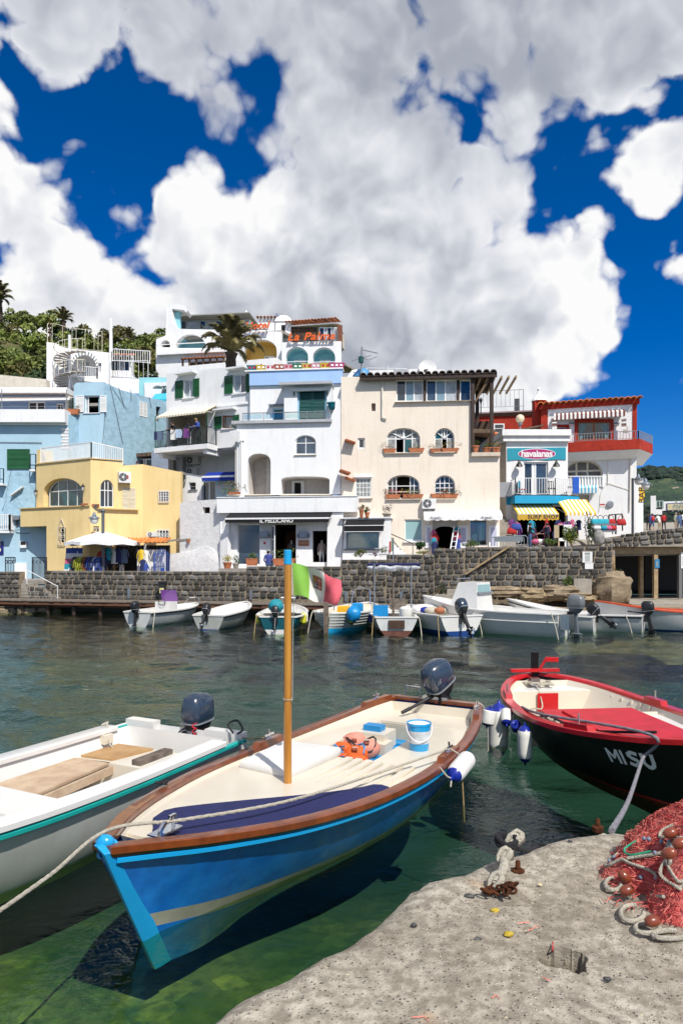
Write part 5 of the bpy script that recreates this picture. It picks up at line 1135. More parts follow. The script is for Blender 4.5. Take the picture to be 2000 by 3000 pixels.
q0,q1=S3.sz(*c4(1047,1006)),S3.sz(*c4(1134,960));t=th_('shop_sign','copper coloured plaque right of the shop door','sign',S3.pt(q0));mb=MB();S3.box(mb,q0[0],q1[0],q0[1],q1[1],0,.05);mb.bd('plate',pl_('copper',(.28,.10,.045),.5,vs=8),t);txm('lettering','Pellicano',.2,pl_('letter_tan',(.55,.35,.2)),t,S3.pt(((q0[0]+q1[0])/2,q0[1]+.17),.051),S3.t,(0,0,1),.003,.3);txm('lettering','Il',.16,M.letter_tan,t,S3.pt(((q0[0]+q1[0])/2,q1[1]-.14),.051),S3.t,(0,0,1),.003,.3)
q0,q1=S3.sz(*c4(761,992)),S3.sz(*c4(779,973));t=th_('small_notice','tiny red square notice left of the shop door','sign',S3.pt(q0));mb=MB();S3.box(mb,q0[0],q1[0],q0[1],q1[1],0,.02);mb.bd('plate',pl_('label_red',(.5,.02,.02)),t)
mb=MB();q0,q1=SW.sz(*c4(566,620)),SW.sz(*c4(606,150));SW.box(mb,q0[0],q1[0],q0[1],q1[1],.0,.10);q0,q1=SW.sz(*c4(560,150)),SW.sz(*c4(606,138));SW.box(mb,q0[0],q1[0],q0[1],q1[1],0,.2);mb.tube([SW.uv(*c4(582,150),.12),SW.uv(*c4(582,640),.12)],.07,8);mb.bd('downpipe',M.white_paint,so)
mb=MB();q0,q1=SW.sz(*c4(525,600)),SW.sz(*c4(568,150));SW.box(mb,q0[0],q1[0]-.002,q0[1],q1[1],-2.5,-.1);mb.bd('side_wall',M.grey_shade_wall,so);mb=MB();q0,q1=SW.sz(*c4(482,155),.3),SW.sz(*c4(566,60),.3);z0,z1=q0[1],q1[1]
mb.hexa([SW.pt((q0[0]+.5,z0),.2),SW.pt((q1[0]-.003,z0),.2),SW.pt((q1[0]-.003,z0),-1.2),SW.pt((q0[0]+.5,z0),-1.2),SW.pt((q0[0],z1),.3),SW.pt((q1[0]-.003,z1),.3),SW.pt((q1[0]-.003,z1),-1.4),SW.pt((q0[0],z1),-1.4)]);mb.bd('corner_bracket',WS_,so)
S4=Wall(SW.pt((.2,0),-1.3),SW.pt((SW.L-.0,0),-1.3),False);zu=S4.sz(*c3(1000,680))[1];zt_=S4.sz(*c3(1000,578))[1];d4=S4.loop(cq(c3,958,850,1042,965));sx0=S4.sz(*c3(790,700))[0];sx1=S4.sz(*c3(1462,600))[0]
panel('upper_wall',S4,[(sx0,ztop-.2),(sx1,ztop-.2),(sx1,zu),(sx0,zu)],[d4],WS_,so,.3,.2);wn(so,S4,d4,(),(),off=-.08,fw=.09,frame=pl_('light_blue_paint',(.30,.55,.72),.6),glass=M.teal_shutter)
mb=MB();S4.box(mb,sx0-.0,sx1+.1,zu,zt_,-.3,.16);mb.bd('blue_parapet',M.sky_blue_paint,so);mb=MB();S4.box(mb,sx0-.3,sx1+.15,zt_,zt_+.08,-.6,.24);S4.box(mb,sx0,sx1,zt_-.4,zt_-.2,-10,-.31);mb.bd('roof',WS_,so)
S5=Wall(SW.pt((2.0,0),-.55),SW.pt((SW.L,0),-.55),False);d5=S5.loop(cq(c3,1140,708,1358,955));q0,q1=S5.sz(*c3(1042,690)),S5.sz(*c3(1395,668));zr=q0[1];d5=[(d5[0][0],ztop+.05),(d5[1][0],ztop+.05),d5[2],d5[3]]
panel('bay_wall',S5,[(q0[0],ztop-.1),(q1[0],ztop-.1),(q1[0],zr),(q0[0],zr)],[d5],WS_,so,.74,.25);wn(so,S5,d5,(),(),off=-.12,fw=.12,frame=M.light_blue_paint,glass=M.dark_room)
i5=inset(d5,.13);(a_,b_)=(min(p_[0]for p_ in i5),max(p_[0]for p_ in i5));slt(so,S5,a_,(a_+b_)/2-.01,min(p_[1]for p_ in i5),max(p_[1]for p_ in i5),-.08,M.teal_shutter);slt(so,S5,(a_+b_)/2+.01,b_,min(p_[1]for p_ in i5),max(p_[1]for p_ in i5),-.08,M.teal_shutter)
mb=MB();qa,qb=S5.sz(*c3(1005,682),.4),S5.sz(*c3(1396,660),.4);S5.box(mb,qa[0],qb[0],zr,zr+.17,-.8,.5);mb.bd('bay_roof',pl_('lead_grey',(.42,.43,.45),.6),so)
t=th_('awning_roller','rolled awning box above the tall teal shutters','awning',S5.pt((d5[0][0],zr-.4),.1));mb=MB();S5.box(mb,S5.sz(*c3(1115,700))[0],S5.sz(*c3(1362,700))[0],zr-.34,zr-.18,.02,.2);mb.bd('box',M.ac_white,t);
for x in(1117,1360):mb=MB();mb.bar(S5.pt((S5.sz(*c3(x,700))[0],zr-.25),.1),S5.pt((S5.sz(*c3(x,700))[0],zr-.6),.05),.07);mb.bd('arm',M.grey_iron,t)
mb=MB();qa,qb=S4.sz(*c3(935,838)),S4.sz(*c3(1045,825));S4.box(mb,qa[0],qb[0],qa[1],qb[1],0,.35);mb.bd('door_hood',M.dull_steel,so)
S6=Wall(SW.pt((SW.L-.0,0),-.02),SW.pt((SW.L+.9,0),-1.9),False);q0,q1=SW.sz(*c3(1388,1000)),SW.sz(*c3(1440,775));mb=MB();lo=[SW.sz(*c3(1384,1000)),(SW.L,ztop),(SW.L,SW.sz(*c3(1448,790))[1]),SW.sz(*c3(1440,775)),SW.sz(*c3(1422,778)),SW.sz(*c3(1418,850)),SW.sz(*c3(1390,905))];mb.prism([SW.pt(p_,-.003)for p_ in lo],-SW.n*1.2);mb.bd('pier',WS_,so)
mb=MB();zq=SW.sz(*c3(1460,500))[1];lo=[(0,zc),(S6.L,zc),(S6.L,zq),(S6.L*.55,zq-.9),(S6.L*.5,zu+.2),(.05,ztop+1.2),(0,ztop)];mb.prism([S6.pt(p_)for p_ in lo],-S6.n*.4);mb.bd('side_wall',WS_,so)
for(xa,ya,xb,yb)in((1485,1075,1518,1125),(1448,1295,1500,1335),(1487,1350,1520,1375)):
 p=S6.uv(*c3(xa,ya),.02);mb=MB();d=.7;mb.hexa([p+V((0,0,-.25)),p+V((.55,.0,-.45)),p+V((.7,-.9,-.45)),p+V((.1,-.9,-.25))]+[p+V((0,0,-.15)),p+V((.55,.0,-.35)),p+V((.7,-.9,-.35)),p+V((.1,-.9,-.15))]);mb.bd('tiled_hood',M.roof_tile,so)
t=th_('plant_pot','turquoise glazed pot on the white parapet pier right of the glass balcony','pot',SW.uv(*c3(1398,862),-.2));p=SW.uv(*c3(1398,860),-.3);mb=MB();mb.lathe([(.12,0),(.24,.16),(.27,.34),(.33,.36),(.33,.42),(.25,.43)],p,14);mb.bd('pot',pl_('glazed_teal',(.01,.17,.22),.25),t,40)
mb=MB();SW.box(mb,-.3,SW.L-.5,ztop,ztop+.18,-1.3,.22);mb.bd('balcony_slab',M.lead_grey,so)
gb=th_('glass_balustrade','glass balcony railing in front of the teal doors','railing',SW.pt((3,ztop+.18),.1));zr0=ztop+.26;zr1=SW.sz(*c3(1000,880),.15)[1];ss=[SW.sz(*c3(x,920),.14)[0]for x in(735,890,1050,1213,1380)]
for a,b in zip(ss,ss[1:]):mb=MB();SW.box(mb,a+.06,b-.06,zr0,zr1-.06,.10,.115);mb.bd('pane',M.clear_glass,gb)
for s in ss:mb=MB();SW.box(mb,s-.022,s+.022,ztop+.18,zr1,.08,.13);mb.bd('post',M.steel,gb)
mb=MB();mb.tube([SW.pt((ss[0],zr1),.11),SW.pt((ss[-1],zr1),.11)],.03,8);mb.bd('handrail',M.dull_steel,gb);mb=MB();a=SW.pt((ss[0],0),.11);b=SW.pt((ss[0]-.9,0),-.1);mb.hexa([V((p_.x,p_.y+dy,z))for z in(zr0-.5,zr1-.9)for p_,dy in((b,0),(a,0),(a,.02),(b,.02))]);mb.bd('side_pane',M.clear_glass,gb)
PC=[('teal',(.02,.16,.20)),('yellow',(.60,.42,.03)),('white',(.72,.66,.66)),('rust red',(.36,.08,.04)),('pink',(.62,.35,.40)),('green',(.02,.18,.07)),('pale yellow',(.58,.46,.10)),('rose',(.60,.30,.36)),('golden',(.56,.40,.02)),('magenta',(.45,.06,.20))]
for k,(nm,col)in enumerate(PC):
 x=lp(824,1432,k/9);p=S4.uv(*c3(x,lp(583,566,k/9)),-.1);p=V((p.x,p.y,zt_+.08));t=th_('planter_box',nm+' painted planter box in the row on the white roof edge','planter',p,'painted planter boxes along the roof edge');pot_mesh(t,.3,.36,pl_('planter_'+nm.replace(' ','_'),col,.6),p,(.95,.34))
 mb=MB();[mb.cbox(p+V((dx,-.185,.2)),(.16,.012,.12))for dx in(-.28,0,.28)];mb.bd('motif',M.paper if k%2 else pl_('flower_red',(.45,.03,.05)),t)
AX=Wall((1008,41.2),(1144,40.7));ax=th_('annex','small white shop annex with a display window under a black awning','shop',AX.pt((1.4,2.8)));hx=AX.loop(cq(c6,95,428,362,582))
panel('wall',AX,AX.loop(c6(60,700,458,700,458,335,80,335)),[hx],WS_,ax,.3,.2);room(ax,AX,hx,-.2,1.2,M.shop_dark);wn(ax,AX,hx,(),(),off=-.06,fw=.06,frame=M.dull_steel,glass=M.clear_glass);mb=MB();q0,q1=AX.sz(*c6(76,594)),AX.sz(*c6(372,584));AX.box(mb,q0[0],q1[0],q0[1],q1[1],0,.12);mb.bd('sill',M.grey_iron,ax);mb=MB();q0,q1=AX.sz(*c6(95,522)),AX.sz(*c6(210,517));AX.box(mb,q0[0],q1[0],q0[1],q1[1],-1.1,-.6);mb.bd('shelf',pl_('shelf_gold',(.5,.32,.08)),ax)
zt2=AX.sz(*c6(300,333))[1];mb=MB();AX.box(mb,-.25,AX.L+.05,zt2,zt2+.07,-2.5,.1);mb.bd('terrace_slab',WS_,ax)
q0,q1=AX.sz(*c6(78,400),.8),AX.sz(*c6(400,400),.8);zt3=AX.sz(*c6(200,345),.05)[1];z4=AX.sz(*c6(200,388),.8)[1];at=awning('awning','short black awning over the annex display window',AX,q0[0],q1[0],zt3,.8,zt3-z4,(M.black_cloth,),3,.36);mb=MB();AX.box(mb,q0[0],q1[0],z4-.04,z4,.78,.83);AX.box(mb,q0[0],q1[0],z4-.40,z4-.365,.79,.82);mb.bd('trim',M.white_metal,at)
BH=Wall((1006,41.9),(1463,41.0));be=th_('house','tall beige house with arched windows and a timber roof terrace','house',BH.pt((4.5,3)))
zsill=BH.sz(*c5(700,436))[1];xr=BH.sz(*c5(1128,600))[0];xL=0;zledge=BH.sz(*c5(1240,870))[1];xw0=BH.sz(*c5(500,400))[0];zt=BH.sz(*c5(600,250))[1]
A1=BH.loop(carch(c5,428,700,655,740,858,14,2.1));A2=BH.loop(carch(c5,818,980,655,735,853,14));A3=BH.loop(carch(c5,430,694,1040,1125,1232,14,2.1));A4=BH.loop(carch(c5,818,986,1042,1125,1230,14))
n1=BH.loop(cq(c5,302,452,335,516));n2=BH.loop(cq(c5,190,736,248,824));n3=BH.loop(cq(c5,168,1064,300,1226));n4=BH.loop(cq(c6,573,340,720,514))
SHOP=BH.loop(cq(c6,804,342,1006,720));SHOP=[(SHOP[0][0],2.9),(SHOP[1][0],2.9),SHOP[2],SHOP[3]];SW2=BH.loop(cq(c6,1106,345,1250,556));gl=BH.loop(cq(c5,505,262,1118,436))
oo=[(0,2.2),(BH.L,2.2),(BH.L,zledge),(xr,zledge),(xr,zt),(0,zt-.2)]
oo[5]=(-.15,BH.sz(*c5(60,235))[1]);oo[0]=(-.15,2.2)
panel('wall',BH,oo,[A1,A2,A3,A4,n1,n2,n3,n4,SHOP,SW2,gl],M.beige_stucco,be,.45,.3)
brr=pl_('beige_room',(.16,.13,.11),.9)
wn(be,BH,A1,(.25,.52,.78),(.60,),off=-.2,fw=.06,bw=.07,glass=(M.net_curtain,M.net_curtain,M.glass_teal),gone={(1,0)});wn(be,BH,A2,(.36,.66),(.58,),off=-.2,fw=.06,glass=(M.net_curtain,M.glass_teal),gone={(1,0)})
wn(be,BH,A3,(.14,.27,.73,.86),(.28,.55),off=-.2,fw=.06,gone={(2,0),(2,1),(2,2)},back=brr);wn(be,BH,A4,(.25,.5,.75),(.24,.46,.68),off=-.2,fw=.06)
for A_,r0 in((A1,.16),(A2,.2)):
 xs_=[p_[0]for p_ in A_];c=(min(xs_)+max(xs_))/2;zb_=lp(min(p_[1]for p_ in A_),max(p_[1]for p_ in A_),.60);mb=MB();w=(max(xs_)-min(xs_))/2;h=max(p_[1]for p_ in A_)-zb_
 for a in(40,90,140):mb.bar(BH.pt((c,zb_),-.19),BH.pt((c+.9*w*cos(R(a)),zb_+.9*h*sin(R(a))),-.19),.06,.05)
 mb.prism([BH.pt((c+w*r0*cos(a),zb_+w*r0*sin(a)),-.17)for a in[pi*k/8 for k in range(9)]],-BH.n*.04);mb.bd('fan_bars',M.white_paint,be)
wn(be,BH,n1,(),(.6,),off=-.2,fw=.05,frame=M.frame_wood);wn(be,BH,n2,(),(),off=-.1,fw=.09,frame=M.white_paint);wn(be,BH,n3,(.25,.5,.75),(.25,.5,.75),off=-.03,fw=.07,bw=.035,glass=M.net_curtain)
mb=MB();q0,q1=BH.sz(*c5(156,1062)),BH.sz(*c5(306,1044));BH.box(mb,q0[0],q1[0],q0[1],q1[1],0,.14);mb.bd('lintel',WS_,be)
for xa,xb,y in((410,706,862),(812,984,856),(418,706,1240),(812,990,1238),(155,310,1232)):mb=MB();q0,q1=BH.sz(*c5(xa,y+5)),BH.sz(*c5(xb,y-4));BH.box(mb,q0[0],q1[0],q0[1],q1[1],-.0,.16);mb.bd('sill',pl_('sill_beige',(.62,.52,.42),.8),be)
mb=MB();q0,q1=BH.sz(*c5(490,446)),BH.sz(*c5(1122,434));BH.box(mb,q0[0],q1[0],q0[1],q1[1],0,.2);mb.bd('terrace_sill',M.sill_beige,be)
for xa,xb,fr in((505,726,(.33,.67)),(750,1000,(.31,.64)),(1026,1117,())):wn(be,BH,BH.loop(cq(c5,xa,258,xb,436)),fr,(),off=-.12,fw=.07,bw=.08,glass=(M.glass_blue,pl_('blind_blue',(.20,.32,.38),.25,spec=.9),M.curtain)if xb<1100 else M.glass)
mb=MB();[BH.box(mb,*(lambda a,b:(a[0],b[0],a[1],b[1]))(BH.sz(*c5(xa,436)),BH.sz(*c5(xb,248))),-.35,-.02)for xa,xb in((728,748),(1002,1022))];mb.bd('timber_post',M.dark_wood,be)
mb=MB();q0,q1=BH.sz(*c5(390,572),.08),BH.sz(*c5(390,250),.08);mb.tube([BH.pt(q1,.08),BH.pt(q0,.08),BH.pt((q0[0]+.25,q0[1]-.05),.1)],.06,7);mb.bd('downpipe',M.pipe,be)
zr=BH.sz(*c5(800,235))[1];mb=MB();s0,s1=BH.sz(*c5(205,250),.4)[0],BH.sz(*c5(1330,220),.4)[0];z0_,z1_=BH.sz(*c5(205,258),.4)[1],BH.sz(*c5(1325,228),.4)[1]
zz=(z0_+z1_)/2;BH.box(mb,s0,s1,zz-.05,zz+.16,.30,.42);BH.box(mb,s0,s1,zz+.165,zz+.22,-4.5,.46);mb.bd('timber_roof',M.dark_wood,be);tst(be,BH,s0,s1,zz+.26,-4.0,.5,.02,pitch=.42,m=pl_('slate_tile',(.16,.13,.12),.85,objrand=.2))
pg=th_('pergola','dark timber pergola posts at the right end of the beige roof terrace','pergola',BH.pt((xr+.8,zledge)))
mb=MB()
for x,o in((1131,.1),(1285,.1),(1167,-3.0)):
 a=BH.uv(*c5(x,862),o);b=BH.uv(*c5(x-4,245),o);mb=MB();mb.bar(a if x!=1131 else BH.uv(*c5(x,860),o),V((a.x,a.y,zz-.05)),.2,.2);mb.bd('post',M.dark_wood,pg)
for pa,pb,o in(((1140,460),(1258,258),.1),((1175,390),(1215,265),-2.5)):mb=MB();mb.bar(BH.uv(*c5(*pa),o),BH.uv(*c5(*pb),o),.12);mb.bd('brace',M.old_wood,pg)
mb=MB();[BH.box(mb,xr+.0+k*.42,xr+.1+k*.42,zz-.05,zz+.1,-4,.1)for k in range(7)];mb.bd('rafters',M.pale_wood,pg)
mb=MB();a=BH.sz(*c5(1126,632),.2);b=BH.sz(*c5(1312,660),.2);mb.hexa([BH.pt((a[0],a[1]-.45),.2),BH.pt((b[0],b[1]-.25),.2),BH.pt((b[0],b[1]+.1),-3.5),BH.pt((a[0],a[1]),-3.5),BH.pt((a[0],a[1]-.2),.2),BH.pt((b[0],b[1]-.05),.2),BH.pt((b[0],b[1]+.3),-3.5),BH.pt((a[0],a[1]+.3),-3.5)]);mb.bd('lower_roof',M.old_wood,pg)
mb=MB();q0,q1=BH.sz(*c5(1122,872),.25),BH.sz(*c5(1357,858),.25);BH.box(mb,q0[0],q1[0],q0[1]-.1,q0[1]+.12,-4,.25);mb.bd('terrace_slab',pl_('sill_beige',(.62,.52,.42),.8),be);ZB=q0[1]+.12
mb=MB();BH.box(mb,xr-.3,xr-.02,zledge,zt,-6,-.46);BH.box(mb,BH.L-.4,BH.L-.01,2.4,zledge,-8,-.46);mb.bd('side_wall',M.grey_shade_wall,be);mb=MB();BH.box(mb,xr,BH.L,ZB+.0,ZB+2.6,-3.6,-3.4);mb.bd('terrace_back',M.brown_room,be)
mb=MB();a=BH.uv(*c5(1132,742),-3.2);mb.box(a.x+.3,a.x+.9,a.y,a.y+.3,ZB,ZB+2);mb.bd('terrace_door',M.glass,be)
for x,lf,fl,lab in((1150,0,None,'largest pot with a green plant at the left of the beige terrace ledge'),(1238,0,4,'terracotta pot left of the pair on the beige terrace ledge'),(1268,0,None,'terracotta pot with a pale bush in the middle of the beige terrace ledge'),(1300,2,None,'small terracotta pot with yellow plant on the beige terrace ledge'),(1332,6,4,'wide planter of orange flowers at the right end of the beige terrace ledge')):
 p=BH.uv(*c5(x,850),.05);ppt(lab,(p.x,p.y,ZB),.24 if x==1150 else .18,.42 if x==1150 else .3,lf,.24,120,flower=fl)
for(W_,x,y,wd,lf,fl,lab)in((BH,450,858,.9,6,None,'left planter box under the upper wide arch of the beige house'),(BH,668,853,1.1,0,3,'right planter box under the upper wide arch of the beige house'),(BH,846,858,1.1,6,None,'left low tray under the upper narrow arch of the beige house'),(BH,945,854,1.2,6,4,'planter with drying orange plants under the upper narrow arch'),(BH,446,1232,.5,6,None,'small pot at the left corner of the lower wide arch'),(BH,488,1232,.9,3,4,'planter with red flowers left of the open lower window'),(BH,602,1230,.8,2,4,'yellow flower pot inside the open lower window'),(BH,660,1230,1.1,0,5,'long planter with green plants at the right of the lower wide arch'),(BH,845,1228,1.0,1,None,'planter with a tall green plant at the left of the lower narrow arch'),(BH,897,1228,.5,6,None,'small terracotta pot in the middle of the lower narrow arch'),(BH,950,1228,1.0,1,3,'planter with dark leaves at the right of the lower narrow arch')):
 p=BH.uv(*c5(x,y),.02);ppt(lab,p,.15,.24,lf,.26 if 'tall'not in lab else .4,110,square=(wd*.85,.2),flower=fl,size=.08,group='planters on the window sills of the beige house')
ac_unit('large white air conditioner above the white awning of the beige house',BH,(1236,1460,1277,1490),.4,fan=.36)
t=th_('roof_dome','bright blue domed water tank on the beige roof','tank',BH.uv(*c5(230,240),-1.5));p=BH.uv(*c5(230,245),-1.5);mb=MB();mb.lathe([(.56*cos(a),.62*sin(a))for a in[pi/2*k/8*.98 for k in range(9)]],p,20);mb.bd('dome',pl_('tank_blue',(.09,.33,.62),.5,vs=2,var=.15),t,50)
t=th_('antenna','tall television antenna beside the blue roof dome','antenna',BH.uv(*c5(216,235),-.8));mb=MB();A_=lambda x,y:BH.uv(*c5(x,y),-.8)
mb.tube([A_(216,240),A_(222,0),A_(224,-12)],.045,6);mb.tube([A_(228,14),A_(355,42)],.025,5);mb.tube([A_(140,105),A_(300,58)],.018,4);mb.tube([A_(180,70),A_(270,92)],.018,4);mb.tube([A_(270,100),A_(345,70)],.018,4);[mb.bar(A_(235+k*11,8+k*2.4),A_(233+k*11,24+k*2.4),.02)for k in range(11)];mb.bd('mast',M.dull_steel,t)
mb=MB();mb.lathe([(.16,0),(.16,.35),(.05,.4)],A_(216,118));mb.bd('booster',M.teal_shutter,t)
t=th_('roof_hut','low white roof hut with a satellite dish on the beige house','hut',BH.uv(*c5(700,215),-2.5));mb=MB()
for xa,xb,ya,yb in((470,905,222,205),(605,770,206,168),(770,900,206,172)):q0,q1=BH.sz(*c5(xa,ya+20),-2.5),BH.sz(*c5(xb,yb),-2.5);mb=MB();BH.box(mb,q0[0],q1[0],q0[1],q1[1],-4.2-(xa%7)*.1,-2.5);mb.bd('block',WS_,t)
q0,q1=BH.sz(*c5(245,225),-3),BH.sz(*c5(480,178),-3);mb=MB();BH.box(mb,q0[0],q1[0],q0[1],q1[1],-4,-3);mb.bd('parapet',WS_,t)
mb=MB();p=BH.uv(*c5(762,165),-2.3);mb.lathe([(.02,-.12),(.3,-.08),(.55,.05),(.57,.07),(.3,-.04),(.02,-.08)],p,18,M=Matrix.Rotation(R(75),3,'X'));mb.tube([p,p+V((0,.25,-.6))],.05,6);mb.bd('satellite_dish',M.ac_white,t,40)
mb=MB();p=BH.uv(*c5(748,185),-2.2);mb.box(p.x-.12,p.x+.05,p.y,p.y+.2,p.z-.25,p.z+.1);mb.bd('dish_arm',M.black_iron,t)
t=th_('roof_pipe_rail','thin white pipe railing on the beige roof','railing',BH.uv(*c5(440,215),-3));mb=MB();mb.tube([BH.uv(*c5(260,163),-3),BH.uv(*c5(592,168),-3),BH.uv(*c5(594,215),-3)],.025,5);[mb.bar(BH.uv(*c5(x,160 if x!=440 else 145),-3),BH.uv(*c5(x,220),-3),.04)for x in(265,440)];mb.bd('pipe',M.white_metal,t)
shop_in=room(be,BH,SHOP,-.2,4.5,M.dark_room);mb=MB();q=BH.loop(carch(c6,806,1004,396,470,720,12,2.4));zz_=[(q[0][0],2.9),(q[1][0],2.9)]
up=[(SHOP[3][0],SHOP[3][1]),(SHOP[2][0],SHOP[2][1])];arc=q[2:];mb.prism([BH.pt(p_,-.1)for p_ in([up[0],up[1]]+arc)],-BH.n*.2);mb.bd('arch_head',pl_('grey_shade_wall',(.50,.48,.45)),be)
room(be,BH,SW2,-.2,1.5,M.shop_dark);wn(be,BH,SW2,(),(),off=-.08,fw=.05,glass=M.clear_glass);wn(be,BH,n4,(),(),off=-.08,fw=.06,glass=M.blind_teal)
mb=MB();q0,q1=BH.sz(*c6(562,530)),BH.sz(*c6(732,516));BH.box(mb,q0[0],q1[0],q0[1],q1[1],0,.14);mb.bd('sill',WS_,be)
pl=pl_('lilac_panel',(.50,.50,.64),.6)
for xa,xb,lab in((740,798,'left open shutter board of the clothes shop'),(1024,1090,'middle open shutter board between shop arch and window'),(1262,1340,'right open shutter board with a white curtain')):q0,q1=BH.sz(*c6(xa,575)),BH.sz(*c6(xb,388));mb=MB();BH.box(mb,q0[0],q1[0],q0[1],q1[1],.02,.09);o=mb.bd('shutter_board',M.white_paint,be);mb=MB();BH.box(mb,q0[0]+.12,q1[0]-.12,q0[1]+.15,q1[1]-.15,.09,.10);mb.bd('board_panel',pl,o)
q0,q1=BH.sz(*c6(730,330),1.0),BH.sz(*c6(1376,322),1.0);za=BH.sz(*c6(1050,268),.05)[1];zb_=BH.sz(*c6(1050,312),1.0)[1];at=awning('awning','long white cloth awning with small script over the clothes shop',BH,q0[0],q1[0],za,1.0,za-zb_,(pl_('cloth_bright',(.82,.82,.82),.85),),9,.22,.05)
for x in(822,1238):txm('lettering','Angelo',.27,M.ink,at,BH.pt((BH.sz(*c6(x,322),1.02)[0],zb_-.12),1.006),BH.t,(0,0,1),.003,.35,.9)
for x in(760,1318):mb=MB();mb.bar(BH.uv(*c6(x,375),.03),BH.uv(*c6(x+12,335),.7),.09);mb.bd('bracket',WS_,be)
t=th_('stair_rail','thin dark handrail of the white steps beside the annex','railing',BH.uv(*c6(640,620),.9));mb=MB();mb.tube([BH.uv(*c6(458,458),.1),BH.uv(*c6(640,540),.6),BH.uv(*c6(640,640),.6)],.03,6);mb.bd('rail',M.grey_iron,t)
t=th_('white_steps','short flight of white steps between annex and beige house','staircase',BH.uv(*c6(500,620),.8));
for k in range(6):q0,q1=BH.sz(*c6(455,700),.9),BH.sz(*c6(478+k*26,533+k*19),.9-k*.0);mb=MB();BH.box(mb,q0[0],q1[0],q1[1]-.35,q1[1]-.002*k,.2+.1*k,.95+.05*k);mb.bd('step',WS_,t)
t=th_('stone_steps','steep stone steps in the gap right of the beige house','staircase',P(1470,1580,42))
for k in range(12):p=P(1462,1582-k*7.5,41.2+.45*k);mb=MB();mb.box(p.x,p.x+1.0,p.y,p.y+.6,p.z-.4,p.z);mb.bd('step',M.concrete,t)
HF=Wall((1482,45.2),(1662,45.2));hv=th_('house','white beach shop house with a turquoise signboard and turquoise balcony','house',HF.pt((2,3.6)))
zr=HF.sz(*c7(480,390))[1];dd=HF.loop(cq(c7,388,540,568,790));base=HF.sz(0,1600)[1];xl=HF.sz(*c7(258,500))[0]
big=HF.loop(cq(c7,345,870,700,1170));big=[(big[0][0],3.72),(big[1][0],3.72),big[2],big[3]]
panel('wall',HF,[(0,3.4),(HF.L,3.4),(HF.L,zr),(0,zr)],[dd,big],WS_,hv,.35,.25);room(hv,HF,big,-.3,5,M.dark_room);wn(hv,HF,dd,(.36,.5),(),off=-.15,fw=.1,bw=.1,glass=(M.glass,M.white_paint,M.glass_blue))
mb=MB();HF.box(mb,-.25,HF.L+.05,zr,zr+.35,-6,.25);HF.box(mb,-.35,HF.L+.1,zr+.352,zr+.75,-6,.4);mb.bd('roof',WS_,hv)
HLw=Wall(V((HF.pt((0,0)).x-1.0,50.5,0)),HF.pt((0,0),0),False);hwn=HLw.loop(cq(c7,262,878,300,1005));mb=MB();HLw.box(mb,0,HLw.L-.02,3.0,zr-.05,-.3,0);mb.bd('side_wall',pl_('side_beige',(.62,.54,.45),.88),hv)
mb=MB();q=HF.loop(c7(265,532,265,438,697,432,697,525,640,522,560,527,480,522,400,530,330,524));mb.prism([HF.pt(p_,.05)for p_ in q],-HF.n*.045);sb=mb.bd('signboard',M.sign_teal,hv)
C_=HF.sz(*c7(482,481));rx=HF.sz(*c7(621,481))[0]-C_[0];rz_=HF.sz(*c7(482,441))[1]-C_[1]
for k,(m_,f)in enumerate(((M.paper,1.0),(M.sign_magenta,.965))):mb=MB();mb.prism([HF.pt((C_[0]+rx*f*cos(a),C_[1]+(rz_-(rx-rx*f))*sin(a)),.052+.012*k)for a in[2*pi*i/36 for i in range(36)]],HF.n*.01);mb.bd('sign_oval',m_,sb)
txm('lettering','havaianas',.62,M.paper,sb,HF.pt((C_[0],C_[1]+.0),.076),HF.t,(0,0,1),.004,0,.92,bold=.018,sx=.98)
for x,lab in((343,'left black hooded lamp beside the balcony door'),(616,'right black hooded lamp beside the balcony door')):p=HF.uv(*c7(x,590),0);t=th_('wall_lamp',lab,'lamp',p,'black hooded lamps of the beach shop house');mb=MB();mb.lathe([(.24,0),(.2,.12),(.1,.25),(.05,.42),(.02,.45)],p+V((0,-.35,.1)),10);mb.tube([p+V((0,0,.3)),p+V((0,-.3,.5)),p+V((0,-.35,.5))],.03,5);mb.bd('hood',M.black_iron,t)
BBW=Wall(HF.pt((HF.sz(*c7(322,800),1.3)[0],0),1.3),HF.pt((HF.sz(*c7(625,800),1.3)[0],0),1.3),False);zb0=BBW.sz(*c7(450,845))[1];zb1=BBW.sz(*c7(450,788))[1]
xa=0;xb=BBW.L;e2=HF.sz(*c7(785,800),.2)[0];ebx=HF.pt((e2,0),.5);bb=th_('balcony','turquoise fronted balcony with white railing over the yellow awning','balcony',BBW.pt((2,zb0)))
fl=[BBW.pt((0,zb0)),BBW.pt((xb,zb0)),V((ebx.x,ebx.y,zb0)),HF.pt((e2,zb0),-.6),HF.pt((0,zb0),.003),BBW.pt((0,zb0),-1.29)];mb=MB();mb.prism(fl,(0,0,zb1-zb0));mb.bd('slab',M.turquoise_paint,bb);mb=MB();mb.prism([p_+V((0,0,zb1-zb0+.003))for p_ in fl],(0,0,.05));mb.bd('coping',M.black_iron,bb)
zh=BBW.sz(*c7(450,664))[1];mb=MB();rlg(mb,[BBW.pt((.05,zb1+.05),-1.2),BBW.pt((.05,zb1+.05),-.06),BBW.pt((xb-.03,zb1+.05),-.06),V((ebx.x-.1,ebx.y+.03,zb1+.05))],zh-zb1,.16,.014,.02);mb.bd('railing',M.white_metal,bb)
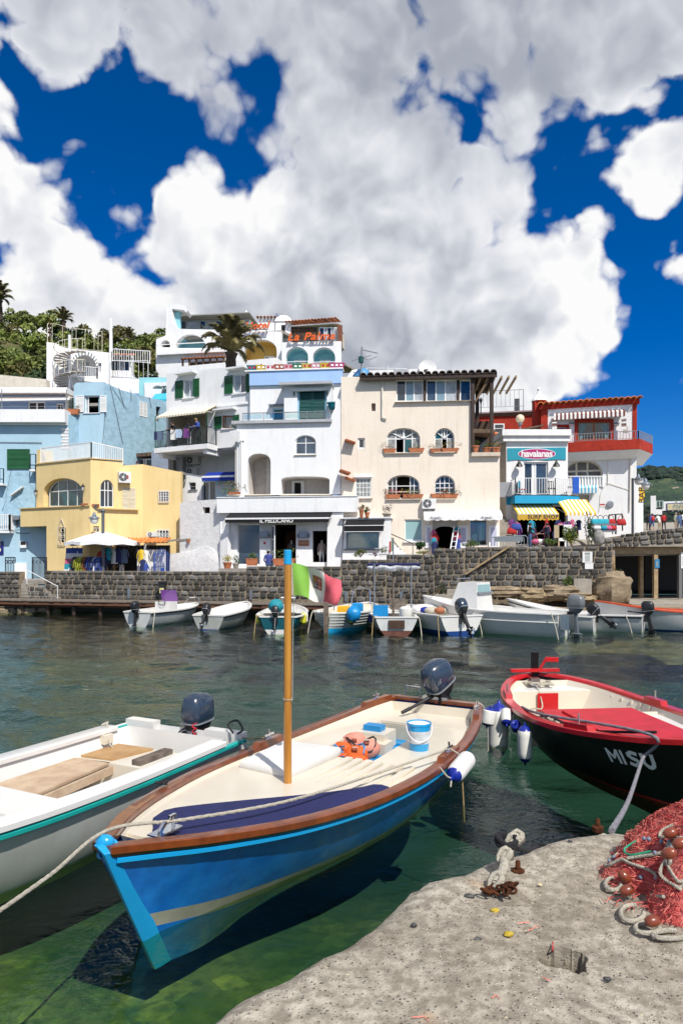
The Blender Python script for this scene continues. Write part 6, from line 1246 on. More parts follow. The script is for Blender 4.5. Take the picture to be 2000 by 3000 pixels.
mb=MB();p0=lp(BBW.pt((xb,zb1+.1),-.0),V((ebx.x,ebx.y,zb1+.1)),.72);p1=V((ebx.x-.02,ebx.y-.02,zb1+.1));mb.hexa([p0+V((0,-.05,.1)),p1+V((0,-.05,.1)),p1+V((0,0,.1)),p0+V((0,0,.1)),p0+V((0,-.05,1.15)),p1+V((0,-.05,1.2)),p1+V((0,0,1.2)),p0+V((0,0,1.15))]);tag(mb.bd('towel',pl_('towel_blue',(.015,.09,.45),.9)),'blue towel hanging on the right end of the turquoise balcony','towel')
t=th_('chair','black plastic chair on the turquoise balcony','chair',BBW.pt((2.55,zb1+.06),-.7));o=BBW.pt((2.55,zb1+.06),-.7);mb=MB();mb.cbox(o+V((0,0,.45)),(.46,.46,.05));mb.bd('seat',M.black_iron,t);mb=MB();[mb.bar(o+V((x,.2,.45)),o+V((x*1.05,.28,.95)),.04)for x in(-.2,-.07,.07,.2)];mb.bar(o+V((-.22,.28,.95)),o+V((.22,.28,.95)),.06);mb.bd('backrest',M.black_iron,t)
for x in(-.2,.2):
 for y in(-.2,.2):mb=MB();mb.bar(o+V((x,y,0)),o+V((x,y,.43)),.04);mb.bd('leg',M.black_iron,t)
t=th_('chair','small blue folding chair with an orange towel on the turquoise balcony','chair',BBW.pt((.65,zb1+.06),-.6));o=BBW.pt((.65,zb1+.06),-.6);mb=MB();mb.cbox(o+V((0,0,.4)),(.42,.42,.04));mb.bd('seat',pl_('chair_orange',(.5,.09,.02)),t);mb=MB();mb.cbox(o+V((-.22,.1,.7)),(.06,.42,.5));mb.bd('backrest',M.cyan_cloth,t);mb=MB();[mb.bar(o+V((x,y,0)),o+V((-x,y,.4)),.03)for x in(-.2,.2)for y in(-.18,.18)];mb.bd('folding_frame',M.steel,t)
z_a=HF.sz(*c7(480,858),.6)[1];q0,q1=HF.sz(*c7(342,930),2.0),HF.sz(*c7(648,930),2.0);z_b=HF.sz(*c7(480,925),2.0)[1];ya=awning('awning','yellow and white striped awning lettered SURF SHOP, left and larger',HF,q0[0],q1[0],z_b+.95,2.0,.95,(M.yellow_cloth,M.white_cloth),21,.0)
mb=MB();n=10;[mb.prism([HF.pt(p_,1.99)for p_ in((lp(q0[0],q1[0],i/n),z_b-.003),(lp(q0[0],q1[0],i/n),z_b-.34),(lp(q0[0],q1[0],(i+.5)/n),z_b-.42),(lp(q0[0],q1[0],(i+1)/n),z_b-.34),(lp(q0[0],q1[0],(i+1)/n),z_b-.003))],-HF.n*.012)for i in range(n)];mb.bd('valance',pl_('valance_yellow',(.6,.36,.03),.8),ya)
txm('lettering','SURF SHOP',.34,M.ink,ya,HF.pt(((q0[0]+q1[0])/2+.3,z_b-.19),1.995),HF.t,(0,0,1),.003,0,1.1,bold=.01,sx=1.05)
HB2=Wall(HF.pt((HF.sz(*c7(630,900),1.0)[0],0),.95),V((ebx.x+.4,ebx.y-.2,0)),False);awning('awning','yellow and white striped awning on the angled corner, right and smaller',HB2,.0,HB2.L,z_b+1.0,1.3,.95,(M.yellow_cloth,M.white_cloth),15,.12,.05)
mb=MB();p=HF.uv(*c7(300,720),.4);mb.box(p.x-.9,p.x+.6,p.y,p.y+.05,HF.sz(*c7(300,800),.4)[1],HF.sz(*c7(300,690),.4)[1]);t=mb.bd('screen_panel',pl_('grey_panel',(.30,.31,.33),.5));tag(t,'grey screen panel at the left side of the turquoise balcony','screen')
RHW=Wall((1594,52.6),(1874,50.6));rh=th_('house','white house with red trim, orange roof tiles and brown striped awning','house',RHW.pt((4,5)))
zt=RHW.sz(*c7(900,130))[1];zs1=RHW.sz(*c7(960,398))[1];zs0=RHW.sz(*c7(960,470))[1]
d1=RHW.loop(cq(c7,762,222,1052,400));d1=[(d1[0][0],zs1+.05),(d1[1][0],zs1+.05),d1[2],d1[3]];d2=RHW.loop(cq(c7,615,264,725,372));big=RHW.loop(carch(c7,690,972,524,630,652,16,2.2));bl=RHW.loop(cq(c7,786,782,870,905))
x0=RHW.sz(*c7(520,300))[0];x1r=RHW.sz(*c7(1192,300))[0];xr2=RHW.sz(*c7(1222,300))[0]
panel('upper_wall',RHW,[(x0,zs0),(xr2,zs0),(xr2,zt),(x0,zt)],[d1,d2],WS_,rh,.3,.2)
panel('lower_wall',RHW,[(x0,3.6),(xr2,3.6),(xr2,zs0-.003),(x0,zs0-.003)],[big,bl],WS_,rh,.35,.6)
mb=MB();RHW.box(mb,x1r,xr2+.02,zs1,zt,0,.05);RHW.box(mb,x0-.05,x0+.45,zs1,zt,0,.05);RHW.box(mb,x0-.2,xr2+.2,zt,zt+.35,-.3,.12);mb.bd('red_trim',M.red_stucco,rh)
mb=MB();
for l in(d1,d2):
 inn=inset(l,.22);n=4
 for i in range(4):j=(i+1)%4;mb.hexa([RHW.pt(l[i],.05),RHW.pt(l[j],.05),RHW.pt(l[j],-.05),RHW.pt(l[i],-.05),RHW.pt(inn[i],.05),RHW.pt(inn[j],.05),RHW.pt(inn[j],-.05),RHW.pt(inn[i],-.05)])
mb.bd('red_surround',M.red_stucco,rh)
wn(rh,RHW,inset(d1,.22),(.5,),(),off=-.1,fw=.09,bw=.14,frame=M.frame_wood,glass=M.glass);wn(rh,RHW,inset(d2,.22),(),(),off=-.1,fw=.08,frame=M.frame_wood,glass=M.glass_blue)
cu=pl_('curtain_teal',(.20,.36,.36),.7)
for xa,xb,xc in((800,852,805),(1012,955,1008)):
 mb=MB();top=[lp(xa,xb,k/6)for k in range(7)];bot=[lp(xa,xc+(xc-xa),k/6)for k in range(7)]
 a=[RHW.uv(*c7(x,262),-.13+.03*(k%2))for k,x in enumerate(top)];m_=[RHW.uv(*c7(lp(x,xa,.45),320),-.13+.03*(k%2))for k,x in enumerate(top)];b=[RHW.uv(*c7(lp(x,xa,.7),385),-.13+.03*(k%2))for k,x in enumerate(top)];mb.loft([a,m_,b],closed=False);tag(mb.bd('curtain',cu),('left'if xa<900 else 'right')+' gathered teal curtain in the red framed terrace door','curtain')
wn(rh,RHW,big,(.30,.62),(.40,),off=-.45,fw=.12,bw=.14,frame=pl_('cream_iron',(.7,.6,.5)),glass=M.grey_room);mb=MB();rlg(mb,[RHW.pt((big[0][0],big[0][1]-.75),.06),RHW.pt((big[1][0],big[1][1]-.75),.06)],.8,.2,.03,.04);mb.bd('loggia_railing',M.white_paint,rh);mb=MB();q0,q1=RHW.sz(*c7(700,700)),RHW.sz(*c7(975,652));RHW.box(mb,q0[0],q1[0],q0[1],q1[1]-.0,-.01,.004);
slt(rh,RHW,bl[0][0]+.02,bl[1][0]-.02,bl[0][1],bl[2][1],-.08,pl_('blind_beige',(.62,.55,.45),.7))
q0,q1=RHW.sz(*c7(768,735),.6),RHW.sz(*c7(940,735),.6);awning('awning','small blue and white striped awning under the loggia of the red trimmed house',RHW,q0[0],q1[0],RHW.sz(*c7(850,715),.05)[1],.7,.25,(M.white_cloth,pl_('stripe_blue',(.10,.42,.60),.8)),13,.38)
mb=MB()
sl=[RHW.pt((RHW.sz(*c7(600,400))[0],zs0),.9),RHW.pt((RHW.sz(*c7(1245,400),1.0)[0],zs0),1.0),RHW.pt((RHW.sz(*c7(1342,400),-1.8)[0],zs0),-1.8),RHW.pt((RHW.sz(*c7(1342,400),-1.8)[0],zs0),-5),RHW.pt((x0,zs0),-5)]
mb.prism(sl,(0,0,zs1-zs0));mb.bd('terrace_band',M.red_stucco,rh);mb=MB();und=[p_+V((0,0,-.02))for p_ in sl];und2=[V((lp(p_.x,RHW.pt((xr2*.7,0)).x,.13),lp(p_.y,53,.25),zs0-.55))for p_ in sl];mb.loft([und2,und]);mb.bd('terrace_underside',WS_,rh)
mb=MB();RHW.box(mb,xr2-.35,xr2-.02,3.6,zs0,-9,-.36);RHW.box(mb,xr2-.35,xr2-.02,zs0,zt,-9,-.31);mb.bd('side_wall',WS_,rh)
mb=MB();rlg(mb,[RHW.pt((RHW.sz(*c7(600,400))[0],zs1),.8),RHW.pt((RHW.sz(*c7(1235,400),.9)[0],zs1),.9),RHW.pt((RHW.sz(*c7(1336,400),-1.8)[0],zs1),-1.7)],RHW.sz(*c7(960,322),.9)[1]-zs1,.2,.016,.022);mb.bd('terrace_railing',M.dull_steel,rh)
zt2=zt+.35;q0,q1=RHW.sz(*c7(522,120))[0],RHW.sz(*c7(1242,95))[0];tst(rh,RHW,q0-.3,q1+.2,zt2+.55,-3.0,.55,.55,pitch=.40,rows=2,m=pl_('orange_tile',(.60,.20,.05),.8,objrand=.25));mb=MB();RHW.box(mb,q0,q1,zt2,zt2+.2,-9,.1);mb.bd('roof',M.roof_tile,rh)
mb=MB();p=RHW.uv(*c7(512,130),-.5);mb.box(p.x-.45,p.x+.45,p.y,p.y+.8,p.z-2,p.z+.5);mb.bd('chimney',M.red_stucco,rh);mb=MB();mb.lathe([(.62,0),(.55,.15),(.22,.55),(.12,.8),(.16,.95),(.04,1.1)],V((p.x,p.y+.4,p.z+.5)),12);mb.bd('chimney_cap',WS_,rh)
BA=RHW;q0,q1=RHW.sz(*c7(610,200),.6),RHW.sz(*c7(1138,190),.6);zaw=RHW.sz(*c7(880,165),.1)[1];at=awning('awning','brown and white scalloped awning round the red framed terrace door',RHW,q0[0],q1[0],zaw,.6,.25,(M.white_cloth,pl_('stripe_brown',(.17,.05,.04),.8)),34,.30,.06,sides=False)
for x in(612,1125):
 for k in range(5):mb=MB();q=RHW.sz(*c7(x,205+k*18),.6);mb.prism([RHW.pt((q[0]-.14,q[1]-.2),.58),RHW.pt((q[0]+.2,q[1]-.2),.58),RHW.pt((q[0]+.2,q[1]+.06),.58),RHW.pt((q[0]-.14,q[1]+.06),.58)],-RHW.n*.02);mb.bd('cloth',M.stripe_brown if k%2 else M.white_cloth,at)
for x in(740,1070):p=RHW.uv(*c7(x,262),.02);t=th_('bulkhead_lamp',('left'if x<900 else 'right')+' small oval bulkhead lamp beside the red framed terrace door','lamp',p,'oval bulkhead lamps');mb=MB();mb.ball(p,(.2,.12,.13),10,6);mb.bd('glass',M.milk_glass,t,50);mb=MB();mb.box(p.x-.22,p.x+.22,p.y-.13,p.y-.02,p.z+.02,p.z+.13);mb.bd('cage',M.dull_steel,t)
mb=MB();p=RHW.loop(carch(c7,1127,1160,270,290,322,8));mb.prism([RHW.pt(p_,.02)for p_ in p],-RHW.n*.019);mb.bd('niche',pl_('niche_frame',(.55,.5,.42)),rh)
mb=MB();mb.tube([RHW.uv(*c7(1010,705),.06),RHW.uv(*c7(1010,505),.06)],.03,6);mb.tube([RHW.uv(*c7(1178,480),.08),RHW.uv(*c7(1172,900),.08)],.06,6);mb.tube([RHW.uv(*c7(945,910),.05),RHW.uv(*c7(955,780),.05),RHW.uv(*c7(1000,690),.05)],.015,4);mb.tube([RHW.uv(*c7(1000,690),.05),RHW.uv(*c7(1170,745),.05)],.02,4);mb.bd('pipe',M.pipe,rh)
q0,q1=RHW.sz(*c7(952,872)),RHW.sz(*c7(988,850));t=th_('wall_notice','red and white notice on the white wall of the red trimmed house','sign',RHW.pt(q0));mb=MB();RHW.box(mb,q0[0],q1[0],q0[1],(q0[1]+q1[1])/2,0,.03);mb.bd('plate',M.paper,t);mb=MB();RHW.box(mb,q0[0],q1[0],(q0[1]+q1[1])/2,q1[1],0,.031);mb.bd('red_band',pl_('label_red',(.5,.02,.02)),t)
p=RHW.uv(*c7(1026,854),.02);t=th_('wall_plaque','round grey plaque on the white wall','sign',p);mb=MB();mb.lathe([(.27,0),(.27,.05),(.2,.07),(.05,.08)],p,16,M=Matrix.Rotation(R(90),3,'X'));mb.bd('disc',M.dull_steel,t)
t=th_('antenna','small antenna on the tiled roof of the red trimmed house','antenna',RHW.uv(*c7(860,100),-3));mb=MB();mb.tube([RHW.uv(*c7(860,105),-3),RHW.uv(*c7(860,62),-3)],.04,5);[mb.bar(RHW.uv(*c7(850,66+k*5),-3),RHW.uv(*c7(885,64+k*5),-3),.025)for k in range(2)];mb.bd('mast',M.dull_steel,t)
RB2=Wall((1405,58),(1580,57));rr=th_('house','red walled house with a flat railed roof behind the timber posts','house',RB2.pt((3,6)));hw=RB2.loop(cq(c7,165,255,245,328));hdk=RB2.loop(cq(c7,355,300,480,400))
panel('wall',RB2,RB2.loop(c7(0,560,520,560,520,190,0,205)),[hw,hdk],M.red_stucco,rr,.3,.2);wn(rr,RB2,hw,(),(.5,),off=.0,fw=.1,glass=M.glass);room(rr,RB2,hdk,-.2,1.5,M.brown_room);mb=MB();q0,q1=RB2.sz(*c7(20,205)),RB2.sz(*c7(500,168));RB2.box(mb,q0[0],q1[0]+.6,q0[1]+.3,q1[1],-6,.3);mb.bd('roof_edge',pl_('mauve_grey',(.36,.27,.28),.85),rr)
q0,q1=RB2.sz(*c7(85,335),.3),RB2.sz(*c7(365,325),.3);tst(rr,RB2,q0[0],q1[0],q1[1]+.1,.0,.5,.25,pitch=.3)
t=th_('railing','light wire railing on the flat roof of the red walled house','railing',RB2.uv(*c7(200,175),-1));mb=MB();rlg(mb,[RB2.uv(*c7(55,180),-1),RB2.uv(*c7(385,168),-1)],1.9,.35,.014,.02,base=.5);mb.bd('bars',M.dull_steel,t)
mb=MB();p=RB2.uv(*c7(340,165),-1.2);mb.box(p.x-.2,p.x+.2,p.y,p.y+.3,p.z-.2,p.z+1.1);tag(mb.bd('vent_box',M.grey_iron),'dark vent box on the flat roof of the red house','vent')
def globe_lamp(label,p0,h,r=.32):
 t=th_('street_lamp',label,'lamp',p0,None);mb=MB();mb.tube([V(p0),V(p0)+V((0,0,h))],.06,8);mb.lathe([(.16,h-.1),(.2,h),(.12,h+.06)],p0,10);mb.bd('post',M.dull_steel,t);mb=MB();mb.ball(V(p0)+V((0,0,h+r+.03)),r,14,9);mb.bd('globe',pl_('globe_cream',(.75,.62,.42),.3),t,60)
p=P(1380+360*.39541,1140+400*.39541,50);globe_lamp('globe lamp on a thin post left of the red trimmed house',p,.39541*(400-255)/F*50)
p=P(1380+70*.39541,1140+185*.39541,57);t=th_('street_lamp','small black lantern post on the roof behind the timber pergola','lamp',p);mb=MB();mb.tube([p,p+V((0,0,.9))],.05,6);mb.lathe([(.06,.9),(.14,1.15),(.16,1.2),(.03,1.4)],p,6);mb.bd('post',M.black_iron,t)
t=th_('wooden_shed','low brown shed roof between the red walled house and the beach shop','shed',P(1540,1270,50.5));W_=Wall((1515,51),(1600,51));q0,q1=W_.sz(*c7(340,300)),W_.sz(*c7(530,265));mb=MB();mb.hexa([W_.pt((q0[0],q0[1]-.1),.2),W_.pt((q1[0],q1[1]-.1),.2),W_.pt((q1[0],q1[1]-.0),-2),W_.pt((q0[0],q0[1]),-2),W_.pt((q0[0],q0[1]),.2),W_.pt((q1[0],q1[1]),.2),W_.pt((q1[0],q1[1]+.15),-2),W_.pt((q0[0],q0[1]+.15),-2)]);mb.bd('roof',M.old_wood,t);mb=MB();W_.box(mb,q0[0]+.2,q1[0]-.1,q0[1]-2.6,q0[1]-.12,-1.8,-1.6);mb.bd('back',M.brown_room,t);mb=MB();q0,q1=W_.sz(*c7(270,395),.5),W_.sz(*c7(540,362),.5);rlg(mb,[W_.pt((q0[0],q0[1]-.2),.5),W_.pt((q1[0],q0[1]-.2),.5)],.95,.18,.016,.02);mb.bd('railing',M.dull_steel,t)
FR=Wall((1872,62),(1900,62));t=th_('house_corner','narrow white house corner with a yellow banner behind the street lamp','house',FR.pt((1,6)));mb=MB();q0,q1=FR.sz(1872,1560),FR.sz(1886,1400);FR.box(mb,q0[0]-1,q1[0]-.1,q0[1],q1[1],-3,0);mb.bd('wall',WS_,t)
t=th_('banner','yellow upright banner with dark letters near the right street lamp','sign',P(1880,1480,61));mb=MB();q=[P(1380+x*.39541,1140+y*.39541,61)for x,y in((1244,836),(1244,722),(1262,728),(1280,750),(1283,800),(1270,830))];mb.prism(q,V((0,.1,0)));mb.bd('cloth',M.yellow_cloth,t);txm('lettering','BAR',.85,M.ink,t,P(1380+1262*.39541,1140+782*.39541,60.97),(0,0,1),(-1,0,0),.003)
t=th_('terrace_building','white terrace wall with balustrade and a painted tile sign at the right edge','building',P(1960,1500,68));TW=Wall((1900,68),(2060,66));
for xa,xb,ya,yb,nm in((1326,1366,930,790,'pier'),(1412,1700,900,824,'wall'),(1366,1412,930,890,'base')):q0,q1=TW.sz(*c7(xa,ya)),TW.sz(*c7(xb,yb));mb=MB();TW.box(mb,q0[0],q1[0]-.01,q0[1],q1[1],-.5,0 if nm!='pier'else .1);mb.bd(nm,WS_,t)
mb=MB();q0,q1=TW.sz(*c7(1366,880)),TW.sz(*c7(1418,828));rlg(mb,[TW.pt((q0[0],q0[1]),.0),TW.pt((q1[0],q0[1]),.0)],q1[1]-q0[1],.3,.04,.04);mb.bd('balusters',pl_('baluster_grey',(.35,.42,.40)),t)
for xa,xb,ya,yb,m_,o in((1442,1800,902,836,pl_('sign_navy',(.01,.015,.16),.35),.05),(1450,1800,897,842,pl_('tile_cream',(.72,.62,.36),.4,var=.2,vs=.8),.07)):q0,q1=TW.sz(*c7(xa,ya)),TW.sz(*c7(xb,yb));mb=MB();TW.box(mb,q0[0],q1[0],q0[1],q1[1],0,o);mb.bd('tile_sign',m_,t)
q0=TW.sz(*c7(1492,872),.08)
for k,s_ in enumerate(('Albergo','Miramare')):txm('lettering',s_,.95,pl_('letter_grey',(.30,.34,.30)),t,TW.pt((TW.sz(*c7(1480,872),.08)[0],TW.sz(*c7(1490,858+k*27),.08)[1]),.072),TW.t,(0,0,1),.004,.2,1.05,'LEFT')
RMP=Wall(V((14.1,37.6,0)),V((40,36.4,0)),False)
t=th_('stone_wall','basalt parapet of the ramp rising to the right with people behind','wall',RMP.pt((3,4.2)),'basalt embankment walls along the harbour');sA=RMP.sz(*c7(985,1095));sB=RMP.sz(*c7(1700,995));slope=(sB[1]-sA[1])/(sB[0]-sA[0]);zlow_=RMP.sz(*c7(1030,1160))[1]
mb=MB();mb.prism([RMP.pt(q)for q in[(sA[0],zlow_+.02),(sB[0],zlow_+.02),(sB[0],sB[1]-.06),(sA[0],sA[1]-.06)]],-RMP.n*.4);mb.bd('mortar_core',M.mortar,t)
lay_stones(t,Wall(RMP.pt((0,0),.03),RMP.pt((10,0),.03),False),sA[0],sB[0],lambda s:zlow_,lambda s:sA[1]+slope*(s-sA[0])+.02,course=.30,seed=21,cap=False,slope=slope*.55,pale=.25)
t=th_('rough_pillar','rough pale stone lump at the lower end of the ramp parapet','rock',RMP.uv(*c7(940,1140),.2));mb=MB();p=RMP.uv(*c7(942,1150),.1);mb.ball(p+V((0,0,.35)),(.32,.3,.42),14,10,jit=.13);mb.bd('stone',M.stone_pale,t,60)
SHW=Wall(V((14.6,37.9,0)),V((40,36.8,0)),False);sh2=th_('boat_shed','dark open boat shed with pale timber posts under the ramp','shed',SHW.pt((4,.9)));zt=SHW.sz(*c7(1100,1165))[1];zf=SHW.sz(*c8(1350,945))[1]
mb=MB();SHW.box(mb,-.6,24,zt-.02,zt+.12,-5,.35);mb.bd('roof_slab',M.concrete,sh2);mb=MB();SHW.box(mb,-.4,24,zt-.42,zt-.025,-.2,0);mb.bd('lintel_beam',pl_('pale_wood',(.42,.30,.16)),sh2)
for xa,xb in((982,1008),(1268,1296),(1328,1360),(1532,1560)):q0,q1=SHW.sz(*c8(xa,940)),SHW.sz(*c8(xb,600));mb=MB();SHW.box(mb,q0[0],q1[0],zf-.3,zt-.422,-.25 if xa!=1268 else-1.2,.02 if xa!=1268 else-.9);mb.bd('post',M.pale_wood if xa!=1532 else pl_('grey_post',(.15,.15,.15)),sh2)
mb=MB();SHW.box(mb,-.9,24,zf-.3,zt,-5.2,-5);SHW.box(mb,-.9,-.6,zf-.3,zt,-5,0);mb.bd('back_wall',pl_('shed_dark',(.015,.014,.014),.9),sh2)
for k in range(3):mb=MB();SHW.box(mb,.3+k*3.4,3.3+k*3.4,zf,zt-.5,-4.0,-3.9);mb.bd('dark_net',pl_('net_grey',(.03,.03,.032),.9),sh2)
for x0,y0,x1_,y1,m_,lab in((1335,740,1372,667,pl_('sign_blue',(.02,.20,.42),.5),'small light blue notice on the shed post'),(1548,742,1600,610,M.paper,'white notice on the right shed post at the image edge')):q0,q1=SHW.sz(*c8(x0,y0),.04),SHW.sz(*c8(x1_,y1),.04);t=th_('notice',lab,'sign',SHW.pt(q0,.05));mb=MB();SHW.box(mb,q0[0],q1[0],q0[1],q1[1],.03,.06);mb.bd('plate',m_,t);mb=MB();[SHW.box(mb,q0[0]+.05,q1[0]-.08,lp(q0[1],q1[1],f),lp(q0[1],q1[1],f)+.05,.06,.064)for f in(.2,.35,.5,.65)];mb.bd('print',pl_('letter_grey',(.30,.34,.30)),t)
for x0,y0,x1_,y1,lab in((742,695,823,605,'upper white paper notice on the basalt wall'),(762,748,831,695,'lower blank white paper on the basalt wall')):q0,q1=EW.sz(*c8(x0,y1+(y0-y1)),.1),EW.sz(*c8(x1_,y1),.1);t=th_('paper_notice',lab,'sign',EW.pt(q0,.1));mb=MB();EW.box(mb,q0[0],q1[0],q0[1],q1[1],.07 if y0==695 else .06,.105 if y0==695 else .09);mb.bd('sheet',M.paper,t);mb=MB();y0==695 and([EW.box(mb,q0[0]+.12,q1[0]-.12,lp(q0[1],q1[1],f),lp(q0[1],q1[1],f)+.025,.105,.108)for f in(.12,.2,.28,.36,.44,.52,.6)],EW.box(mb,(q0[0]+q1[0])/2-.13,(q0[0]+q1[0])/2+.13,lp(q0[1],q1[1],.72),lp(q0[1],q1[1],.92),.105,.108));mb.v and mb.bd('print',pl_('letter_grey',(.30,.34,.30)),t)
t=th_('wall_handrail','pale timber handrail sloping up across the tall basalt wall','railing',EW.uv(1370,1680,.15));mb=MB();mb.bar(EW.uv(*c6(1072,790),.15),EW.uv(*c6(1432,562),.15),.16,.09);mb.bd('rail',M.pale_wood,t)
t=th_('retaining_pier','dark slim pier at the foot of the sloping handrail','pillar',EW.uv(1360,1745,.2));q0,q1=EW.sz(*c6(1054,985),.25),EW.sz(*c6(1070,790),.25);mb=MB();EW.box(mb,q0[0],q1[0],JZ,q1[1],-.0,.25);mb.bd('pier',M.grey_iron,t)
t=th_('landing_steps','pale concrete landing steps at the end of the jetty','staircase',EW.uv(1315,1765,1.0))
for k,(xa,xb,ya,yb)in enumerate(((815,1068,1030,962),(920,1055,965,920),(1010,1055,920,880))):q0,q1=EW.sz(*c6(xa,ya),1.4-.4*k),EW.sz(*c6(xb,yb),1.4-.4*k);mb=MB();EW.box(mb,q0[0],q1[0]-.01*k,.5,q1[1],-.03,1.4-.4*k);mb.bd('step',M.concrete,t)
mat('cream_gel',(.66,.60,.49),.35,.04,1.5,coat=.3);mat('white_gel',(.70,.69,.66),.35,.04,1.5,coat=.3,streak=.12,dirt=(.42,.37,.30));mat('grey_gel',(.62,.63,.61),.45,.08,1.5,streak=.3,dirt=(.35,.34,.3))
mat('varnish',(.20,.05,.012),.3,.25,6,.15,40,coat=.5,col2=(.12,.03,.009),rz=.5);mat('varnish_dark',(.05,.016,.008),.3,.3,6,coat=.4)
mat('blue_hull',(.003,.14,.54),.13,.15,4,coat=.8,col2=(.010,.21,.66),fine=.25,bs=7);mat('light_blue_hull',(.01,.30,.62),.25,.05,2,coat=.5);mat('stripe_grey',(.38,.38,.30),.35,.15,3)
mat('black_hull',(.006,.006,.007),.3,.1,2,spec=.3);mat('red_gloss',(.52,.008,.012),.3,.08,3,coat=.4,fine=.15,bs=12);mat('red_board',(.56,.010,.018),.42,.12,3,fine=.25,bs=9)
mat('teal_edge',(.01,.33,.30),.45,.1,3);mat('rope_white',(.62,.57,.46),.9,.15,30,.9,120);mat('rope_tan',(.42,.30,.13),.9,.2,30,.8,120);mat('rope_black',(.02,.02,.024),.9,.2,30,.8,120)
mat('ply',(.44,.27,.12),.65,.2,3,.15,30,col2=(.33,.18,.07),rz=1);mat('ply_pale',(.50,.38,.26),.7,.2,4,.2,30,col2=(.38,.26,.17));mat('motor_blue',(.022,.038,.066),.22,.1,2,coat=.5);mat('motor_black',(.012,.012,.014),.4,.1,4);mat('motor_grey',(.26,.28,.30),.4,.1,4)
mat('fender_white',(.74,.72,.66),.45,.08,4,fine=.12);mat('fender_blue',(.006,.02,.26),.3,.06,3);mat('fender_yellow',(.62,.60,.04),.45,.1,3);mat('bright_blue',(.005,.22,.52),.4,.06,3);mat('vest_orange',(.62,.10,.008),.7,.12,6,.4,20);mat('cushion',(.64,.63,.61),.6,.04,2,.15,8);mat('navy_canvas',(.008,.012,.085),.85,.12,5,.35,12);mat('pole_wood',(.50,.23,.03),.4,.3,5,.1,30,col2=(.30,.10,.012),coat=.3,rz=.12,streak=.75,dirt=(.07,.02,.008));mat('bare_wood',(.17,.13,.10),.85,.3,8,.4,30)
mat('netting',(.60,.085,.075),.85,.2,9,.8,90,col2=(.68,.20,.17));mat('float_red',(.22,.045,.018),.35,.2,8,coat=.3)
class Hull:
 """boat shape from the bow (t=0) to the stern (t=1) in its own frame, x aft, y to the side"""
 def __init__(s,bow,stern,beam,zs,keel=-.35,rake=.35,full=.42,tw=.8,plan=None,dbl=False,srake=-.05,flare=.78):
  s.o=V((bow[0],bow[1],0));d=V((stern[0]-bow[0],stern[1]-bow[1],0));s.L=d.length;s.ax=d.normalized();s.ay=V((s.ax.y,-s.ax.x,0))
  s.zs=zs;s.keel=keel;s.rake=rake;s.full=full;s.srake=srake;s.flare=flare
  s.plan=plan or[(0,.03),(.06,.30),(.14,.55),(.25,.78),(.4,.95),(.55,1.0),(.75,.97),(.9,.9),(1,tw)]
  s.beam=beam;s.dbl=dbl
 def w(s,x,y,z):return s.o+s.ax*x+s.ay*y+V((0,0,z))
 def b(s,t):return curve(t,s.plan)*s.beam/2
 def z(s,t):return curve(t,s.zs)
 def p(s,t,f,side,din=0,dz=0):
  """f from 0 at the keel to 1 at the sheer"""
  full=curve(t,[(0,1.15),(.2,.8),(.5,s.full),(1,s.full+.06)])if not s.dbl else curve(t,[(0,1.1),(.25,.6),(.6,s.full),(.85,.55),(1,1.0)])
  k=curve(t,[(0,s.keel*.7),(.15,s.keel),(1,s.keel*.8)])
  y=max(0,s.b(t)-din)*(f**full)*(1-(1-f)*0)
  x=t*s.L+s.rake*(1-f)*max(0,1-t*3)**1.3+s.srake*(1-f)*(max(0,t-.7)/.3)
  return s.w(x,y*side,lp(k,s.z(t)+dz,f))
T_=[0,.015,.03,.05,.07,.09,.115,.14,.17,.2,.24,.28,.32,.36,.4,.45,.5,.55,.6,.65,.7,.75,.8,.84,.88,.92,.945,.97,.985,1.0]
def boat_hull(h,parent,mats,bands,fs=None,name='hull'):
 """planked shell; bands are (upper f, material index)"""
 fs=fs or[0,.18,.36]+[b for b,_ in bands if b>.36];fs=sorted(set(fs+[b for b,_ in bands if 0<b<1]+[.5,.62,.75,.88,1.0]));mb=MB();n=len(fs)
 def idx(i,j):
  f=(fs[j%n]+fs[min(j+1,n-1)])/2
  return next(m for b_,m in bands if f<=b_)
 for side in(1,-1):
  rings=[[h.p(t,f,side)for f in fs]for t in T_]
  if side==1:rings=[list(r)for r in rings]
  b0=len(mb.f);mb.loft(rings,closed=False,mis=idx)
  if side==-1:mb.f[b0:]=[tuple(reversed(f))for f in mb.f[b0:]]
 if not h.dbl:
  r=[h.p(1,f,1)for f in fs];l=[h.p(1,f,-1)for f in fs]
  mb.loft([r,l],closed=False,mis=idx)
 return mb.bd(name,mats,parent,40)
def boat_liner(h,parent,m,th=.07,floor=-.02,t0=.06,t1=.985,name='liner',fw=.72):
 ts=[t for t in T_ if t0<=t<=t1];ts=sorted(set([t0]+ts+[t1]));mb=MB();rings=[]
 for t in ts:
  zf=max(floor,lp(h.z(t),floor,min(1,(t-t0+.02)/.10)));k=h.p(t,0,1).z;f0=max(.05,(zf-k)/(h.z(t)-k));L=[h.p(t,f,1,th)for f in(.997,lp(f0,1,.66),lp(f0,1,.33),f0)];Rr=[h.p(t,f,-1,th)for f in(f0,lp(f0,1,.33),lp(f0,1,.66),.997)]
  rings.append(L+Rr)
 mb.loft(rings,closed=False)
 mb.poly(rings[-1]);mb.poly(list(reversed(rings[0])))
 return mb.bd(name,m,parent,35)
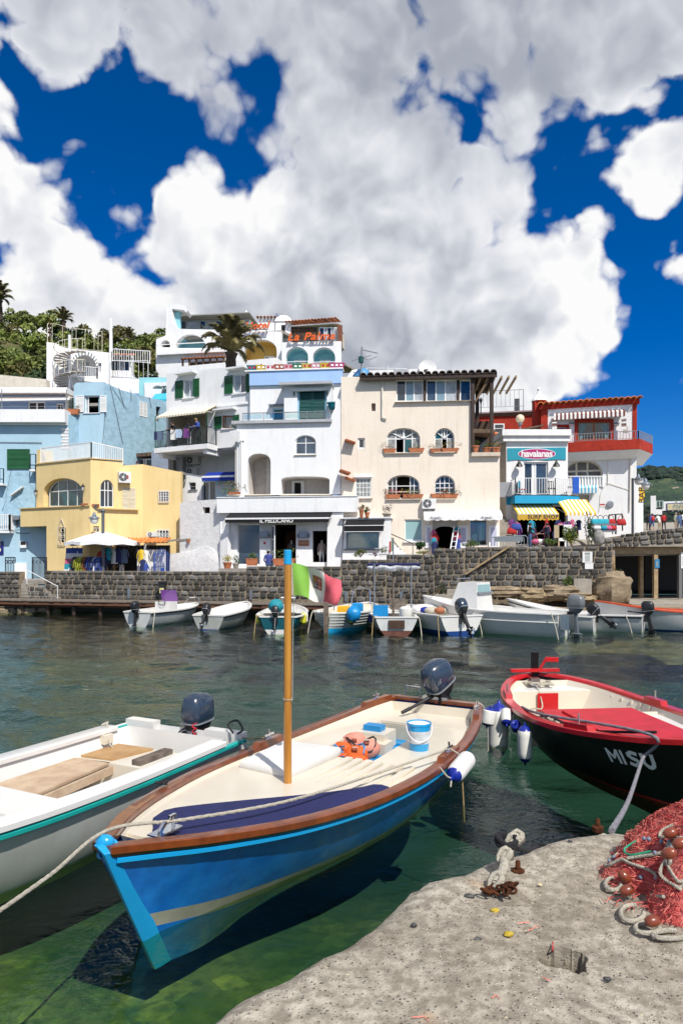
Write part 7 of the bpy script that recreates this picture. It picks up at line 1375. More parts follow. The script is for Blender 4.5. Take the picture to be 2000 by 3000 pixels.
def gunwale(h,parent,m,w=.12,hh=.05,out=.03,t0=0,t1=1,name='gunwale',stern=True,zo=0.0,mi2=None,notch=None):
 mb=MB();ts=[t for t in T_ if t0<=t<=t1]
 fine=[]
 fine=ts
 for side in(1,-1):
  rings=[]
  for t in fine:
   x=t*h.L;b=h.b(t);z=h.z(t)+zo;i=max(0,b-w+out)
   o_=h.w(x,side*(b+out),z+hh*.3);rings.append([h.w(x,side*(b+out),z-hh*.2),h.w(x,side*(b+out),z+hh*.85),h.w(x,side*(b+out-.012),z+hh),h.w(x,side*(i+.01),z+hh),h.w(x,side*i,z+hh*.8),h.w(x,side*i,z-hh*.2)])
  if side==-1:rings=[list(reversed(r))for r in rings]
  mb.loft(rings)
 if stern and not h.dbl:
  x=h.L;b=h.b(1);z=h.z(1)+zo
  mb.hexa([h.w(x-w+out,-b,z-hh*.2),h.w(x+out,-b,z-hh*.2),h.w(x+out,b,z-hh*.2),h.w(x-w+out,b,z-hh*.2),h.w(x-w+out,-b,z+hh*.97),h.w(x+out,-b,z+hh*.97),h.w(x+out,b,z+hh*.97),h.w(x-w+out,b,z+hh*.97)])
 return mb.bd(name,m,parent,35)
def deck(h,parent,m,t0,t1,z,th=.03,name='deck',din=.06,y0=None,y1=None,n=10,dz=0):
 """flat boards between two stations; y0 and y1 limit it sideways (None follows the hull)"""
 mb=MB();rings=[]
 for k in range(n+1):
  t=lp(t0,t1,k/n);zz=z(t)if callable(z)else z;k0=h.p(t,0,1).z;b=max(.01,(h.p(t,min(1,max(.05,(zz-k0)/(h.z(t)-k0))),1,din)-h.o).dot(h.ay));a=-b if y0 is None else max(-b,min(b,y0));c=b if y1 is None else max(-b,min(b,y1))
  rings.append([h.w(t*h.L,a,zz-th),h.w(t*h.L,c,zz-th),h.w(t*h.L,c,zz),h.w(t*h.L,a,zz)])
 mb.loft(rings);return mb.bd(name,m,parent,30)
def hbox(h,mb,x0,x1,y0,y1,z0,z1,mi=0):return mb.hexa([h.w(x,y,z)for z in(z0,z1)for x,y in((x0,y0),(x1,y0),(x1,y1),(x0,y1))],mi)
def strake(h,parent,m,f,r=.03,t0=0,t1=1,name='rub_rail',o=.01,sides=(1,-1)):
 mb=MB()
 for side in sides:mb.tube([h.p(t0+(t1-t0)*k/40,f,side)+h.ay*side*o for k in range(41)],r,6)
 return mb.bd(name,m,parent,50)
def fdr(label,a,b,r,m=None,mend=None,group='mooring fenders hanging from the boats'):
 a,b=V(a),V(b);d=(b-a);L=d.length;t=th_('fender',label,'fender',a,group);q=d.to_track_quat('Z','Y').to_matrix()
 mb=MB();mb.lathe([(r*.85,L*.16),(r*.97,L*.2),(r,L*.3),(r,L*.7),(r*.97,L*.8),(r*.85,L*.84)],a,16,M=q);mb.bd('body',m or M.fender_white,t,40)
 for z0,s in((0,1),(L,-1)):mb=MB();mb.lathe([(r*.12,z0-s*.02),(r*.2,z0+s*.03),(r*.55,z0+s*L*.07),(r*.86,z0+s*L*.158)],a,16,M=q);mb.bd('end_cap',mend or M.fender_blue,t,50)
 return t
def spl(pts,n=8):
 pts=[V(p)for p in pts];out=[]
 for i in range(len(pts)-1):
  p0,p1,p2,p3=pts[max(i-1,0)],pts[i],pts[i+1],pts[min(i+2,len(pts)-1)]
  for k in range(n):
   t=k/n;out.append(.5*((2*p1)+(p2-p0)*t+(2*p0-5*p1+4*p2-p3)*t*t+(3*p1-p0-3*p2+p3)*t**3))
 return out+[pts[-1]]
def rope(label,pts,r=.012,m=None,n=8,group=None,mb=None):
 q=spl(pts,n)
 if mb is not None:mb.tube(q,r,6);return
 mb=MB();mb.tube(q,r,7)
 if r>.007 and q[0].y<12:
  L=0;fr=[]
  for k in range(3):mb.tube([p+V((cos(i*.9+k*2.09),sin(i*.9+k*2.09)*.6,sin(i*.9+k*2.09)))*r*.45 for i,p in enumerate(spl(pts,n*3))],r*.62,5)
 return tag(mb.bd('rope',m or M.rope_white,None,60),label,'rope',group)
def obm(label,at,aft,s=1.0,tilt=0,cowl=None,leg=None,turn=0,tiller=True,text=None,group='outboard motors on the sterns'):
 """at: top of the transom, aft: direction away from the boat"""
 at=V(at);ax=V((aft[0],aft[1],0)).normalized();B=Matrix((ax,V((-ax.y,ax.x,0)),V((0,0,1)))).transposed()@Matrix.Rotation(turn,3,'Z')
 Tm=Matrix.Rotation(-tilt,3,'Y');t=th_('outboard_motor',label,'outboard motor',at,group);leg=leg or M.motor_black;cowl=cowl or M.motor_blue
 def w(x,y,z):return at+B@(Tm@V((x,y,z))*s)
 def ring(cx,z,lx,wy,e=.55,tl=0):
  return[w(cx+lx*copysign(abs(cos(a))**e,cos(a)),wy*copysign(abs(sin(a))**e,sin(a)),z+tl*cos(a))for a in[2*pi*k/20 for k in range(20)]]
 mb=MB();mb.loft([ring(.14,.14,.20,.13),ring(.14,.17,.235,.16),ring(.145,.30,.25,.172),ring(.15,.42,.245,.168,.6),ring(.155,.51,.22,.15,.65,-.015),ring(.16,.565,.15,.10,.8,-.02),ring(.16,.58,.06,.04,1,-.01)]);c=mb.bd('cowl',cowl,t,55)
 mb=MB();mb.loft([ring(.14,.165,.243,.168),ring(.14,.185,.246,.170)]);mb.bd('cowl_trim',M.motor_grey,c)
 mb=MB();mb.loft([ring(.13,.0,.10,.09),ring(.13,.09,.19,.13),ring(.14,.145,.21,.14)]);mb.bd('powerhead_pan',leg,t,40)
 mb=MB();mb.loft([ring(.12,.05,.07,.06),ring(.13,-.30,.075,.05),ring(.15,-.58,.09,.035),ring(.17,-.60,.16,.09),ring(.17,-.615,.16,.09),ring(.15,-.64,.07,.03),ring(.15,-.74,.07,.035),ring(.14,-.92,.05,.012)]);mb.bd('leg',leg,t,40)
 mb=MB();mb.loft([[w(x,r*cos(a),-.72+r*sin(a))for a in[2*pi*k/10 for k in range(10)]]for x,r in((-.02,.01),(.03,.045),(.18,.05),(.3,.035),(.33,.01))]);lu=mb.bd('gearcase',leg,t,50)
 mb=MB();[mb.poly([w(.29,0,-.72),w(.27,.13*cos(a),-.72+.13*sin(a)),w(.31,.15*cos(a+.6),-.72+.15*sin(a+.6)),w(.31,.08*cos(a+1.1),-.72+.08*sin(a+1.1))])for a in(0,2.09,4.19)];mb.bd('propeller',M.motor_grey,lu)
 mb=MB();B2=at;f=lambda x,y,z:at+B@V((x,y,z))*s
 for y in(-.09,.09):mb.hexa([f(x,y+dy,z)for z in(-.26,.06)for x,dy in((-.09,-.02),(.09,-.02),(.09,.02),(-.09,.02))])
 mb.hexa([f(x,y,z)for z in(-.06,.02)for x,y in((-.07,-.11),(.1,-.11),(.1,.11),(-.07,.11))]);mb.bar(f(-.16,-.09,-.1),f(-.06,-.09,-.1),.025*s);mb.bar(f(-.16,.09,-.1),f(-.06,.09,-.1),.025*s);mb.bd('clamp_bracket',M.motor_black,t)
 if tiller:mb=MB();mb.tube([w(-.02,.02,.10),w(-.25,.05,.14),w(-.50,.06,.20)],[.035*s,.028*s,.024*s],8);mb.tube([w(-.50,.06,.20),w(-.66,.07,.24)],[.03*s,.027*s],8);mb.bd('tiller',M.motor_black,t,50)
 mb=MB();mb.tube(spl([w(.0,.1,.1),f(-.12,.16,.02),f(-.16,.15,-.25),f(-.25,.2,-.5)]),.012*s,6);mb.bd('cable',M.motor_black,t)
 return t,w
def cleat(mb,p,d,s=1.0):
 p=V(p);d=V(d).normalized();mb.bar(p+d*-.10*s+V((0,0,.045*s)),p+d*.10*s+V((0,0,.045*s)),.022*s);[mb.bar(p+d*k*s,p+d*k*s+V((0,0,.045*s)),.02*s)for k in(-.035,.035)];mb.bar(p-d*.07*s,p+d*.07*s,.035*s,.012*s)
 # ---- the blue boat
BB=Hull((-1.83,5.22),(1.60,11.62),2.46,[(0,.88),(.1,.80),(.25,.69),(.5,.59),(.75,.58),(1,.70)],keel=-.45,rake=.60,full=.36,plan=[(0,.05),(.04,.20),(.1,.42),(.2,.68),(.33,.89),(.48,.99),(.6,1.0),(.75,.95),(.9,.80),(1,.62)])
bt=th_('boat','blue wooden motor boat with cream inside and varnished brown gunwale','boat',BB.w(BB.L/2,0,0))
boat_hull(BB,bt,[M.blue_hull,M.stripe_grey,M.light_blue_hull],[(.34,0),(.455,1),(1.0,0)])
strake(BB,bt,M.light_blue_hull,.94,.033,.004,1);boat_liner(BB,bt,M.cream_gel,.11,.05,.05,.97)
gunwale(BB,bt,M.varnish,.145,.05,.04,.0,1)
mb=MB()
for side in(1,-1):
 rings=[]
 for k in range(41):t=k/40;p=BB.p(t,1,side);q=BB.p(t,.965,side);rings.append([p+BB.ay*side*.04+V((0,0,-.01)),q+BB.ay*side*.035])
 mb.loft(rings,closed=False)
mb.bd('gunwale_side',M.varnish_dark,bt)
mb=MB();st=[BB.p(0,f,1)for f in(0,.25,.5,.75,1)];st=[V((p.x,p.y,p.z))for p in st]+[BB.w(-.02,0,.94)];mb.loft([[p+BB.ax*x+BB.ay*y for x,y in((.12,.04),(.0,.03),(-.045,.015),(-.045,-.015),(.0,-.03),(.12,-.04))]for p in st]);mb.ball(BB.w(.03,0,.935),(.075,.055,.06),12,8);mb.bd('stem_post',M.light_blue_hull,bt,50)
ZD=.545
DK=lambda t:max(ZD,BB.z(t)-.035)
deck(BB,bt,M.cream_gel,.07,.56,DK,.04,'foredeck',.11,n=24)
for y0,y1,nm in((None,-.55,'side_bench'),(.30,None,'side_bench')):deck(BB,bt,M.cream_gel,.56,.90,ZD-.02,.04,nm,.15,y0,y1);
deck(BB,bt,M.cream_gel,.86,.975,ZD-.015,.04,'stern_seat',.13)
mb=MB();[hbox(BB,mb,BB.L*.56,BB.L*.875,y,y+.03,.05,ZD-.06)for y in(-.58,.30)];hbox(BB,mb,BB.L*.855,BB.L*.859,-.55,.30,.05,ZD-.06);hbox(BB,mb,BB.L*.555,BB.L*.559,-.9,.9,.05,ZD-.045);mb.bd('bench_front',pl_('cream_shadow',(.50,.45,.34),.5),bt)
mb=MB();hbox(BB,mb,BB.L*.56,BB.L*.86,-.545,.295,.24,.27);mb.bd('cockpit_floor',M.bright_blue,bt)
for k in range(7):mb=MB();hbox(BB,mb,BB.L*(.60+.035*k),BB.L*(.60+.035*k)+.07,-.53,.28,.271,.30);mb.bd('floor_slat',M.light_blue_hull,bt)
mb=MB();hbox(BB,mb,BB.L*.72,BB.L*.76,-.50,-.02,.1,.44);hbox(BB,mb,BB.L*.74,BB.L*.80,-.55,-.10,.3,.54);mb.bd('helm_box',M.cream_gel,bt)
mb=MB();hbox(BB,mb,BB.L*.76-.02,BB.L*.80-.12,-.50,-.22,.542,.62);mb.bd('seat_flap',M.bright_blue,bt)
for k in range(7):mb=MB();y=.0+k*.14;hbox(BB,mb,2.98,4.02,y,y+.085,ZD+.012,ZD+.04);mb.bd('grating_slat',M.cream_gel,bt)
mb=MB();[hbox(BB,mb,x,x+.05,.0,.93,ZD-.01,ZD+.012)for x in(2.96,3.5,4.0)];mb.bd('grating_batten',M.cream_shadow,bt)
mb=MB();p=BB.w(2.76,-.09,ZD);mb.tube([p+V((0,0,-.3)),p+V((0,0,.9)),p+V((0,0,2.66))],[.046,.044,.040],8);mo=mb.bd('mast',M.pole_wood,bt)
mb=MB();mb.tube([p+V((0,0,2.51)),p+V((0,0,2.515)),p+V((0,0,2.665)),p+V((0,0,2.675))],[.0415,.0440,.0435,.038],10);mb.bd('mast_cap',pl_('cap_cyan',(.01,.34,.66),.4),mo);MAST=p
mb=MB();c=BB.w(.50,.16,BB.z(.07)+.06);mb.bar(c-BB.ax*.12,c+BB.ax*.16,.13,.012);mb.bar(c-BB.ax*.05+V((0,0,.01)),c+BB.ax*.02+V((0,0,.07)),.03);mb.bar(c+BB.ax*.12+V((0,0,.01)),c+BB.ax*.1+V((0,0,.09)),.03);mb.bar(c+BB.ax*.07+V((0,0,.09)),c+BB.ax*.14+V((0,0,.09)),.03);mb.bd('bow_fairlead',M.chrome,bt)
BBg=lambda t,side,dz=.06,o=-.03:BB.w(t*BB.L,side*(BB.b(t)+o),BB.z(t)+dz)
for tt,side in((.63,1),(.55,-1),(.93,1),(.93,-1)):mb=MB();mb.hexa([BBg(tt-.05,side,z,o)for z,o in((0,0),(0,-.1))]+[BBg(tt+.05,side,0,-.1),BBg(tt+.05,side,0,0)]+[BBg(tt-.04,side,.10,0),BBg(tt-.04,side,.10,-.1),BBg(tt+.04,side,.10,-.1),BBg(tt+.04,side,.10,0)]);mb.bd('rowlock_block',M.varnish,bt);mb=MB();cleat(mb,BBg(tt,side,.10,-.05),BB.ax,1.1);mb.tube([BBg(tt,side,.10,-.05),BBg(tt,side,.22,-.05)],.014,6);mb.bd('cleat',M.chrome,bt)
mb=MB();hbox(BB,mb,BB.L-.10,BB.L+.02,-.20,.24,.72,.80);mb.bd('motor_board',M.steel,bt);mb=MB();mb.tube([BB.w(BB.L+.0,-.55,.72),BB.w(BB.L+.02,-.55,.92),BB.w(BB.L+.02,-.28,.92),BB.w(BB.L,-.28,.72)],.016,6);mb.bd('stern_rail',M.chrome,bt)
OB,w_=obm('dark blue outboard motor on the blue boat, tilted forward, numbered 15',BB.w(BB.L+.01,.06,.74),BB.ax,1.12,R(30),turn=R(-25),group='outboard motors on the near boats')
OB.rotation_euler=(R(0),0,0)
txm('number','15',.10,M.motor_grey,OB,w_(.0,-.176,.34),w_(.1,-.176,.34)-w_(0,-.176,.34),(0,0,1),.003)
txm('number','15',.10,M.motor_grey,OB,w_(-.105,.0,.36),BB.ay*-1,(0,0,1),.003)
def pad(mb,pts,z0,h,round_=.03):
 c=sum((V(p)for p in pts),V((0,0,0)))/len(pts);f=lambda k,z:[V((c.x+(p.x-c.x)*k,c.y+(p.y-c.y)*k,z))for p in pts]
 mb.loft([f(.96,z0),f(1.0,z0+h*.25),f(1.0,z0+h*.75),f(.965,z0+h*.97),f(.6,z0+h*1.04),f(.1,z0+h*1.06)])
q=[(3.0,-.93),(4.05,-.98),(4.12,-.14),(2.9,-.18)];q=[BB.w(x,y,0)for x,y in q];q=[lp(q[i],q[(i+1)%4],k/6)for i in range(4)for k in range(6)];mb=MB();pad(mb,q,ZD+.004,.12);tag(mb.bd('mattress',M.cushion,None,45),'white padded mattress lying on the deck behind the mast of the blue boat','mattress')
mb=MB();mb.loft([[BB.w(t*BB.L,y,DK(t)+h)for y,h in((y0,.004),(y0+.01,.04),(lp(y0,y1,.5),.052),(y1-.02,.04),(y1,.004))]for t,y0,y1 in[(t,ip(t,[(.085,-.08),(.125,-.34),(.16,-.42),(.43,.80)]),BB.b(t)-.17)for t in[.085+.0172*k for k in range(21)]]],caps=True);tag(mb.bd('canvas_cover',M.navy_canvas,None,45),'navy blue canvas cushion in the bow of the blue boat','cushion')
p=BB.w(4.97,.61,ZD-.02);t=th_('bucket','white and blue plastic bucket on the bench of the blue boat','bucket',p);mb=MB();mb.lathe([(.13,0),(.14,.10)],p,20);mb.lathe([(.157,.27),(.163,.34),(.170,.34),(.170,.37),(.155,.37),(.145,.32)],p,20);mb.bd('blue_wall',M.light_blue_hull,t,40);mb=MB();mb.lathe([(.14,.10),(.158,.27)],p,20);mb.bd('label_wall',pl_('bucket_white',(.62,.66,.68),.4,var=.15,vs=9),t,40);mb=MB();mb.tube([p+V((cos(a)*.178,-.03-.14*sin(a),.34-.2*sin(a)))for a in[pi*k/10 for k in range(11)]],.006,5);mb.bd('handle',M.white_metal,t);mb=MB();mb.lathe([(.149,.355),(.05,.358)],p,20);mb.bd('lid',M.ac_white,t)
for k,(x,y,z,m_,nm)in enumerate(((.63,-.25,.28,'vest_orange','larger orange life vest in the cockpit of the blue boat'),(.66,-.38,.36,'vest_orange','small orange life vest against the helm box of the blue boat'),(.70,-.34,.40,'flesh','faded pink life vest beside the helm box of the blue boat'),(.61,.0,.20,'vest_orange','orange life vest lying low in the cockpit of the blue boat'))):
 if m_=='flesh':pl_('flesh',(.62,.25,.18),.7)
 c=BB.w(BB.L*x,y,z);t=th_('life_vest',nm,'life vest',c-V((0,0,.15)));mb=MB()
 for j in range(2):mb.ball(c+BB.ay*(j*.2-.1)+V((0,0,rng.uniform(-.03,.06))),(.20,.12,.16),12,8,M=Matrix.Rotation(rng.uniform(-.5,.5),3,'Y'),jit=.06)
 mb.bd('foam',M[m_],t,60);mb=MB();mb.tube([c+BB.ay*(.24*cos(a))+BB.ax*(.17*sin(a))*.9+V((0,0,.09*sin(2*a)+.06))for a in[2*pi*i/14 for i in range(14)]],.014,5,closed=True);mb.bd('strap',M.bright_blue if k%2 else M.motor_black,t);mb=MB();[mb.cbox(c+BB.ay*(j*.2-.1)+V((0,-.09,.12)),(.07,.06,.05))for j in(0,1)];mb.bd('reflector',M.chrome,t)
fdr('white and blue fender hanging at the right gunwale of the blue boat',BBg(.565,1,-.10,.13),BBg(.655,1,.04,.19),.115,M.cushion)
fdr('small round white and blue fender at the stern corner of the blue boat',BBg(.985,1,-.30,.12),BBg(.985,1,.02,.16)+BB.ax*.06,.12)
rope('long speckled mooring rope along the blue boat deck and off the left edge',[BBg(.63,1,.13,-.05),BB.w(BB.L*.47,.80,.68),BB.w(BB.L*.25,.56,.80),BB.w(BB.L*.1,.22,.92),BB.w(.10,-.03,1.0),lp(BB.w(.0,-.05,1.0),PZ(-30,2680,1.0),.5)-V((0,0,.04)),PZ(-60,2710,1.0)],.014)
rope('short rope loop holding the side fender of the blue boat',[BBg(.63,1,.14,-.05),BBg(.635,1,.05,.09),BBg(.64,1,-.1,.12),BBg(.655,1,-.02,.16)],.010)
rope('thin rope hanging from the gunwale of the blue boat into the water',[BBg(.64,1,.06,.06),BBg(.641,1,-.25,.10),BBg(.642,1,-.8,.13)],.011,M.rope_tan)
rope('knotted rope end at the left side of the side fender',[BBg(.55,1,.05,.03),BBg(.556,1,-.05,.10),BBg(.565,1,-.10,.13),BBg(.56,1,-.18,.14)],.011)
rope('rope with an eye hanging from the stern corner of the blue boat',[BBg(.985,1,.10,-.04),BBg(.985,1,.0,.08),BBg(.98,1,-.25,.13),BBg(.975,1,-.66,.14)],.010)
rope('thin line from the left rowlock of the blue boat to the white boat',[BBg(.55,-1,.12,-.05),BBg(.53,-1,.1,.12),BBg(.52,-1,.12,.30)],.009,M.rope_tan)
def build_flag():
 t=th_('flag','Italian merchant flag, green white and red with a quartered shield, on the mast','flag',MAST+V((.05,0,1.5)));nx,ny=36,20
 def pos(u,v):
  x=lp(0,.86,u);top=lp(0,-.21,u)+.03*sin(u*3.1);bot=lp(-.37,-.48,u)+.018*sin(u*9)
  z=lp(top,bot,v)+.012*sin(u*14+v*5)*u;y=.07*sin(u*7.5-v*2.6)*min(1,u*2.4)+.03*sin(u*15+v*4)*u-.10*u
  x=x*(.62+.02*sin(v*4))+.02*v-.05*u*u*(v-.3)
  return MAST+V((.052+x,y,2.53+z))
 for k,(nm,col)in enumerate((('green_stripe',(.21,.45,.06)),('white_stripe',(.74,.72,.66)),('red_stripe',(.56,.09,.12)))):
  mb=MB();lo,hi=k/3,(k+1)/3;g=[[pos(lp(lo,hi,i/12),j/ny)for j in range(ny+1)]for i in range(13)];mb.loft(g,closed=False);mb.loft([[p+V((0,.003,0))for p in reversed(r)]for r in g],closed=False);m_=pl_('flag_'+nm,col,.85,sub=.0);mb.bd(nm,m_,t,80)
 mb=MB();mb.loft([[pos(-.0+.0*i,j/ny)+V((-.028*i,0,0))for j in range(ny+1)]for i in range(2)],closed=False);mb.bd('hoist_band',M.rope_white,t)
 def patch(u0,u1,v0,v1,off,m_,nm,par):
  mb=MB();mb.loft([[pos(lp(u0,u1,i/4),lp(v0,v1,j/4))+V((0,-off,0))for j in range(5)]for i in range(5)],closed=False);return mb.bd(nm,m_,par)
 e=patch(.405,.60,.22,.60,.004,pl_('crest_gold',(.30,.20,.06),.7),'crest',t)
 mb=MB();mb.add([pos(.405,.60),pos(.60,.60),pos(.5025,.68)],[(0,1,2)]);
 cr,cb=pl_('crest_red',(.40,.04,.05),.8),pl_('crest_blue',(.03,.06,.20),.8)
 patch(.415,.50,.24,.42,.006,cr,'quarter',e);patch(.505,.59,.24,.42,.006,cr,'quarter',e);patch(.415,.50,.43,.60,.006,cb,'quarter',e);patch(.505,.59,.43,.60,.006,cr,'quarter',e)
 wht=M.rope_white
 for(u,v)in((.548,.33),(.458,.515),(.548,.515)):patch(u-.035,u+.035,v-.012,v+.012,.008,wht,'cross',e);patch(u-.007,u+.007,v-.07,v+.07,.009,wht,'cross',e)
 for du,dv in((-.025,.0),(.02,-.02),(.0,.04)):patch(.458+du-.012,.458+du+.02,.33+dv-.02,.33+dv+.02,.008,M.crest_gold,'lion',e)
 mb=MB();mb.tube([MAST+V((.05,0,2.55)),pos(0,0)],.004,4);mb.tube([pos(0,1),MAST+V((.06,0,1.9)),MAST+V((.055,-.02,1.0)),MAST+V((.05,-.05,.98))],.004,4);mb.tube([MAST+V((.05*cos(a),.05*sin(a),1.0+.01*sin(a)))for a in[2*pi*k/10 for k in range(10)]],.005,4,closed=True);mb.bd('halyard',wht,t)
build_flag()
# ---- white boat on the left
WB=Hull((-4.95,4.25),(-2.22,9.78),2.12,[(0,.95),(.3,.78),(.6,.70),(1,.70)],keel=-.35,rake=.6,full=.30,plan=[(0,.05),(.1,.5),(.25,.84),(.4,.98),(.6,1),(1,.96)])
t=wb=th_('boat','open white fibreglass boat with a turquoise rub strip and plywood boards','boat',WB.w(WB.L/2,0,0));boat_hull(WB,t,[M.grey_gel,M.white_gel],[(.93,0),(1.0,1)]);strake(WB,t,M.teal_edge,.945,.035)
boat_liner(WB,t,M.white_gel,.16,.08,.08,.96);gunwale(WB,t,M.white_gel,.24,.05,.03,0,.93,stern=False)
for y0,y1 in((-1.02,-.50),(.42,1.02)):mb=MB();hbox(WB,mb,WB.L-.13,WB.L+.03,y0,y1,.3,.758);mb.bd('stern_quarter',M.white_gel,t)
mb=MB();hbox(WB,mb,WB.L-.10,WB.L+.03,-.50,.42,.3,.60);mb.bd('transom_board',pl_('transom_marble',(.66,.66,.66),.5,var=.1,vs=5),t)
deck(WB,t,M.white_gel,.06,.32,.60,.04,'foredeck',.2);mb=MB();hbox(WB,mb,3.0,3.55,-.88,.88,.44,.57);hbox(WB,mb,3.5,3.55,-.8,.8,.1,.44);mb.bd('cross_thwart',M.white_gel,t)
mb=MB();hbox(WB,mb,4.92,5.66,-.78,.30,.1,.50);mb.bd('thwart_box',M.cream_gel,t)
mb=MB();mb.hexa([WB.w(x,y,z)for z in(.503,.528)for x,y in((4.95,-.76),(5.6,-.74),(5.62,-.12),(5.0,-.26))]);tag(mb.bd('plywood_board',M.ply),'smaller golden plywood board on the thwart of the white boat','board')
mb=MB();mb.hexa([WB.w(x,y,z)for z in(.47,.50)for x,y in((3.4,-.80),(4.9,-.82),(4.95,-.24),(3.56,-.06))]);tag(mb.bd('plywood_board',M.ply_pale),'longer pale plywood board lying along the white boat','board')
mb=MB();mb.bar(WB.w(3.56,-.02,.42),WB.w(4.92,-.18,.42),.04,.10);mb.bd('board_edge',M.ply_pale,t)
mb=MB();a=WB.w(4.3,.80,.80);mb.bar(a,a+WB.ax*.55,.13,.06);tag(mb.bd('wood_block',M.bare_wood),'weathered wood block on the inner side of the white boat','block')
mb=MB();hbox(WB,mb,WB.L*.87,WB.L*.87+.16,-.90,-.76,.56,.68);mb.bd('rope_box',M.cream_gel,t)
obm('dark blue outboard motor upright on the stern of the white boat',WB.w(WB.L+.03,.08,.60),WB.ax,1.0,R(2),tiller=False,group='outboard motors on the near boats')
rope('red coiled safety cord on the white boat outboard',[WB.w(WB.L-.12,.24,.80)+V((.03*cos(k),.03*sin(k),.02-k*.012))for k in range(26)],.008,pl_('cord_red',(.5,.01,.03),.5),3);rope('dark cable loop lying at the right stern corner of the white boat',[WB.w(WB.L-.2,.95,.78),WB.w(WB.L-.1,.80,.86),WB.w(WB.L+.0,.88,.90),WB.w(WB.L-.05,1.0,.80),WB.w(WB.L-.2,1.03,.78)],.014,M.rope_black);rope('pale line running from the rope box across the stern of the white boat',[WB.w(WB.L*.885,-.8,.66),WB.w(WB.L*.88,-.6,.5),WB.w(WB.L*.95,-.2,.42),WB.w(WB.L*.97,.3,.36),WB.w(WB.L*.97,.5,.5)],.010);rope('rope lashing over the left gunwale of the white boat',[WB.w(WB.L*.50,-1.06,.76),WB.w(WB.L*.50,-.95,.78),WB.w(WB.L*.50,-.86,.6),WB.w(WB.L*.505,-.9,.7)],.012)
rope('small knot at the left stern top of the white boat',[WB.w(WB.L*.9,-1.0,.77),WB.w(WB.L*.91,-.95,.80),WB.w(WB.L*.90,-.9,.79),WB.w(WB.L*.885,-.82,.68)],.014);rope('tangled dark line on the gunwales where the two left boats touch',[BBg(.225,-1,.05,.02)+V((.05*cos(k*1.3),.07*sin(k*1.7),.02+.012*(k%4)))for k in range(12)],.010,M.rope_black,5)
# ---- black and red boat
KB=Hull((4.52,7.75),(3.92,13.9),2.6,[(0,1.0),(.15,.82),(.4,.65),(.7,.62),(1,.78)],keel=-.45,rake=.15,full=.40,dbl=True,srake=-.1,plan=[(0,.03),(.05,.25),(.12,.48),(.25,.78),(.42,.97),(.58,1),(.75,.90),(.87,.68),(.95,.40),(1,.05)])
t=kb=th_('boat','black hulled fishing boat lettered MISU with red gunwale and red hatch board','boat',KB.w(KB.L/2,0,0));boat_hull(KB,t,[M.black_hull,M.red_gloss,pl_('antifoul',(.12,.03,.03),.7)],[(.36,2),(.385,1),(1,0)]);boat_liner(KB,t,M.cream_gel,.12,.05,.07,.93);gunwale(KB,t,M.red_gloss,.17,.06,.05)
deck(KB,t,M.white_gel,.10,.58,.52,.04,'side_deck',.12);deck(KB,t,M.white_gel,.86,.965,.62,.04,'stern_deck',.12);
for a,y,z in((.855,.85,.61),(.575,1.1,.575)):mb=MB();hbox(KB,mb,KB.L*a,KB.L*a+.03,-y,y,.05,z);mb.bd('bulkhead',M.cream_gel,t)
mb=MB();hbox(KB,mb,KB.L*.85-.02,KB.L*.85,-.30,.10,.12,.58);tag_=mb.bd('red_door',M.red_gloss,t)
for k in range(6):
 for s in(1,-1):mb=MB();hbox(KB,mb,KB.L*(.62+.04*k),KB.L*(.62+.04*k)+.05,(KB.b(.62+.04*k)-.15)*s-.02,(KB.b(.62+.04*k)-.15)*s+.02,.1,.60);mb.bd('rib',M.cream_gel,t)
mb=MB();hbox(KB,mb,KB.L*.28,KB.L*.60,-.88,.72,.58,.62);mb.bd('hatch_board',M.red_board,t);mb=MB();hbox(KB,mb,KB.L*.27,KB.L*.56,-.60,.35,.621,.655);mb.bd('hatch_lid',M.red_board,t)
p=KB.w(KB.L-.02,0,.86);mb=MB();mb.bar(p-V((0,0,.4)),p+V((0,0,.38)),.13,.10);mb.bd('rudder_post',M.black_hull,t);mb=MB();mb.bar(p+V((.08,0,.0)),p+V((.22,-.05,.25)),.06,.05);mb.bar(p+V((.2,-.05,.24)),p+V((.45,-.1,.24)),.06,.09);hbox(KB,mb,KB.L-.2,KB.L-.08,-.55,.45,.86,.92);mb.bd('tiller_yoke',M.red_gloss,t)
KBg=lambda tt,side,dz=.06,o=-.03:KB.w(tt*KB.L,side*(KB.b(tt)+o),KB.z(tt)+dz)
for tt,side in((.30,1),(.62,1),(.30,-1),(.74,-1)):mb=MB();mb.hexa([KBg(tt-.04,side,.05,0),KBg(tt-.04,side,.05,-.12),KBg(tt+.04,side,.05,-.12),KBg(tt+.04,side,.05,0),KBg(tt-.035,side,.13,0),KBg(tt-.035,side,.13,-.12),KBg(tt+.035,side,.13,-.12),KBg(tt+.035,side,.13,0)]);mb.bd('rowlock_block',M.red_gloss,t);mb=MB();mb.tube([KBg(tt,side,.12,-.06),KBg(tt,side,.27,-.06)],.016,6);mb.bd('rowlock_pin',M.steel,t)
KS=-1
fdr('tall grey white fender with a blue top floating left of the black boat',V((2.62,11.5,-.25)),V((2.66,11.55,.72)),.17)
fdr('slanted white and blue fender at the left side of the black boat',KBg(.63,-1,.0,.10),KBg(.585,-1,-.22,.17),.10,group=None);fdr('upright white and blue fender on the side of the black boat',KBg(.47,-1,-.66,.13),KBg(.47,-1,-.04,.14),.11)
fdr('dark blue fender hidden between the two other fenders of the black boat',KBg(.55,-1,-.24,.08),KBg(.53,-1,-.10,.14),.085,M.fender_blue)
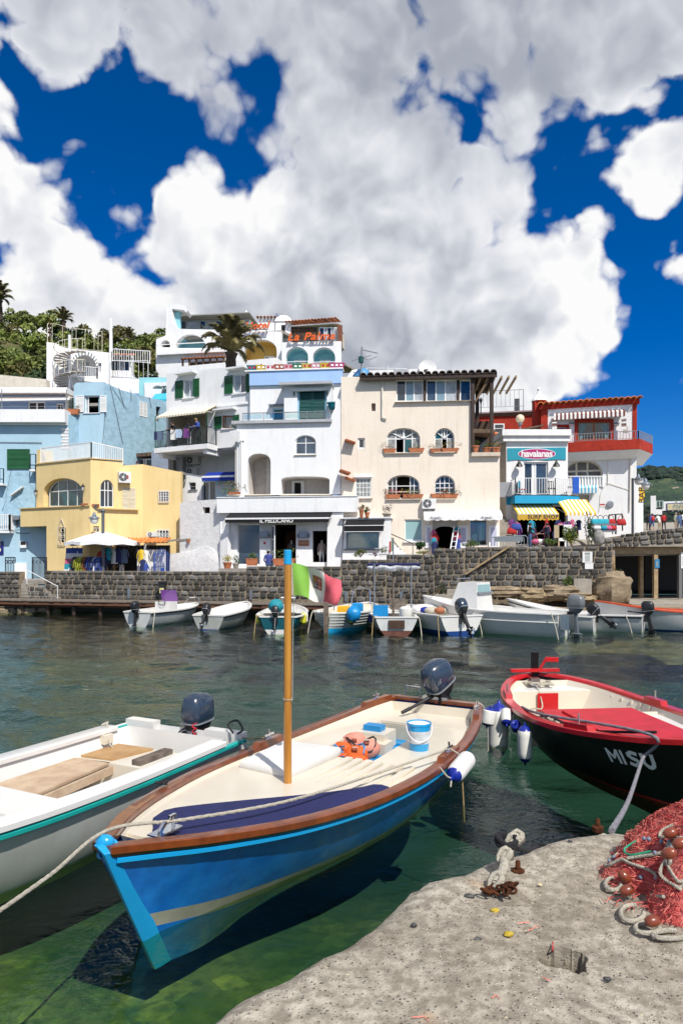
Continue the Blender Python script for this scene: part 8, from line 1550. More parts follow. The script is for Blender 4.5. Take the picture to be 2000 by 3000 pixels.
rope('grey speckled mooring rope from the gunwale of the black boat down to the quay',[KBg(.60,-1,.06,-.12),KBg(.45,-1,.12,-.1),KBg(.118,-1,.10,.03),KBg(.118,-1,-.2,.14),lp(KBg(.118,-1,-.3,.2),PZ(1790,2432,1.45),.5)-V((0,0,.10)),PZ(1790,2434,1.48)],.020,pl_('rope_grey',(.25,.24,.27),.9,var=.3,vs=60))
rope('pale rope lying along the inner edge of the black boat',[KB.w(KB.L*.90,-.2,.66),KB.w(KB.L*.86,-.25,.62),KB.w(KB.L*.82,-.28,.35),KB.w(KB.L*.70,-.75,.5),KB.w(KB.L*.62,-1.0,.55),KB.w(KB.L*.52,-1.0,.58)],.014)
rope('thick pale rope coil tied round a black rope on the black boat gunwale',[KB.w(KB.L*.46,-1.0,.60)+V((.07*cos(k*1.1),.09*sin(k*1.1),.02+.012*(k%5)))for k in range(16)],.022);rope('black rope stretched along the near gunwale of the black boat',[KB.w(KB.L*.56,-.98,.56),KB.w(KB.L*.48,-1.02,.68),KB.w(KB.L*.30,-.95,.74),KBg(.118,-1,.13,-.04)],.018,M.rope_black)
rope('tangle of pale rope on the stern deck of the black boat',[KB.w(KB.L*.925,-.1,.66)+V((.32*cos(k*1.9)*(.4+.6*rng.random()),.2*sin(k*2.3),.02+.05*rng.random()))for k in range(26)],.016);p=KB.w(KB.L*.925,-.18,.64);mb=MB();mb.cbox(p+V((0,0,.08)),(.18,.16,.16));tag(mb.bd('steel_block',M.steel),'small steel box among the rope on the stern deck of the black boat','box')
for k,(m_,nm,dx)in enumerate(((M.bright_blue,'blue bottle lying on the right deck of the black boat',0),(pl_('bottle_green',(.01,.30,.12),.3),'green bottle lying on the right deck of the black boat',.22))):a=KB.w(KB.L*.36,.78+.0*k,.70)+V((dx,.05*k,0));t=th_('bottle',nm,'bottle',a,'plastic bottles');d=V((.32,-.12,.02));q=d.to_track_quat('Z','Y').to_matrix();mb=MB();mb.lathe([(.05,0),(.08,.03),(.08,.24),(.035,.31),(.03,.34)],a,12,M=q);mb.bd('body',m_,t,40);mb=MB();mb.lathe([(.034,.34),(.034,.37)],a,10,M=q);mb.bd('cap',M.fender_white,t)
def hull_text(h,txt,t0,f0,size,side):
 """hand painted strokes laid on the side of the hull"""
 S={'M':[[(0,0),(0,1)],[(0,1),(.4,.35)],[(.4,.35),(.8,1)],[(.8,1),(.8,0)]],'I':[[(0,0),(0,1)]],'S':[[(.75,.9),(.35,1.0),(.05,.78),(.3,.55),(.65,.42),(.75,.2),(.4,0),(.0,.12)]],'U':[[(0,1),(.02,.3),(.3,.0),(.62,.12),(.7,.4),(.7,1)]]};W_={'M':1.15,'I':.42,'S':1.1,'U':1.0};x=0;mb=MB()
 for ch in txt:
  for st in S[ch]:
   pts=[]
   for(a,b)in zip(st,st[1:]):pts+=[(lp(a[0],b[0],k/4),lp(a[1],b[1],k/4))for k in range(4)]
   pts.append(st[-1]);w_=.10 if ch in 'MI'else .14
   for a,b in zip(pts,pts[1:]):
    dx,dy=b[0]-a[0],b[1]-a[1];l=hypot(dx,dy)or 1;nx,ny=-dy/l*w_,dx/l*w_;e=.25
    q=[(a[0]-dx*e+nx,a[1]-dy*e+ny),(b[0]+dx*e+nx,b[1]+dy*e+ny),(b[0]+dx*e-nx,b[1]+dy*e-ny),(a[0]-dx*e-nx,a[1]-dy*e-ny)]
    mb.poly([h.p(t0-(x+u)*size/h.L,f0+v*size*.80,side)+h.ay*side*.014 for u,v in q])
  x+=W_[ch]
 mb.bd('lettering',M.paper,kb)
hull_text(KB,'MISU',.225,.735,.175,-1)
# ---- small boats moored along the jetty
def sbt(label,sx,sv,hx,hy,L,beam,z0,z1,hull='white_gel',low='white_gel',band=.42,inner='white_gel',tw=.8,dbl=False,floor=.12,rim='white_gel',rail=None,z_mid=None,full=.32):
 S_=PZ(sx,sv,0);d=V((hx,hy,0)).normalized();bow=S_+d*L;h=Hull(bow,S_,beam,[(0,z0),(.45,z_mid or(z0+z1)/2-.06),(1,z1)],keel=-.3,rake=.5,full=full,tw=tw,dbl=dbl,**({'plan':[(0,.03),(.06,.3),(.15,.6),(.3,.9),(.5,1),(.75,.95),(.9,.7),(.97,.4),(1,.1)]}if dbl else{}))
 t=th_('boat',label,'boat',h.w(L/2,0,0),'small boats moored along the jetty');boat_hull(h,t,[M[low],M[hull]],[(band,0),(1,1)]);boat_liner(h,t,M[inner],.10,floor,.06,.97);gunwale(h,t,M[rim],.13,.05,.03)
 if rail:strake(h,t,M[rail],.93,.03)
 return h,t
mat('teal_hull',(.004,.085,.11),.3,.1,3,coat=.4);mat('grey_hull',(.40,.41,.38),.4,.1,2,streak=.2);mat('hull_blue_low',(.01,.05,.22),.4,.1,3);mat('hull_cyan',(.01,.33,.62),.4,.08,3);mat('hull_rust',(.16,.06,.04),.7,.2,3);mat('red_rim',(.50,.07,.02),.4,.1,3)
s1,t1=sbt('white motor boat with a purple windscreen at the left end of the jetty',402,1836,.34,.94,5.2,1.9,.80,.66,'grey_gel','grey_gel',rail='motor_black')
deck(s1,t1,M.white_gel,.08,.42,.62,.04,'foredeck');mb=MB();hbox(s1,mb,2.55,3.15,-.45,.45,.12,1.05);hbox(s1,mb,3.5,4.2,-.5,.5,.12,.55);mb.bd('console',M.white_gel,t1)
mb=MB();mb.hexa([s1.w(x,y,z)for z,dx in((1.05,0),(1.62,.18))for x,y in((2.5+dx,-.46),(2.53+dx,-.46),(2.53+dx,.46),(2.5+dx,.46))]);mb.bd('windscreen',pl_('purple_plastic',(.24,.08,.36),.2,coat=.4),t1)
mb=MB();mb.tube([s1.w(3.22,.2*cos(a),1.05+.2*sin(a))for a in[2*pi*k/14 for k in range(14)]],.015,5,closed=True);mb.bar(s1.w(3.22,-.19,1.05),s1.w(3.22,.19,1.05),.02);mb.bd('steering_wheel',M.motor_black,t1);mb=MB();mb.tube([s1.w(.5,-.45,.82),s1.w(.3,-.3,1.1),s1.w(.1,0,1.12),s1.w(.3,.3,1.1),s1.w(.5,.45,.82)],.018,6);mb.bd('bow_rail',M.chrome,t1)
txm('lettering','772',.2,M.fender_blue,t1,s1.p(.62,.72,1)+s1.ay*.03,s1.ax,(0,0,1),.003,.3)
mb=MB();mb.loft([[s1.p(t,f,1)+s1.ay*.012 for f in(.66,.72)]for t in[.5+.04*k for k in range(12)]],closed=False);mb.bd('blue_stripe',M.fender_blue,t1)
obm('dark outboard motor with pale mark on the purple windscreen boat',s1.w(5.22,0,.66),s1.ax,.95,0,M.motor_black,tiller=False)
s2,t2=sbt('small plain grey white boat second from the left',610,1845,.20,.97,5.0,1.85,.95,.62,'grey_hull','hull_blue_low',.30,rail='motor_black',inner='white_gel');mb=MB();hbox(s2,mb,2.9,3.2,-.75,.75,.42,.48);mb.bd('thwart',M.white_gel,t2);obm('tilted dark outboard motor on the second boat from the left',s2.w(5.02,.1,.62),s2.ax,.95,R(38),M.motor_black)
s3,t3=sbt('rounded boat with a dark teal hull behind the mast',815,1857,.02,1,5.2,2.15,.90,.70,'teal_hull','white_gel',.44,tw=.72);deck(s3,t3,M.white_gel,.08,.55,.74,.05,'foredeck');deck(s3,t3,M.white_gel,.70,.97,.55,.05,'stern_deck');mb=MB();hbox(s3,mb,2.0,2.9,-.55,.55,.74,1.0);mb.bd('cabin_top',M.white_gel,t3);mb=MB();mb.tube([s3.w(.9,0,.78),s3.w(.9,0,1.5)],.05,6);mb.bar(s3.w(.9,-.35,1.3),s3.w(.9,.35,1.3),.06);mb.bd('mooring_bitt',M.white_metal,t3)
m3,_w=obm('black outboard motor on the dark teal boat',s3.w(5.2,.12,.66),s3.ax,.9,R(20),M.motor_black);mb=MB();c=s3.w(5.05,.1,1.16);mb.ball(c,(.33,.3,.30),12,8,jit=.1);tag(mb.bd('motor_cover',pl_('cover_turquoise',(.005,.22,.27),.7),None,50),'turquoise cloth bundled over the motor of the dark teal boat','cloth')
s4,t4=sbt('round sterned planked boat with a bright cyan waterline',958,1859,.34,.94,5.8,2.4,1.0,.88,'grey_hull','hull_cyan',.43,'cream_gel',dbl=True,z_mid=.84);[strake(s4,t4,M.grey_gel,f,.012,.3,1,'plank_seam')for f in(.55,.66,.77,.88)]
p=PZ(962,1866,-.05);mb=MB();p=s4.w(s4.L+.12,0,0);mb.bar(p+V((0,0,-.4)),p+V((0,0,1.35)),.20,.16);mb.bd('rudder_post',M.bare_wood,t4);mb=MB();mb.tube([s4.w(1.3,.5,.95),s4.w(1.2,.4,1.7),s4.w(.7,0,1.75),s4.w(1.2,-.4,1.7),s4.w(1.3,-.5,.95)],.022,6);mb.bd('frame',M.chrome,t4);mb=MB();mb.tube([s4.w(4.2,.3,.9),s4.w(4.2,.3,2.3)],.022,6);mb.bd('staff',M.chrome,t4)
for x,y,sz,m_,nm,cat in((4.6,-.30,(.55,.35,.28),'fender_yellow','yellow crate in the round sterned boat','crate'),(3.6,-.6,(.5,.5,.35),'bright_blue','blue box inside the round sterned boat','box')):c=s4.w(x,y,.88);mb=MB();pad(mb,[c+V((a*sz[0]/2,b*sz[1]/2,0))for a,b in((-1,-1),(1,-1),(1,1),(-1,1))],.74,sz[2]+.1);o=tag(mb.bd(cat,pl_('crate_yellow',(.72,.38,.01),.5)if 'yellow'in m_ else M[m_]),nm,cat)
c=s4.w(5.3,-1.0,.85);mb=MB();mb.ball(c,(.32,.3,.34),12,8,jit=.12);tag(mb.bd('sack',M.bright_blue,None,50),'blue plastic sack at the left stern of the round sterned boat','bag')
s5,t5=sbt('small boat with a slim mast and furled awning',1161,1861,0,1,4.8,1.95,.85,.72,'grey_gel','hull_rust',.44,tw=.9,inner='white_gel',rail='motor_black');deck(s5,t5,M.white_gel,.06,.30,.70,.05,'foredeck');mb=MB();hbox(s5,mb,4.78,4.86,-.33,.33,.28,.62);mb.bd('stern_opening',M.brown_room,t5)
mb=MB();mb.tube([s5.w(3.0,0,.1),s5.w(3.0,0,3.05)],.055,8);mb.bd('mast',M.bare_wood,t5);mb=MB();mb.tube([s5.w(3.0,0,3.0),s5.w(3.0,0,4.1)],.03,6);mb.tube([s5.w(3.4,-.75,.6),s5.w(3.4,-.75,2.85)],.03,6);mb.tube([s5.w(3.4,.85,.6),s5.w(3.4,.85,2.95)],.03,6);mb.tube([s5.w(3.0,-1.1,3.35),s5.w(3.0,1.1,3.35)],.018,5);mb.bd('spars',M.dull_steel,t5)
mb=MB();mb.tube([s5.w(3.2,lp(-1.15,1.15,k/12),2.78+.04*sin(k*1.7))for k in range(13)],[.06]+[.11+.02*(k%3)for k in range(11)]+[.08],8);mb.bd('furled_awning',pl_('canvas_pale',(.55,.57,.60),.8,var=.3,vs=4),t5);mb=MB();mb.tube([s5.w(3.25,lp(-1.15,1.15,k/12),2.92)for k in range(13)],.06,6);mb.bd('awning_roll',M.navy_canvas,t5)
mb=MB();mb.loft([[s5.w(3.0,.02+.16*i/4,4.02-.5*j/3-.1*i/4)for j in range(4)]for i in range(5)],closed=False,mis=lambda i,j:min(2,i//1 if i<2 else 2));tag(mb.bd('small_flag',[pl_('flag_deep_green',(.02,.20,.06),.8),M.rope_white,pl_('crest_red',(.40,.04,.05))]),'small limp green white red flag on the slim mast','flag')
c=s5.w(4.1,.62,.75);mb=MB();mb.cbox(c+V((0,0,.15)),(.62,.35,.6));tag(mb.bd('blue_box',M.bright_blue),'bright blue box at the left stern of the small mast boat','box');c=s5.w(4.0,-.45,.66);mb=MB();mb.lathe([(.24,0),(.27,.08),(.27,.4),(.15,.48)],c,14);tag(mb.bd('plastic_drum',M.fender_white,None,40),'white plastic drum in the small mast boat','drum')
c=s5.w(1.2,-.35,.8);mb=MB();mb.cbox(c+V((0,0,.25)),(.75,.05,.5));tag(mb.bd('hatch_frame',M.grey_wood),'grey framed panel standing in the bow of the small mast boat','panel')
s6,t6=sbt('white boat with a heap of nets and a big tilted motor',1352,1863,-.34,.94,5.0,2.1,.95,.80,'white_gel','hull_blue_low',.42,tw=.92);obm('large tilted dark blue outboard motor on the boat with nets',s6.w(5.02,.0,.82),s6.ax,1.2,R(35),tiller=False)
c=s6.w(2.1,.2,.8);t=th_('net_heap','white and blue net heap in the boat with the big motor','net',c);mb=MB();mb.ball(c,(.75,.6,.33),16,8,jit=.1);mb.bd('cloth',M.cushion,t,70)
for k,(dx,dy,m_)in enumerate(((-.1,-.55,'fender_blue'),(.3,-.5,'rope_white'),(.55,-.7,'terracotta'),(.1,-.75,'rope_white'),(-.35,-.45,'cushion'),(.75,-.6,'rope_white'))):mb=MB();mb.ball(c+V((dx,dy,.1)),(.24,.2,.15),10,6,jit=.15);mb.bd('float',M[m_],t,60)
s7,t7=sbt('long white motor launch with a tall white cabin',1655,1866,-.80,.60,6.6,2.3,1.45,.95,'white_gel','white_gel',.4,z_mid=1.02);strake(s7,t7,M.grey_gel,.72,.025);deck(s7,t7,M.white_gel,.06,.40,1.0,.05,'foredeck')
mb=MB();mb.hexa([s7.w(x,y,z)for z,a,b,yy in((.9,1.7,3.1,.82),(2.15,2.15,3.0,.66))for x,y in((a,-yy),(b,-yy),(b,yy),(a,yy))]);mb.bd('cabin',M.white_gel,t7);mb=MB();mb.hexa([s7.w(x,y,z)for z,b,yy in((1.72,3.04,.62),(2.05,3.02,.60))for x,y in((b-.04,-yy),(b+.01,-yy),(b+.01,yy),(b-.04,yy))]);mb.bd('cabin_window',M.blind_teal,t7);mb=MB();mb.bar(s7.w(3.1,-.72,1.7),s7.w(3.1,.72,1.7),.07);mb.tube([s7.w(2.05,.62,2.16),s7.w(2.05,.62,2.3),s7.w(2.05,-.62,2.3),s7.w(2.05,-.62,2.16)],.025,5);mb.bd('grab_rail',M.dull_steel,t7)
obm('big grey outboard motor on the long cabin launch',s7.w(6.75,-.25,.95),s7.ax,1.35,0,pl_('cowl_grey',(.14,.15,.16),.4),pl_('leg_grey',(.12,.14,.16),.4),tiller=False);mb=MB();hbox(s7,mb,6.62,7.0,.15,.75,.35,.95);mb.bd('stern_box',M.steel,t7)
s8,t8=sbt('small white dinghy between the launch and the right boat',1745,1850,-.84,.54,4.8,1.6,.95,.65);obm('dark tilted outboard motor on the small white dinghy',s8.w(4.82,0,.66),s8.ax,1.0,R(50),M.motor_black)
s9,t9=sbt('white boat with its bow against the rocks at the right',1885,1851,-.86,.5,6.0,1.9,1.25,.72,rail='motor_black',z_mid=.75);obm('black outboard motor with red stripe on the right white boat',s9.w(6.05,.05,.72),s9.ax,1.05,R(8),M.motor_black);mb=MB();hbox(s9,mb,3.3,3.6,-.7,.7,.4,.46);mb.bd('thwart',M.white_gel,t9)
s10,t10=sbt('white boat with an orange red rim at the right edge',2260,1850,-.985,.17,7.4,2.1,1.25,.9,'white_gel','hull_blue_low',.3,'red_rim',rim='red_rim',z_mid=.85)
for k,(h,tt,sd,m_,e_,lab)in enumerate(((s1,.62,1,'fender_white','fender_white','long cream fender on the purple windscreen boat'),(s2,.60,1,'cushion','fender_blue','white and blue fender on the second boat'),(s2,.38,1,'fender_white','terracotta','faded pink tipped fender on the second boat'),(s3,.8,-1,'fender_yellow','fender_yellow','left of the yellow fenders on the dark teal boat'),(s3,.7,-1,'fender_white','fender_white','round white fender behind the yellow fender of the dark teal boat'),(s3,.8,1,'fender_yellow','cushion','right yellow fender of the dark teal boat'),(s4,.86,-1,'fender_yellow','motor_black','yellow and black fender at the left stern of the round sterned boat'),(s4,.72,1,'cushion','fender_white','white fender on the right of the round sterned boat'),(s5,.6,-1,'cushion','fender_blue','white and blue fender left of the small mast boat'),(s5,.6,1,'fender_blue','cushion','blue fender right of the small mast boat'),(s6,.80,-1,'fender_white','fender_white','cream fender at the left of the boat with nets'),(s6,.9,-1,'cushion','cushion','small white fender beside the cream one of the boat with nets'))):
 a=h.p(tt,.55,sd)+h.ay*sd*.14;fdr(lab,a,a+(V((0,0,.55))if h not in(s1,s2)else h.ax*-.6+V((0,0,.05))),.13,M[m_],M[e_])
for h,tt,sd,lab in((s3,.95,1,'tan rope from the stern of the dark teal boat'),(s4,.8,1,'thin rope down the side of the round sterned boat'),(s4,.9,1,'short rope at the stern of the round sterned boat'),(s5,.98,-1,'knotted rope at the left stern of the small mast boat'),(s5,.96,1,'tan rope at the right stern of the small mast boat'),(s6,.9,-1,'pale rope at the left stern of the boat with nets'),(s6,.97,1,'yellowish rope at the right stern of the boat with nets'),(s7,.97,1,'pale rope at the stern of the cabin launch'),(s9,.9,1,'white rope from the right white boat'),(s1,.97,-1,'pale rope at the left stern of the purple windscreen boat'),(s1,.86,1,'white rope draped on the purple windscreen boat')):
 a=h.p(tt,1,sd);rope(lab,[a-h.ay*sd*.1+V((0,0,.05)),a+h.ay*sd*.06,a+h.ay*sd*.12+h.ax*.15-V((0,0,.4)),a+h.ay*sd*.16+h.ax*.3-V((0,0,.95))],.022,M.rope_tan if 'tan'in lab or 'yellow'in lab else M.rope_white,5,'ropes hanging from the moored boats')
for h,k in((s1,0),(s2,1),(s3,2),(s4,3),(s5,4),(s6,5)):rope('mooring line from the bow to the jetty of the '+('purple windscreen boat','second boat','dark teal boat','round sterned boat','small mast boat','boat with nets')[k],[h.w(.1,0,h.z(0)),h.w(-.5,.2,h.z(0)-.15),h.w(-1.3,.3,.8)],.014,M.rope_white,5,'mooring lines to the jetty')
def frond_mesh(L,droop,seed,wid=.22,n=26):
 r=random.Random(seed);mb=MB();pts=[V((L*sin(min(1.5,k/9*1.25))*.9,0,L*(.42*sin(k/9*2.0)-droop*.62*(k/9)**2)))for k in range(10)];mb.tube(pts,[.028*(1-k/11)for k in range(10)],4)
 for i in range(n):
  f=.12+.88*i/n;k=min(8,int(f*9));p=lp(pts[k],pts[k+1],f*9-k);t=(pts[k+1]-pts[k]).normalized();w=wid*sin(pi*min(1,.18+f*.78))*r.uniform(.8,1.1)
  for s in(1,-1):q=p+V((0,s,0))*w*.8+t*w*.75+V((0,0,-w*.30-r.uniform(0,.06)));u=t*.035;mb.add([p-u,p+u,q],[(0,1,2)])
 o=mb.bd('frond',M.frond,None,origin=(0,0,0));me=o.data;bpy.data.objects.remove(o);return me
mat('frond',(.19,.165,.06),.7,.3,3,objrand=.45);mat('frond_dry',(.16,.10,.04),.8,.3,3);mat('palm_bark',(.075,.055,.035),.95,.4,8,1.0,12)
FR=[frond_mesh(1.0,d,i)for i,d in enumerate((.02,.08,.18,.32,.6))]
def palm(label,c,r,trunk,n,seed,tr=.22,up=.3):
 c=V(c);rr=random.Random(seed);t=th_('palm_tree',label,'palm tree',c-V((0,0,trunk)));mb=MB();m=14
 mb.tube([c+V((.03*sin(k),0,-trunk*(1-k/m)))for k in range(m+1)],[tr*(1+.10*(k%2))*(1.15-.25*k/m)for k in range(m)]+[tr*1.3],9);mb.bd('trunk',M.palm_bark,t)
 for k in range(n):
  a=k*2.39996;e=(k/n);o=bpy.data.objects.new('frond',FR[min(4,int(e*5))]);COL.objects.link(o);att(o,t);s=r*rr.uniform(.85,1.12);o.scale=(s,s*1.0,s);o.location=V((0,0,trunk+.05));o.rotation_euler=(rr.uniform(-.1,.1),lp(-1.25,.12,e)+rr.uniform(-.12,.12),a)
 return t
palm('big date palm rising behind the white parapet below the hotel',P(677,1035,52),2.9,3.2,46,1,.4)
palm('palm crown at the left edge on top of the hill',P(0,880,84),2.3,2.5,34,2,.3);palm('dark palm on the hill top behind the spiral stair house',P(186,940,82),1.7,2,30,3,.3);palm('small palm far right on the hill beside the hotel',P(378,985,84),1.1,1.2,22,4,.2)
def bush_mesh(seed,leaf,n=900,size=.30):
 mb=MB();r_=random.Random(seed);lcl(mb,(0,0,.55),(1.0,1.0,.75),n,size*.75,0,r_);o=mb.bd('bush',leaf,None,origin=(0,0,0));me=o.data;bpy.data.objects.remove(o);return me
mat('scrub_bright',(.13,.175,.03),.8,.3,2,objrand=.3,col2=(.18,.20,.05));mat('scrub_dark',(.04,.075,.02),.8,.3,2,objrand=.3);mat('scrub_olive',(.14,.13,.03),.85,.3,2,objrand=.3)
BU=[bush_mesh(1,M.scrub_bright),bush_mesh(2,M.scrub_bright),bush_mesh(3,M.scrub_dark),bush_mesh(4,M.scrub_olive),bush_mesh(5,M.scrub_dark)]
rb_=random.Random(12);k=0
for row,(Y,v_of,z_s)in enumerate(((88,[(-60,935),(0,925),(90,915),(150,935),(210,965),(300,980),(400,985),(470,985)],1.0),(80,[(-60,985),(0,980),(130,985),(220,1000),(300,1010),(480,1015)],1.1),(73,[(-60,1040),(130,1045),(320,1040),(480,1050)],1.2),(66,[(-60,1095),(130,1095),(300,1060),(480,1100)],1.0),(63,[(-60,1125),(150,1120)],.9))):
 u=-50
 while u<(480 if row<4 else 130):
  v=ip(u,v_of)+rb_.uniform(-10,12);s=rb_.uniform(1.3,2.5)*z_s;p=P(u,v,Y+rb_.uniform(-2,2));i=rb_.choice((0,1,3,0,2)if row<3 else(2,4,0,3))if u<300 else rb_.choice((3,0,3,2))
  o=bpy.data.objects.new('bush',BU[i]);COL.objects.link(o);o.location=p-V((0,0,s*.9));o.scale=(s*1.15,s,s*rb_.uniform(.9,1.2));o.rotation_euler=(0,0,rb_.uniform(0,6.28));k+=1;tag(o,'leafy bush in the dense scrub on the hillside above the houses','bush','bushes covering the hillside');u+=s*2000/Y*rb_.uniform(.85,1.2)
mb=MB();hr=random.Random(5)
for i in range(2600):
 y=hr.uniform(575,860);x=y*hr.uniform(.42,.62);f=min(1,(y-560)/900*2.6);f=f*f*(3-2*f);z=ip(x,[(150,20),(250,60),(330,106),(385,128),(430,128),(520,122)])*f-3;s=hr.uniform(1.5,4.2)
 if mn.noise(V((x*.012,y*.012,0)))>-.12:mb.ball((x,y,z+s*.35),(s*1.3,s*1.3,s*.8),6,4,jit=.25)
stuff(mb.bd('far_wood',pl_('far_tree',(.014,.034,.022),.95,var=.3,vs=.05),None,80,origin=(0,0,0)))
def rock(label,p,r,m,seed,lay=3.0,nm='rock'):
 r_=random.Random(seed);mb=MB();rings=[];nv,nu=14,22
 for i in range(nv+1):
  a=pi*(i/nv-.5)*.999;ring=[]
  for k in range(nu):
   b=2*pi*k/nu;ca=copysign(abs(cos(a))**.6,cos(a));d=V((copysign(abs(cos(b))**.7,cos(b))*ca,copysign(abs(sin(b))**.7,sin(b))*ca,sin(a)))
   n=1+.24*mn.noise(d*1.7+V((seed,0,0)))+.16*mn.noise(d*4+V((0,seed,0)))+.06*sin(d.z*lay*6+2*mn.noise(d*2))
   ring.append(V(p)+V((d.x*r[0]*n,d.y*r[1]*n,max(-.9,d.z)*r[2]*n)))
  rings.append(ring)
 mb.loft(rings);return tag(mb.bd(nm,m,None,40),label,'rock')
mat('tuff',(.40,.31,.19),.95,.3,2,1.0,9,.15,col2=(.24,.18,.11),fine=.5,streak=.4,dirt=(.12,.09,.06),rz=2.5);mat('tuff_grey',(.38,.30,.20),.95,.3,2,1.0,9,.15,col2=(.19,.145,.095),fine=.6,rz=3.0)
def rk(c,x,y,Y):q=c(x,y);return P(q[0],q[1],Y)
rock('layered brown rock outcrop at the corner of the tall basalt wall',rk(c8,960,905,35.0),(1.05,1.0,.85),M.tuff_grey,3,5);rock('pale rounded boulder behind the cabin of the white launch',rk(c8,330,965,34.6),(.66,.6,.38),M.tuff,7);rock('low craggy rock between boulder and concrete block',rk(c8,560,945,34.6),(.95,.7,.42),M.tuff_grey,9);rock('small dark rock ledge below the sloping handrail',rk(c8,60,935,34.9),(1.2,.6,.3),M.tuff_grey,11);rock('yellowish rock foot below the concrete block',rk(c8,700,985,34.2),(.85,.7,.24),M.tuff,13)
t=th_('concrete_block','pale upright concrete block standing against the rock outcrop','block',rk(c8,745,1005,34.2));mb=MB();a=rk(c8,672,1005,34.2);b=rk(c8,818,830,34.2);mb.loft([[V((lp(a.x,b.x,x)+.02*mn.noise(V((x*9,z,1))),a.y+y,z))for x,y in((0,0),(.5,-.03),(1,0),(1,.9),(0,.9))]for z in(a.z-.5,lp(a.z,b.z,.5),b.z)]);mb.bd('block',M.concrete,t)
mb=MB();q=[(6.2,33.2),(9,33.4),(12,33.5),(15,33.2),(18,33.6),(30,33.0),(40,33),(40,39.4),(12,39),(6.2,36.2)];mb.prism([V((x,y,-2))for x,y in q],(0,0,2.78));stc(mb.bd('shore_ledge',M.tuff_grey,origin=(0,0,0)))
for i in range(26):x=6.6+i*.95;rock('dark wet stone at the foot of the right shore ledge',(x+rng.uniform(-.2,.2),33.1+rng.uniform(-.1,.1),.18),(rng.uniform(.45,.75),.35,rng.uniform(.35,.55)),M.tuff_grey,60+i)['group']='stones at the foot of the right shore ledge'
mb=MB();q=[(14.5,34.2),(40,34),(40,43.5),(14.9,43.5)];mb.prism([V((x,y,.5))for x,y in q],(0,0,.42));stc(mb.bd('pavement',M.concrete,origin=(0,0,0)))
for k in range(14):x=6.2-k*.05+rng.uniform(-.3,.6);rock('small shore stone by the left end of the jetty',(-22.5+k*.42,40.6+rng.uniform(-.3,.3),.05),(.35,.3,.28),M.tuff_grey,90+k)['group']='shore stones under the left end of the jetty'
def shrub(label,p,r,leaf,n=420,size=.14,flower=None):
 p=V(p);r=tuple(x*.46 for x in r);size*=.62;t=th_('shrub',label,'shrub',p-V((0,0,r[2])));mb=MB();lcl(mb,p,r,n,size);mb.bd('foliage',leaf,t);mb=MB();[mb.tube([p-V((0,0,r[2])),p+V((rng.uniform(-1,1)*r[0]*.6,0,rng.uniform(.0,.6)*r[2]))],.02,4)for k in range(5)];mb.bd('stem',M.old_wood,t)
 if flower is not None:mb=MB();lcl(mb,p+V((0,-r[1]*.3,0)),r,n//4,size*.7,hollow=.9);mb.bd('flowers',LEAF[flower],t)
shrub('grey green shrub hanging on the wall corner above the rock outcrop',rk(c8,950,735,35.0),(.95,.5,.55),LEAF[6],420);shrub('bright green bush on top of the rock below the wall',rk(c8,628,850,34.4),(.62,.5,.62),LEAF[0],460);shrub('weedy green shrub beside the landing steps',rk(c6,870,915,36.0),(.75,.4,.75),LEAF[1],420);shrub('bluish green tuft at the shed corner',rk(c8,1030,775,35.6),(.45,.4,.5),LEAF[1],200);shrub('small weed growing out of the basalt wall at the left',EW.uv(577,1718,.1),(.22,.15,.45),LEAF[1],120,.1)
shrub('tall bushy shrub with bright leaves in front of the beach shop',rk(c8,650,480,37.2),(1.05,.6,1.35),LEAF[0],900,.2,2);shrub('slender dark tree in front of the beach shop',rk(c8,790,420,37.4),(.85,.6,2.3),LEAF[1],700,.17);shrub('low rounded bush left of the tall shrub above the basalt wall',rk(c8,475,525,36.6),(.85,.5,.5),LEAF[0],420,.15);shrub('rounded bush on the wall left of the clothes shop window',rk(c6,1125,545,38.6),(1.1,.5,.5),LEAF[0],520,.14);shrub('spiky palm like plant at the white steps',rk(c6,700,555,38.8),(.85,.5,.5),LEAF[1],260,.3);shrub('yellow flower bed on the wall beside the shop arch',rk(c6,725,612,38.2),(1.1,.35,.3),LEAF[0],260,.12,4);shrub('low green bed on the wall below the shop arch',rk(c6,868,588,38.0),(.9,.3,.25),LEAF[0],260,.12,5);shrub('rounded dry bush below the annex display window',rk(c6,212,615,39.6),(1.0,.4,.55),LEAF[0],560,.12,6);shrub('small flowering plant right of the dry bush',rk(c6,330,622,39.4),(.35,.3,.35),LEAF[1],160,.1,5)
for x,y,Y,r,h,lf,fl,pm,lab in((467,1195,40.6,.62,.95,2,4,None,'big terracotta urn with yellow plants at the left of the shop front'),(535,1190,40.8,.45,.7,1,None,M.concrete,'grey stone pot with a dark green plant beside the big urn'),(408,653,39.6,.50,.62,0,None,M.white_paint,'square white planter with a small green plant by the white steps'),(220,328,40.8,.32,1.2,6,None,None,'tall terracotta pot with dry stems on the annex terrace'),(266,326,40.8,.36,.75,0,3,None,'terracotta pot with red flowers on the annex terrace'),(428,326,40.9,.62,.55,1,5,M.concrete,'wide stone pot with a large pink flowering plant on the annex terrace')):
 r*=.68;h*=.68;ppt(lab,rk(c6 if Y<40.5 or 'annex'in lab else c4,x,y,Y),r*.62,h*.62,lf,r*.95,260,pm=pm,flower=fl,size=.08,square=(.5,.5)if 'square'in lab else None)
for x,w,lf,lab in((667,1.5,0,'long low terracotta planter left of the seated person'),(930,2.9,0,'long terracotta trough with a bushy plant right of the seated person')):q=c4(x,1168);p=P(*q,40.0);ppt(lab,p,.22,.42,lf,.2 if w<2 else .42,240,square=(w*.45,.36),size=.09)
